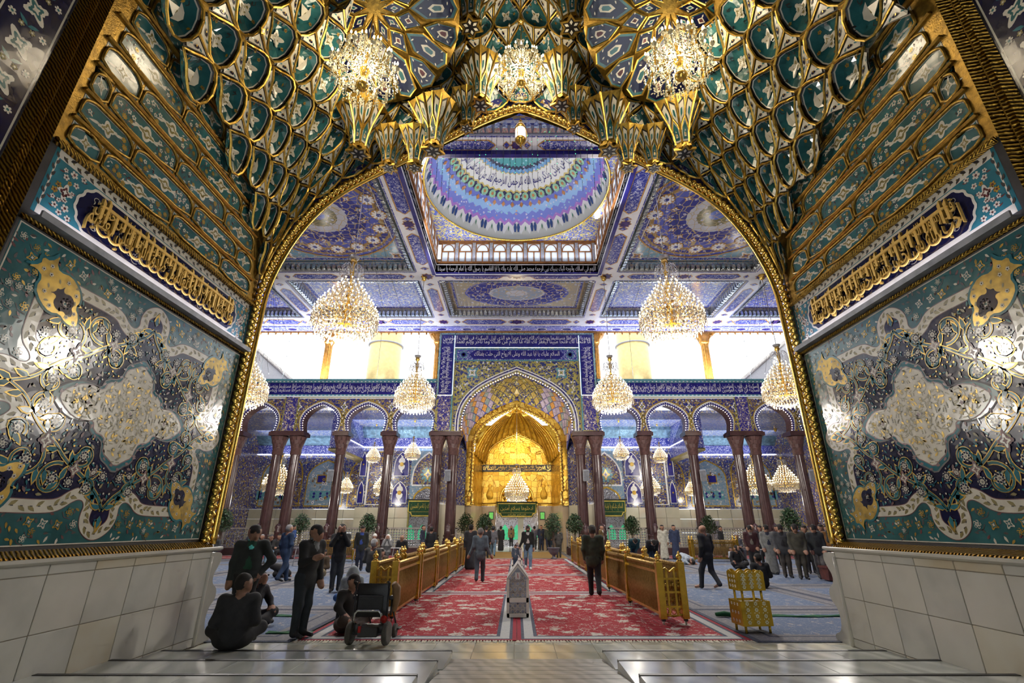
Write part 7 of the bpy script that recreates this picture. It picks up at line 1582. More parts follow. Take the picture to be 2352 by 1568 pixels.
# ---------------------------------------------------------------- reading stands of the seated elders
mat('stand_white', (0.5, 0.5, 0.5), .3, metal=.4)
def reading_stand(x, y, rz, label):
    t = thing('reading_stand', label, 'stand', (x, y, .013), rz, 'reading stands')
    b = MB(); b.bbox(-.26, .26, -.16, .16, .78, .80, .006); b.build('top', 'stand_white', t)
    for sx in (-1, 1): b = MB(); b.tube([(sx * .20, .18, .02), (sx * .12, -.05, .78)], .018, 6); b.build('leg', 'stand_white', t)
    b = MB(); b.tube([(-.24, .18, .02), (.24, .18, .02)], .018, 6); b.build('foot', 'stand_white', t)
for x, y, lb in ((-12.6, 25.3, 'white reading stand before the seated man in black jacket and jeans'), (-10.2, 24.3, 'white reading stand right of the man in the blue suit'), (-7.1, 23.2, 'white reading stand before the elder in the white skullcap'), (-6.4, 23.8, 'white reading stand before the elder in the white headscarf'), (-5.6, 24.1, 'white reading stand before the bald seated man'), (10.7, 22.6, 'white reading stand before the seated elder by the praying men')): reading_stand(x, y, .3, lb)
ch = MB(); ch.bbox(-.22, .22, -.22, .22, .42, .47, .01); chs = ch.mesh('seat', 'frame_grey'); ch = MB(); ch.bbox(-.22, .22, .19, .22, .55, .9, .01); chb = ch.mesh('backrest', 'frame_grey'); ch = MB(); ch.tube([(0, 0, 0), (0, 0, .43)], .015, 6); chl = ch.mesh('leg', 'frame_grey')
def plain_chair(x, y, rz, label):
    t = thing('plain_chair', label, 'chair', (x, y, 0), rz, 'chairs of the seated elders'); inst('seat', chs, t); inst('backrest', chb, t)
    for a in (-.18, .18):
        for c in (-.18, .18): inst('leg', chl, t, (a, c, 0))
# ================================================================== people (one continuous body surface each)
PM = {}
def pmat(c, rough=.8):
    k = (c, rough)
    if k not in PM: PM[k] = mat('cloth_%d' % len(PM), c, rough, var=.22, scale=9, bump=.15, bscale=18)
    return PM[k]
SKIN = (0.30, 0.155, 0.095); SKIN2 = (0.22, 0.11, 0.065); HAIR = (0.010, 0.008, 0.007); GREY = (0.22, 0.22, 0.22); WHITE = (0.55, 0.54, 0.50); BLACK = (0.010, 0.010, 0.012)
def surface_nets(D, org, h):
    s = D < 0; n = np.array(D.shape) - 1
    c = [(i, j, k) for i in (0, 1) for j in (0, 1) for k in (0, 1)]
    sl = lambda o: tuple(slice(o[a], o[a] + n[a]) for a in range(3))
    cnt = sum(s[sl(o)].astype(np.int8) for o in c); act = (cnt > 0) & (cnt < 8)
    idx = -np.ones(act.shape, int); idx[act] = np.arange(act.sum())
    P = np.zeros((*act.shape, 3)); W_ = np.zeros(act.shape)
    for a in range(3):
        for o in c:
            if o[a]: continue
            o2 = list(o); o2[a] = 1; d0, d1 = D[sl(o)], D[sl(o2)]; cr = (d0 < 0) != (d1 < 0)
            t = np.where(cr, d0 / np.where(cr, d0 - d1, 1), 0)
            for q in range(3): P[..., q] += np.where(cr, o[q] + (t if q == a else 0), 0)
            W_ += cr
    g = np.argwhere(act); V = org + h * (g + P[act] / W_[act][:, None])
    F = []
    for a in range(3):
        b, e = (a + 1) % 3, (a + 2) % 3; m = [slice(None)] * 3; m2 = list(m); m[a] = slice(0, -1); m2[a] = slice(1, None)
        s0, s1 = s[tuple(m)], s[tuple(m2)]; x = np.argwhere(s0 != s1); x = x[(x[:, b] > 0) & (x[:, e] > 0) & (x[:, b] < n[b]) & (x[:, e] < n[e])]
        if not len(x): continue
        fl = s0[tuple(x.T)]; q = []
        for db, de in ((-1, -1), (0, -1), (0, 0), (-1, 0)): y = x.copy(); y[:, b] += db; y[:, e] += de; q.append(idx[tuple(y.T)])
        q = np.stack(q, 1); q[~fl] = q[~fl][:, ::-1]; F.append(q)
    return V, np.concatenate(F)
def lean_pt(p, piv, ang):
    y, z = p[1] - piv[1], p[2] - piv[2]; c, s = math.cos(ang), math.sin(ang); return (p[0], piv[1] + y * c - z * s, piv[2] + y * s + z * c)
def person(label, x, y, z=0.0, rz=0.0, H=1.72, pose='stand', top=BLACK, bottom=(0.02, 0.02, 0.025), shirt=None, hair=HAIR, skin=SKIN, shoe=BLACK, robe=None, lean=0.0, arms='down', head=(0, 0), voxel=.03, headwear=None, collar=None, beard=False, wide=1.0, grp='worshippers', veil=None):
    """facing -Y before the turn rz; joints laid out per pose, then one blended surface"""
    L = ['skin', 'hair', 'top', 'bottom', 'shoe', 'shirt', 'wear']; cols = [skin, hair or HAIR, top, bottom, shoe, shirt or top, headwear or hair or HAIR]
    pr = []                                                     # a, b, ra, rb, label, widen, bias
    def cap(a, b, ra, rb, lab, wx=1.0, bias=0.0): pr.append((a, b, ra, rb, L.index(lab), wx, bias))
    J = {}
    if pose in ('stand', 'walk', 'walk2'):
        st = {'stand': 0, 'walk': 1, 'walk2': -1}[pose]
        for sx in (-1, 1):
            f = sx * st; J['hip', sx] = (sx * .09, 0, .90); J['knee', sx] = (sx * .095, -.02 - .10 * f - (.06 if st else 0), .485); J['ank', sx] = (sx * .09, .0 - .24 * f, .075 + (.07 if f < 0 else 0)); J['toe', sx] = (sx * .115, -.19 - .24 * f, .04 if f >= 0 else .06)
        pel, ch, nk, hd = (0, 0, .96), (0, 0, 1.30), (0, .02, 1.46), (0, -.01, 1.60); piv = (0, 0, .95)
    elif pose == 'cross':
        for sx in (-1, 1): J['hip', sx] = (sx * .10, 0, .13); J['knee', sx] = (sx * .31, -.26, .22); J['ank', sx] = (-sx * .10, -.34, .09); J['toe', sx] = (-sx * .24, -.33, .07)
        pel, ch, nk, hd = (0, .02, .17), (0, .03, .50), (0, .03, .66), (0, 0, .80); piv = (0, 0, .15)
    elif pose == 'chair':
        for sx in (-1, 1): J['hip', sx] = (sx * .10, 0, .52); J['knee', sx] = (sx * .15, -.42, .52); J['ank', sx] = (sx * .13, -.40, .08); J['toe', sx] = (sx * .14, -.58, .04)
        pel, ch, nk, hd = (0, .02, .56), (0, .03, .90), (0, .03, 1.06), (0, 0, 1.20); piv = (0, 0, .55)
    elif pose == 'bow':
        for sx in (-1, 1): J['hip', sx] = (sx * .09, .06, .90); J['knee', sx] = (sx * .10, .02, .48); J['ank', sx] = (sx * .10, 0, .075); J['toe', sx] = (sx * .12, -.2, .04)
        pel, ch, nk, hd = (0, .05, .94), (0, -.30, 1.06), (0, -.44, 1.09), (0, -.58, 1.06); piv = (0, 0, .95)
    elif pose == 'sujud':
        for sx in (-1, 1): J['hip', sx] = (sx * .10, .16, .36); J['knee', sx] = (sx * .13, -.12, .08); J['ank', sx] = (sx * .10, .34, .07); J['toe', sx] = (sx * .10, .46, .05)
        pel, ch, nk, hd = (0, .17, .40), (0, -.20, .30), (0, -.36, .22), (0, -.46, .13); piv = (0, 0, 0)
    ln = (lambda p: lean_pt(p, piv, lean)) if lean else (lambda p: p)
    ch, nk, hd = ln(ch), ln(nk), ln(hd)
    d = Vector(nk) - Vector(ch); d.normalize(); fw = Vector((0, -1, 0)) if pose not in ('bow', 'sujud') else Vector((0, 0, -1)); fw = (fw - d * fw.dot(d)).normalized()
    hdv = Vector(hd) + Vector((math.sin(head[0]) * .02, 0, 0))
    for sx in (-1, 1):
        sh = Vector(ch) + d * .115 + Vector((sx * .185 * wide, 0, 0)); el = sh + Vector((sx * .055, .03, -.29)); wr = el + Vector((sx * .0, -.07, -.25))
        A = arms if isinstance(arms, str) else arms[0 if sx < 0 else 1]
        if A == 'fold': el = sh + Vector((sx * .05, .0, -.28)); wr = Vector((sx * .07, sh.y - .17, el.z + .03))
        elif A == 'front': el = sh + Vector((sx * .045, .01, -.28)); wr = el + Vector((-sx * .03, -.12, -.22))
        elif A == 'pocket': el = sh + Vector((sx * .16, .07, -.26)); wr = Vector((sx * .20, sh.y - .02, el.z - .20))
        elif A == 'pray': el = sh + Vector((sx * .04, -.16, -.20)); wr = Vector((sx * .07, sh.y - .20, sh.z + .11))
        elif A == 'point': el = sh + Vector((sx * .04, -.05, -.27)); wr = el + Vector((-sx * .02, -.24, .07))
        elif A == 'knee': k = J['knee', sx]; wr = Vector((k[0] * .85, k[1] + .04, k[2] + .10)); el = (sh + wr) / 2 + Vector((sx * .08, .03, -.04))
        elif A == 'lap': wr = Vector((sx * .06, -.22, pel[2] + .12)); el = sh + Vector((sx * .07, .02, -.27))
        elif A == 'floor': wr = Vector((sx * .24, hd[1] + .02, .06)); el = Vector((sx * .27, sh.y + .02, .16))
        elif A == 'face': el = sh + Vector((sx * .02, -.20, -.20)); wr = Vector((sx * .05, hd[1] - .11, hd[2] - .07))
        elif A == 'side': wr = el + Vector((sx * .12, -.03, -.23))
        dr = (wr - el).normalized(); ha = wr + dr * .08
        if A in ('pray', 'face'): ha = wr + Vector((-sx * .01, -.01, .09)); dr = Vector((0, 0, 1))
        cap(tuple(Vector(ch) + d * .10 + Vector((sx * .10, 0, 0))), tuple(sh), .085, .080, 'top'); cap(tuple(sh), tuple(el), .078, .062, 'top'); cap(tuple(el), tuple(wr), .062, .046, 'top')
        cap(tuple(wr), tuple(wr + (ha - wr) * .8), .028, .038, 'skin', bias=.006)
        if voxel < .02:
            side = dr.cross(Vector((0, 0, 1))) if abs(dr.z) < .9 else Vector((0, 1, 0)); side.normalize(); bend = fw * .022
            for q in range(4):
                o = side * (.027 - .018 * q); l = (.068, .078, .072, .056)[q]; k0 = ha + o; k1 = k0 + dr * l * .55; k2 = k1 + (dr * .8 + fw * .5).normalized() * l * .5
                cap(tuple(k0), tuple(k1), .0105, .010, 'skin', bias=.006); cap(tuple(k1), tuple(k2), .010, .0085, 'skin', bias=.006)
            t0 = wr + (ha - wr) * .4 + side * .03; cap(tuple(t0), tuple(t0 + dr * .035 + side * .03 + bend * .6), .013, .010, 'skin', bias=.006)
        else: cap(tuple(ha), tuple(ha + dr * .07 + fw * .015), .026, .018, 'skin')
        hp, kn, an, to = J['hip', sx], J['knee', sx], J['ank', sx], J['toe', sx]
        if not robe or pose in ('chair',):
            cap(hp, kn, .104, .078, 'bottom' if not robe else 'top'); cap(kn, an, .078, .060, 'bottom' if not robe else 'top', bias=.004)
        cap(an, to, .042, .034, 'shoe', bias=.008)
    cap(pel, tuple(lerp(a, b, .6) for a, b in zip(pel, ch)), .118, .122, 'top', 1.34 * wide); cap(tuple(lerp(a, b, .4) for a, b in zip(pel, ch)), ch, .122, .128, 'top', 1.40 * wide)
    if pose in ('stand', 'walk', 'walk2', 'bow'):
        if robe: cap((0, pel[1], 1.0), (0, 0, .12), .125, .17, 'top', 1.35)
        else: cap((pel[0], pel[1], pel[2] - .08), (pel[0], pel[1] + .0, pel[2] - .13), .128, .125, 'top', 1.32 * wide, .004); cap((0, pel[1], .86), (0, pel[1], .84), .10, .09, 'bottom', 1.3)
    elif robe or pose == 'cross': cap((0, -.05, .12), (0, -.22, .10), .13, .10, 'bottom' if not robe else 'top', 1.9)
    if shirt: cap(tuple(Vector(ch) + d * .12 + fw * .052), tuple(Vector(pel) + Vector((0, 0, .10)) + fw * .062), .062, .070, 'shirt', 1.0, .010)
    # neck and head
    cap(nk, tuple(Vector(nk).lerp(Vector(hd), .5)), .056, .052, 'skin', bias=.004)
    if collar: cols[6] = collar; cap(tuple(Vector(nk) - d * .02), tuple(Vector(nk) + d * .035), .072, .064, 'wear', 1.05, .006); cap(tuple(Vector(nk) + fw * .05), tuple(Vector(ch) + d * .05 + fw * .09), .04, .028, 'wear', 1.0, .016)
    elif shirt: cap(nk, tuple(Vector(nk) + d * .03), .066, .06, 'shirt')
    t_ = head[1]; hf = (fw * math.cos(t_) - d * math.sin(t_)); hu = (d * math.cos(t_) + fw * math.sin(t_)); yaw = Matrix.Rotation(head[0], 3, hu); hf = yaw @ hf; hr = hu.cross(hf)
    hp_ = lambda r, f, u: tuple(hdv + hr * r + hf * f + hu * u)
    cap(hp_(0, -.015, .035), hp_(0, .005, .02), .092, .086, 'skin'); cap(hp_(0, .035, -.055), hp_(0, .02, .0), .060, .076, 'skin')
    cap(hp_(0, .088, .015), hp_(0, .104, -.02), .012, .018, 'skin', bias=.004)
    for sx in (-1, 1):
        cap(hp_(sx * .088, -.005, .01), hp_(sx * .090, -.01, -.025), .014, .011, 'skin', bias=.004)
        if voxel < .02: cap(hp_(sx * .034, .082, .022), hp_(sx * .030, .083, .022), .011, .011, 'hair', bias=.012); cap(hp_(sx * .05, .083, .046), hp_(sx * .018, .09, .048), .009, .009, 'hair', bias=.010)
    if voxel < .02: cap(hp_(-.024, .082, -.062), hp_(.024, .082, -.062), .008, .008, 'hair' if beard else 'skin', bias=.008); cap(hp_(-.03, .085, -.045), hp_(.03, .085, -.045), .009, .009, 'hair' if beard else 'skin', bias=.010)
    if beard: cap(hp_(0, .045, -.088), hp_(0, .03, -.075), .048, .054, 'hair', bias=.003)
    if veil: cap(hp_(0, -.03, .04), hp_(0, -.03, -.02), .112, .12, 'wear', bias=.01); cap(hp_(0, -.03, -.05), tuple(Vector(ch)), .12, .16, 'wear', 1.3); cols[6] = veil
    elif hair is not None:
        cap(hp_(0, -.030, .056), hp_(0, -.055, .02), .091, .078, 'hair'); cap(hp_(0, .022, .082), hp_(0, -.02, .072), .058, .078, 'hair', bias=.003)
    if headwear: cap(hp_(0, -.015, .075), hp_(0, -.02, .06), .094, .10, 'wear', bias=.008)
    A_ = np.array([p[0] for p in pr]); B_ = np.array([p[1] for p in pr]); lo = np.minimum(A_, B_).min(0) - .27; hi = np.maximum(A_, B_).max(0) + .27; lo[2] = max(lo[2], -.06)
    sc = H / 1.72; h = voxel / sc
    g = [np.arange(lo[i], hi[i] + h, h) for i in range(3)]; X, Y, Z = np.meshgrid(*g, indexing='ij')
    K = .018; acc = np.zeros(X.shape); best = np.full(X.shape, 1e9); lab = np.zeros(X.shape, np.int8)
    for a, b, ra, rb, l, wx, bias in pr:
        r_ = max(ra, rb) * max(wx, 1) + .14; sl = []
        for i in range(3): m0 = min(a[i], b[i]) - r_; m1 = max(a[i], b[i]) + r_; i0 = max(0, int((m0 - lo[i]) / h)); sl.append(slice(i0, max(i0 + 1, int((m1 - lo[i]) / h) + 2)))
        sl = tuple(sl); ax = (a[0] + b[0]) / 2; x_ = (X[sl] - ax) / wx; a2 = ((a[0] - ax) / wx, a[1], a[2]); b2 = ((b[0] - ax) / wx, b[1], b[2])
        dx, dy, dz = b2[0] - a2[0], b2[1] - a2[1], b2[2] - a2[2]; q = dx * dx + dy * dy + dz * dz + 1e-9
        t = np.clip(((x_ - a2[0]) * dx + (Y[sl] - a2[1]) * dy + (Z[sl] - a2[2]) * dz) / q, 0, 1)
        dd = np.sqrt((x_ - a2[0] - t * dx) ** 2 + (Y[sl] - a2[1] - t * dy) ** 2 + (Z[sl] - a2[2] - t * dz) ** 2) - (ra + (rb - ra) * t)
        acc[sl] += np.exp(np.clip(-dd / K, -30, 30)); u = dd - bias < best[sl]; best[sl] = np.where(u, dd - bias, best[sl]); lab[sl] = np.where(u, l, lab[sl])
    D = -K * np.log(acc + 1e-13); V, F = surface_nets(D, lo, h)
    V[:, 2] = np.maximum(V[:, 2], .004)
    ii = np.clip(np.round((V - lo) / h).astype(int), 0, np.array(D.shape) - 1); vl = lab[tuple(ii.T)]; fl = np.sort(vl[F], 1)[:, 1]
    me = bpy.data.meshes.new('person'); me.from_pydata((V * sc).tolist(), [], F.tolist())
    used = sorted(set(fl.tolist())); rm = {l: i for i, l in enumerate(used)}
    for l in used: me.materials.append(pmat(cols[l], .55 if L[l] in ('skin', 'shoe') else .85))
    me.polygons.foreach_set('material_index', [rm[l] for l in fl.tolist()]); me.polygons.foreach_set('use_smooth', [True] * len(F)); me.update()
    o = inst('person', me, None, (x, y, z), rz); tag(o, label, 'person', grp); return o
def ground(px, py, z=0.0):
    """floor point seen at a photograph position"""
    v = (784 - py) / 1092; dy, dz = math.cos(TH) - v * math.sin(TH), math.sin(TH) + v * math.cos(TH); k = (z - CAM_H) / dz; return (px - 1187) / 1092 * k, k * dy
def P(label, px, py, **kw): x, y = ground(px, py); return person(label, x, y, .013, **kw)
N_ = .0145; NAVY = (0.012, 0.016, 0.035); DG = (0.03, 0.032, 0.036); JEAN = (0.03, 0.05, 0.085); LJ = (0.12, 0.20, 0.28); OLV = (0.035, 0.045, 0.026); BRN = (0.06, 0.04, 0.022); TAN = (0.20, 0.12, 0.045); MAR = (0.035, 0.008, 0.010); BACK = PI
# foreground, wheelchair side
P('standing man in dark suit with green sweater and turquoise collar', 541, 1462, H=1.73, voxel=N_, top=(0.013, 0.018, 0.017), bottom=(0.006, 0.006, 0.007), shirt=(0.010, 0.05, 0.03), collar=(0.10, 0.55, 0.50), arms=('down', 'pocket'), rz=.35, skin=SKIN2, head=(.15, .1), wide=1.08)
person('man in dark suit sitting cross-legged on the steps, back to the viewer', -4.08, 7.90, .105, rz=BACK + .35, H=1.78, voxel=N_, pose='cross', top=(0.018, 0.019, 0.021), bottom=(0.012, 0.012, 0.013), arms='lap', skin=SKIN2, head=(-.75, .05), wide=1.02, lean=.06)
person('man in black half hidden behind the marble console, hand at his face', -5.0, 10.15, .013, rz=1.2, H=1.7, voxel=N_, pose='cross', top=BLACK, bottom=BLACK, arms=('face', 'knee'), lean=.2)
P('standing man in black jacket and dark jeans leaning and pointing', 682, 1466, H=1.74, voxel=N_, top=(0.010, 0.011, 0.011), bottom=(0.014, 0.020, 0.025), arms=('point', 'down'), rz=1.15, lean=.16, head=(.1, .0), collar=(0.16, 0.17, 0.17))
P('man in blue suit standing with his back turned on the blue carpet', 645, 1338, H=1.76, voxel=.020, top=(0.014, 0.035, 0.085), bottom=(0.014, 0.035, 0.085), hair=GREY, pose='walk', rz=BACK - .5, arms=('fold', 'down'))
P('bearded man in black vest raising both hands to his face in prayer', 768, 1360, H=1.76, voxel=.018, top=(0.012, 0.013, 0.015), bottom=(0.03, 0.036, 0.042), arms='pray', rz=.3, headwear=(0.01, 0.01, 0.01), beard=True, head=(0, -.25))
P('man in dark jacket over a blue checked shirt looking down', 823, 1311, H=1.72, voxel=.022, top=(0.014, 0.016, 0.014), bottom=NAVY, shirt=(0.03, 0.06, 0.25), rz=.2, head=(0, .5))
P('man in brown waistcoat and beige robe sitting cross-legged', 736, 1326, H=1.7, voxel=.020, pose='cross', top=BRN, bottom=(0.19, 0.15, 0.085), shirt=(0.19, 0.15, 0.085), arms='lap', beard=True, rz=-.4, head=(-.4, .1))
P('figure wrapped in a black cloak bending low on the carpet', 632, 1326, H=1.6, voxel=.024, pose='sujud', top=BLACK, bottom=BLACK, veil=BLACK, robe=True, rz=1.5, arms='floor')
P('white-haired man seated beyond the tile panel edge', 484, 1292, H=1.7, voxel=.024, pose='chair', top=DG, hair=WHITE, bottom=BLACK, shirt=WHITE, arms='lap')
P('woman in a black cloak standing beside the white-haired man', 478, 1282, H=1.62, voxel=.028, robe=True, top=BLACK, veil=BLACK, rz=.4)
P('man in black jacket and pale jeans sitting on a chair', 616, 1294, H=1.72, voxel=.022, pose='chair', top=(0.012, 0.012, 0.012), bottom=LJ, arms='knee', lean=.15, hair=(.05, .05, .05), rz=-.3)
P('dark-clad man seated beside the one in pale jeans', 632, 1290, H=1.72, voxel=.026, pose='chair', top=BLACK, bottom=BLACK, arms='lap')
P('man in a royal blue shirt standing by the potted ficus', 664, 1284, H=1.76, voxel=.026, top=(0.03, 0.07, 0.22), bottom=NAVY, rz=2.5, arms='fold')
P('elder in black sitting with a cane near the lattice fence', 592, 1290, H=1.7, voxel=.026, pose='chair', top=(0.02, 0.02, 0.02), bottom=BRN, arms='lap', hair=GREY)
P('woman in navy veil seated left of the elder with the cane', 562, 1288, H=1.62, voxel=.026, pose='chair', top=NAVY, robe=True, veil=NAVY, arms='lap', rz=.5)
P('elder in a white skullcap seated at a reading stand', 855, 1290, H=1.72, voxel=.022, pose='chair', top=(0.12, 0.09, 0.05), bottom=BRN, hair=WHITE, headwear=WHITE, beard=True, arms='lap', shirt=(0.3, 0.28, 0.22))
P('elder in a white headscarf seated with hands at his face', 886, 1294, H=1.72, voxel=.022, pose='chair', top=(0.13, 0.13, 0.13), bottom=(0.13, 0.13, 0.13), robe=True, veil=WHITE, arms='face')
P('bald man in black jacket seated with head bowed', 920, 1296, H=1.72, voxel=.022, pose='chair', top=BLACK, bottom=NAVY, hair=None, arms='lap', head=(0, .7), lean=.2)
P('grey-haired man in a grey jacket seated behind the brass barrier', 850, 1352, H=1.75, voxel=.020, pose='chair', top=(0.055, 0.055, 0.05), bottom=DG, hair=(.35, .35, .34), rz=BACK - .3, arms='lap')
P('young man in brown sitting low behind the brass barrier', 872, 1325, H=1.7, voxel=.022, pose='cross', top=BRN, bottom=BLACK, arms='lap', rz=.6)
P('man in pale grey and blue robe crouching behind the wheelchair', 803, 1398, H=1.6, voxel=.020, pose='cross', top=(0.26, 0.30, 0.30), bottom=(0.03, 0.10, 0.3), arms='lap', rz=BACK + .4, lean=.25, veil=(0.26, 0.30, 0.30))
P('man in dark brown robe sitting on the red carpet before the wheelchair', 788, 1452, H=1.7, voxel=.018, pose='cross', top=(0.014, 0.012, 0.010), bottom=(0.035, 0.022, 0.014), arms='knee', rz=1.1, lean=.2)
P('man in navy seen in profile beside the lattice fence', 968, 1283, H=1.76, voxel=.024, top=NAVY, bottom=JEAN, rz=1.5)
P('man in a black shirt standing behind the brass barriers, back turned', 987, 1296, H=1.68, voxel=.024, top=BLACK, bottom=BLACK, rz=BACK)
# the aisle
P('man in grey-blue jacket walking down the aisle, back turned', 1101, 1339, H=1.66, voxel=.018, top=(0.085, 0.115, 0.135), bottom=(0.045, 0.060, 0.075), hair=(.16, .15, .14), rz=BACK, shoe=SKIN, arms='side', pose='walk2', shirt=None)
P('man in a long charcoal robe walking beside the barriers', 1079, 1308, H=1.78, voxel=.020, robe=True, top=(0.022, 0.024, 0.028), rz=BACK, arms='down')
P('young man in dark blazer, white turtleneck and jeans walking towards the viewer', 1213, 1308, H=1.74, voxel=.018, top=(0.012, 0.014, 0.012), bottom=LJ, shirt=(0.42, 0.42, 0.38), shoe=WHITE, arms=('side', 'down'), pose='walk', beard=True)
person('small child in a checked shirt holding the young man\'s hand', -.06, 22.6, .013, H=.98, voxel=.018, top=(0.06, 0.09, 0.12), bottom=JEAN, shirt=(0.3, 0.3, 0.3), arms=('down', 'side'), rz=.1)
P('person with a grey backpack walking to the golden door', 1132, 1279, H=1.7, voxel=.024, top=(0.10, 0.10, 0.115), bottom=LJ, rz=BACK, headwear=DG, pose='walk')
P('person in a black coat over a long grey skirt, back turned', 1150, 1265, H=1.72, voxel=.026, robe=True, top=(0.016, 0.016, 0.018), rz=BACK)
P('man in a camel jacket facing the viewer before the golden door', 1174, 1256, H=1.76, voxel=.026, top=TAN, bottom=BLACK, shirt=NAVY, beard=True)
P('man in a brown robe before the golden door', 1196, 1252, H=1.82, voxel=.028, robe=True, top=BRN, rz=BACK)
P('man in a lilac-grey shirt before the golden door', 1228, 1263, H=1.72, voxel=.026, top=(0.10, 0.095, 0.12), bottom=DG, rz=BACK, arms='fold')
P('man with a brown shoulder bag facing the viewer', 1244, 1265, H=1.78, voxel=.026, top=NAVY, bottom=NAVY, shirt=BRN)
P('man in a dark green jacket walking to the golden door', 1260, 1266, H=1.74, voxel=.026, top=OLV, bottom=NAVY, rz=BACK, pose='walk2')
P('man in a black jacket next to the dark green one', 1268, 1264, H=1.66, voxel=.028, top=BLACK, bottom=JEAN, rz=BACK)
P('stooped old man in a grey suit beside the urn', 1284, 1281, H=1.60, voxel=.022, top=(0.05, 0.048, 0.045), bottom=(0.03, 0.028, 0.025), hair=GREY, rz=BACK, arms='front')
P('man in black walking left of the grey backpack', 1116, 1282, H=1.72, voxel=.026, top=BLACK, bottom=BLACK, rz=BACK)
P('man in dark suit with a white collar near the door', 1128, 1262, H=1.74, voxel=.028, top=DG, bottom=BLACK, shirt=WHITE)
P('man in black at the threshold of the golden door, leftmost', 1162, 1252, H=1.74, voxel=.03, top=BLACK, bottom=WHITE, rz=BACK)
P('man in a pale blue robe at the threshold of the golden door', 1188, 1254, H=1.7, voxel=.03, robe=True, top=(0.14, 0.18, 0.27), rz=BACK)
P('man in charcoal at the threshold of the golden door, rightmost', 1212, 1250, H=1.74, voxel=.03, top=DG, bottom=BLACK, rz=BACK)
# bookstand side
P('man in an olive jacket and black trousers walking away, barefoot', 1368, 1372, H=1.74, voxel=.0155, top=OLV, bottom=(0.008, 0.008, 0.010), hair=(.05, .05, .045), rz=BACK - .1, shoe=SKIN, arms='front', pose='walk', wide=1.12)
P('man in a brown waistcoat over white, behind the olive jacket', 1385, 1288, H=1.78, voxel=.024, top=(0.09, 0.055, 0.015), bottom=BLACK, shirt=WHITE, rz=1.2)
P('man in a teal shirt bowing in prayer', 1457, 1298, H=1.74, voxel=.022, pose='bow', top=(0.012, 0.05, 0.06), bottom=NAVY, arms='knee')
P('man in black with a white collar bowing in prayer', 1499, 1308, H=1.74, voxel=.022, pose='bow', top=BLACK, bottom=JEAN, arms='knee', shirt=WHITE)
P('man in a tan jacket over a white robe by the lattice fence', 1528, 1285, H=1.78, voxel=.022, robe=True, top=(0.40, 0.38, 0.31), rz=0, skin=SKIN2)
P('man in a navy robe beside the tan jacket', 1555, 1285, H=1.78, voxel=.022, robe=True, top=(0.02, 0.03, 0.07))
P('man in pale blue prostrating on the carpet', 1574, 1296, H=1.72, voxel=.020, pose='sujud', top=(0.30, 0.35, 0.40), bottom=(0.30, 0.35, 0.40), arms='floor', rz=.5)
P('bald man in a black quilted jacket walking barefoot', 1634, 1354, H=1.76, voxel=.017, top=(0.012, 0.013, 0.015), bottom=(0.022, 0.025, 0.03), hair=None, shoe=SKIN, rz=-2.5, pose='walk', arms='down', wide=1.15, lean=.05)
P('man in black by the brass barrier near the lattice fence', 1664, 1284, H=1.72, voxel=.026, top=BLACK, bottom=BLACK, rz=.8, head=(0, .3))
P('seated elder in a grey robe behind the reading stand', 1700, 1288, H=1.75, voxel=.022, pose='chair', top=(0.06, 0.06, 0.075), bottom=(0.06, 0.06, 0.075), robe=True, arms='lap', skin=SKIN2, hair=GREY)
P('boy in a white shirt sitting on the carpet', 1683, 1292, H=1.3, voxel=.020, pose='cross', top=(0.35, 0.38, 0.42), bottom=DG, arms='lap', rz=.7)
P('man in black sitting and resting his head on his hand', 1696, 1306, H=1.72, voxel=.018, pose='cross', top=BLACK, bottom=(0.014, 0.014, 0.016), arms=('knee', 'face'), lean=.15, head=(0, .5))
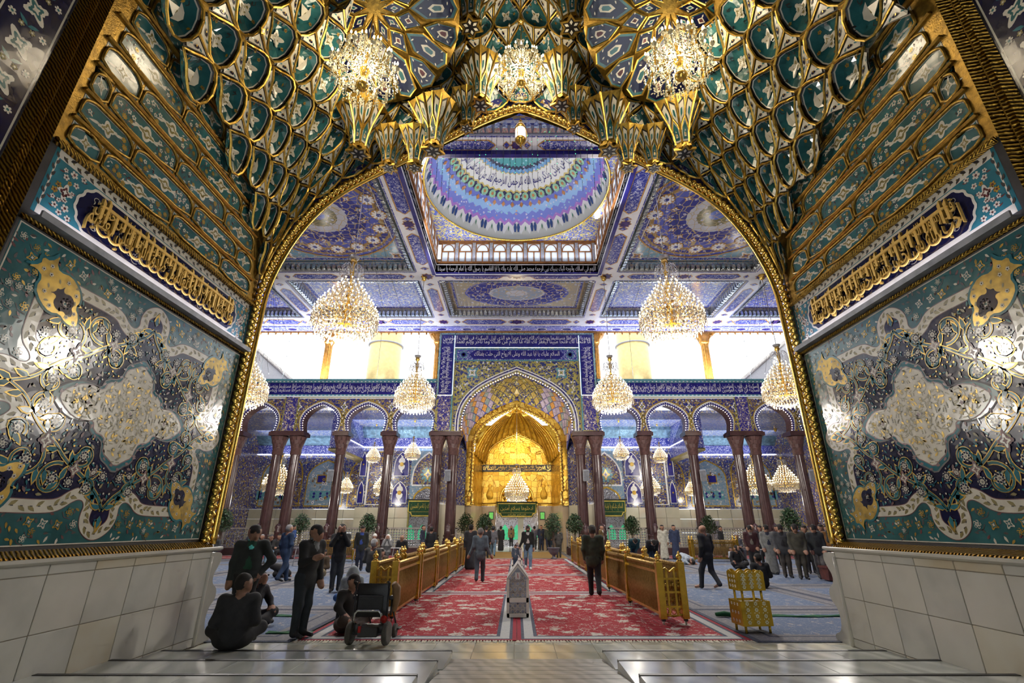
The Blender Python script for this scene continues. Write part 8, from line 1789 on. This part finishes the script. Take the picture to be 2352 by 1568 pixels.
P('man in a black hooded jacket sitting with his back turned', 1752, 1352, H=1.74, voxel=.018, pose='cross', top=(0.011, 0.012, 0.014), bottom=BLACK, rz=BACK + .1, arms='lap', wide=1.12)
ROW = (('maroon blazer with brass buttons', 1737, 1312, MAR, BLACK, (0.14, 0.13, 0.11), None, 1.74), ('navy jacket over a long grey robe', 1778, 1319, (0.16, 0.165, 0.155), None, NAVY, True, 1.76), ('grey blazer and brown trousers', 1812, 1327, (0.035, 0.037, 0.042), (0.045, 0.038, 0.032), BLACK, None, 1.77), ('olive uniform shirt and trousers', 1848, 1331, (0.042, 0.040, 0.028), (0.042, 0.038, 0.028), None, None, 1.78), ('slate blazer and light grey trousers', 1892, 1330, (0.022, 0.026, 0.028), (0.15, 0.15, 0.145), BLACK, None, 1.76))
for k, (nm, px, py, top, bot, sh, rb, H) in enumerate(ROW): P(f'praying man in {nm}, in the row before the coffin', px, py, H=H, voxel=.0175, top=top, bottom=bot or top, shirt=sh, robe=rb, arms='front', rz=-.35, head=(0, .45), grp='row of praying men', wide=1.06)
P('bearded man in black robe and green knitted cap at the row\'s end', 1940, 1324, H=1.85, voxel=.018, robe=True, top=(0.013, 0.013, 0.015), hair=GREY, beard=True, headwear=(0.012, 0.09, 0.045), arms='fold', rz=-.4)
for nm, px, py, top, H in (('black robe standing behind the olive uniform', 1868, 1318, BLACK, 1.74), ('orange-brown jacket behind the green-capped man', 1921, 1312, (0.16, 0.07, 0.015), 1.76), ('dark coat behind the maroon blazer', 1760, 1300, (0.018, 0.018, 0.022), 1.74), ('charcoal coat behind the slate blazer', 1905, 1308, DG, 1.78), ('dark red pullover behind the navy jacket', 1800, 1300, MAR, 1.76), ('black jacket farthest in the row by the tile panel', 1962, 1312, BLACK, 1.8), ('navy coat among the back row by the tile panel', 1948, 1300, NAVY, 1.78)):
    P(f'man in {nm}', px, py, H=H, voxel=.024, top=top, bottom=BLACK, arms='front', rz=-.35, head=(0, .3), grp='back row of praying men')
P('bald man standing in the back row beside the brown column', 1740, 1296, H=1.8, voxel=.026, top=MAR, bottom=BLACK, hair=None)
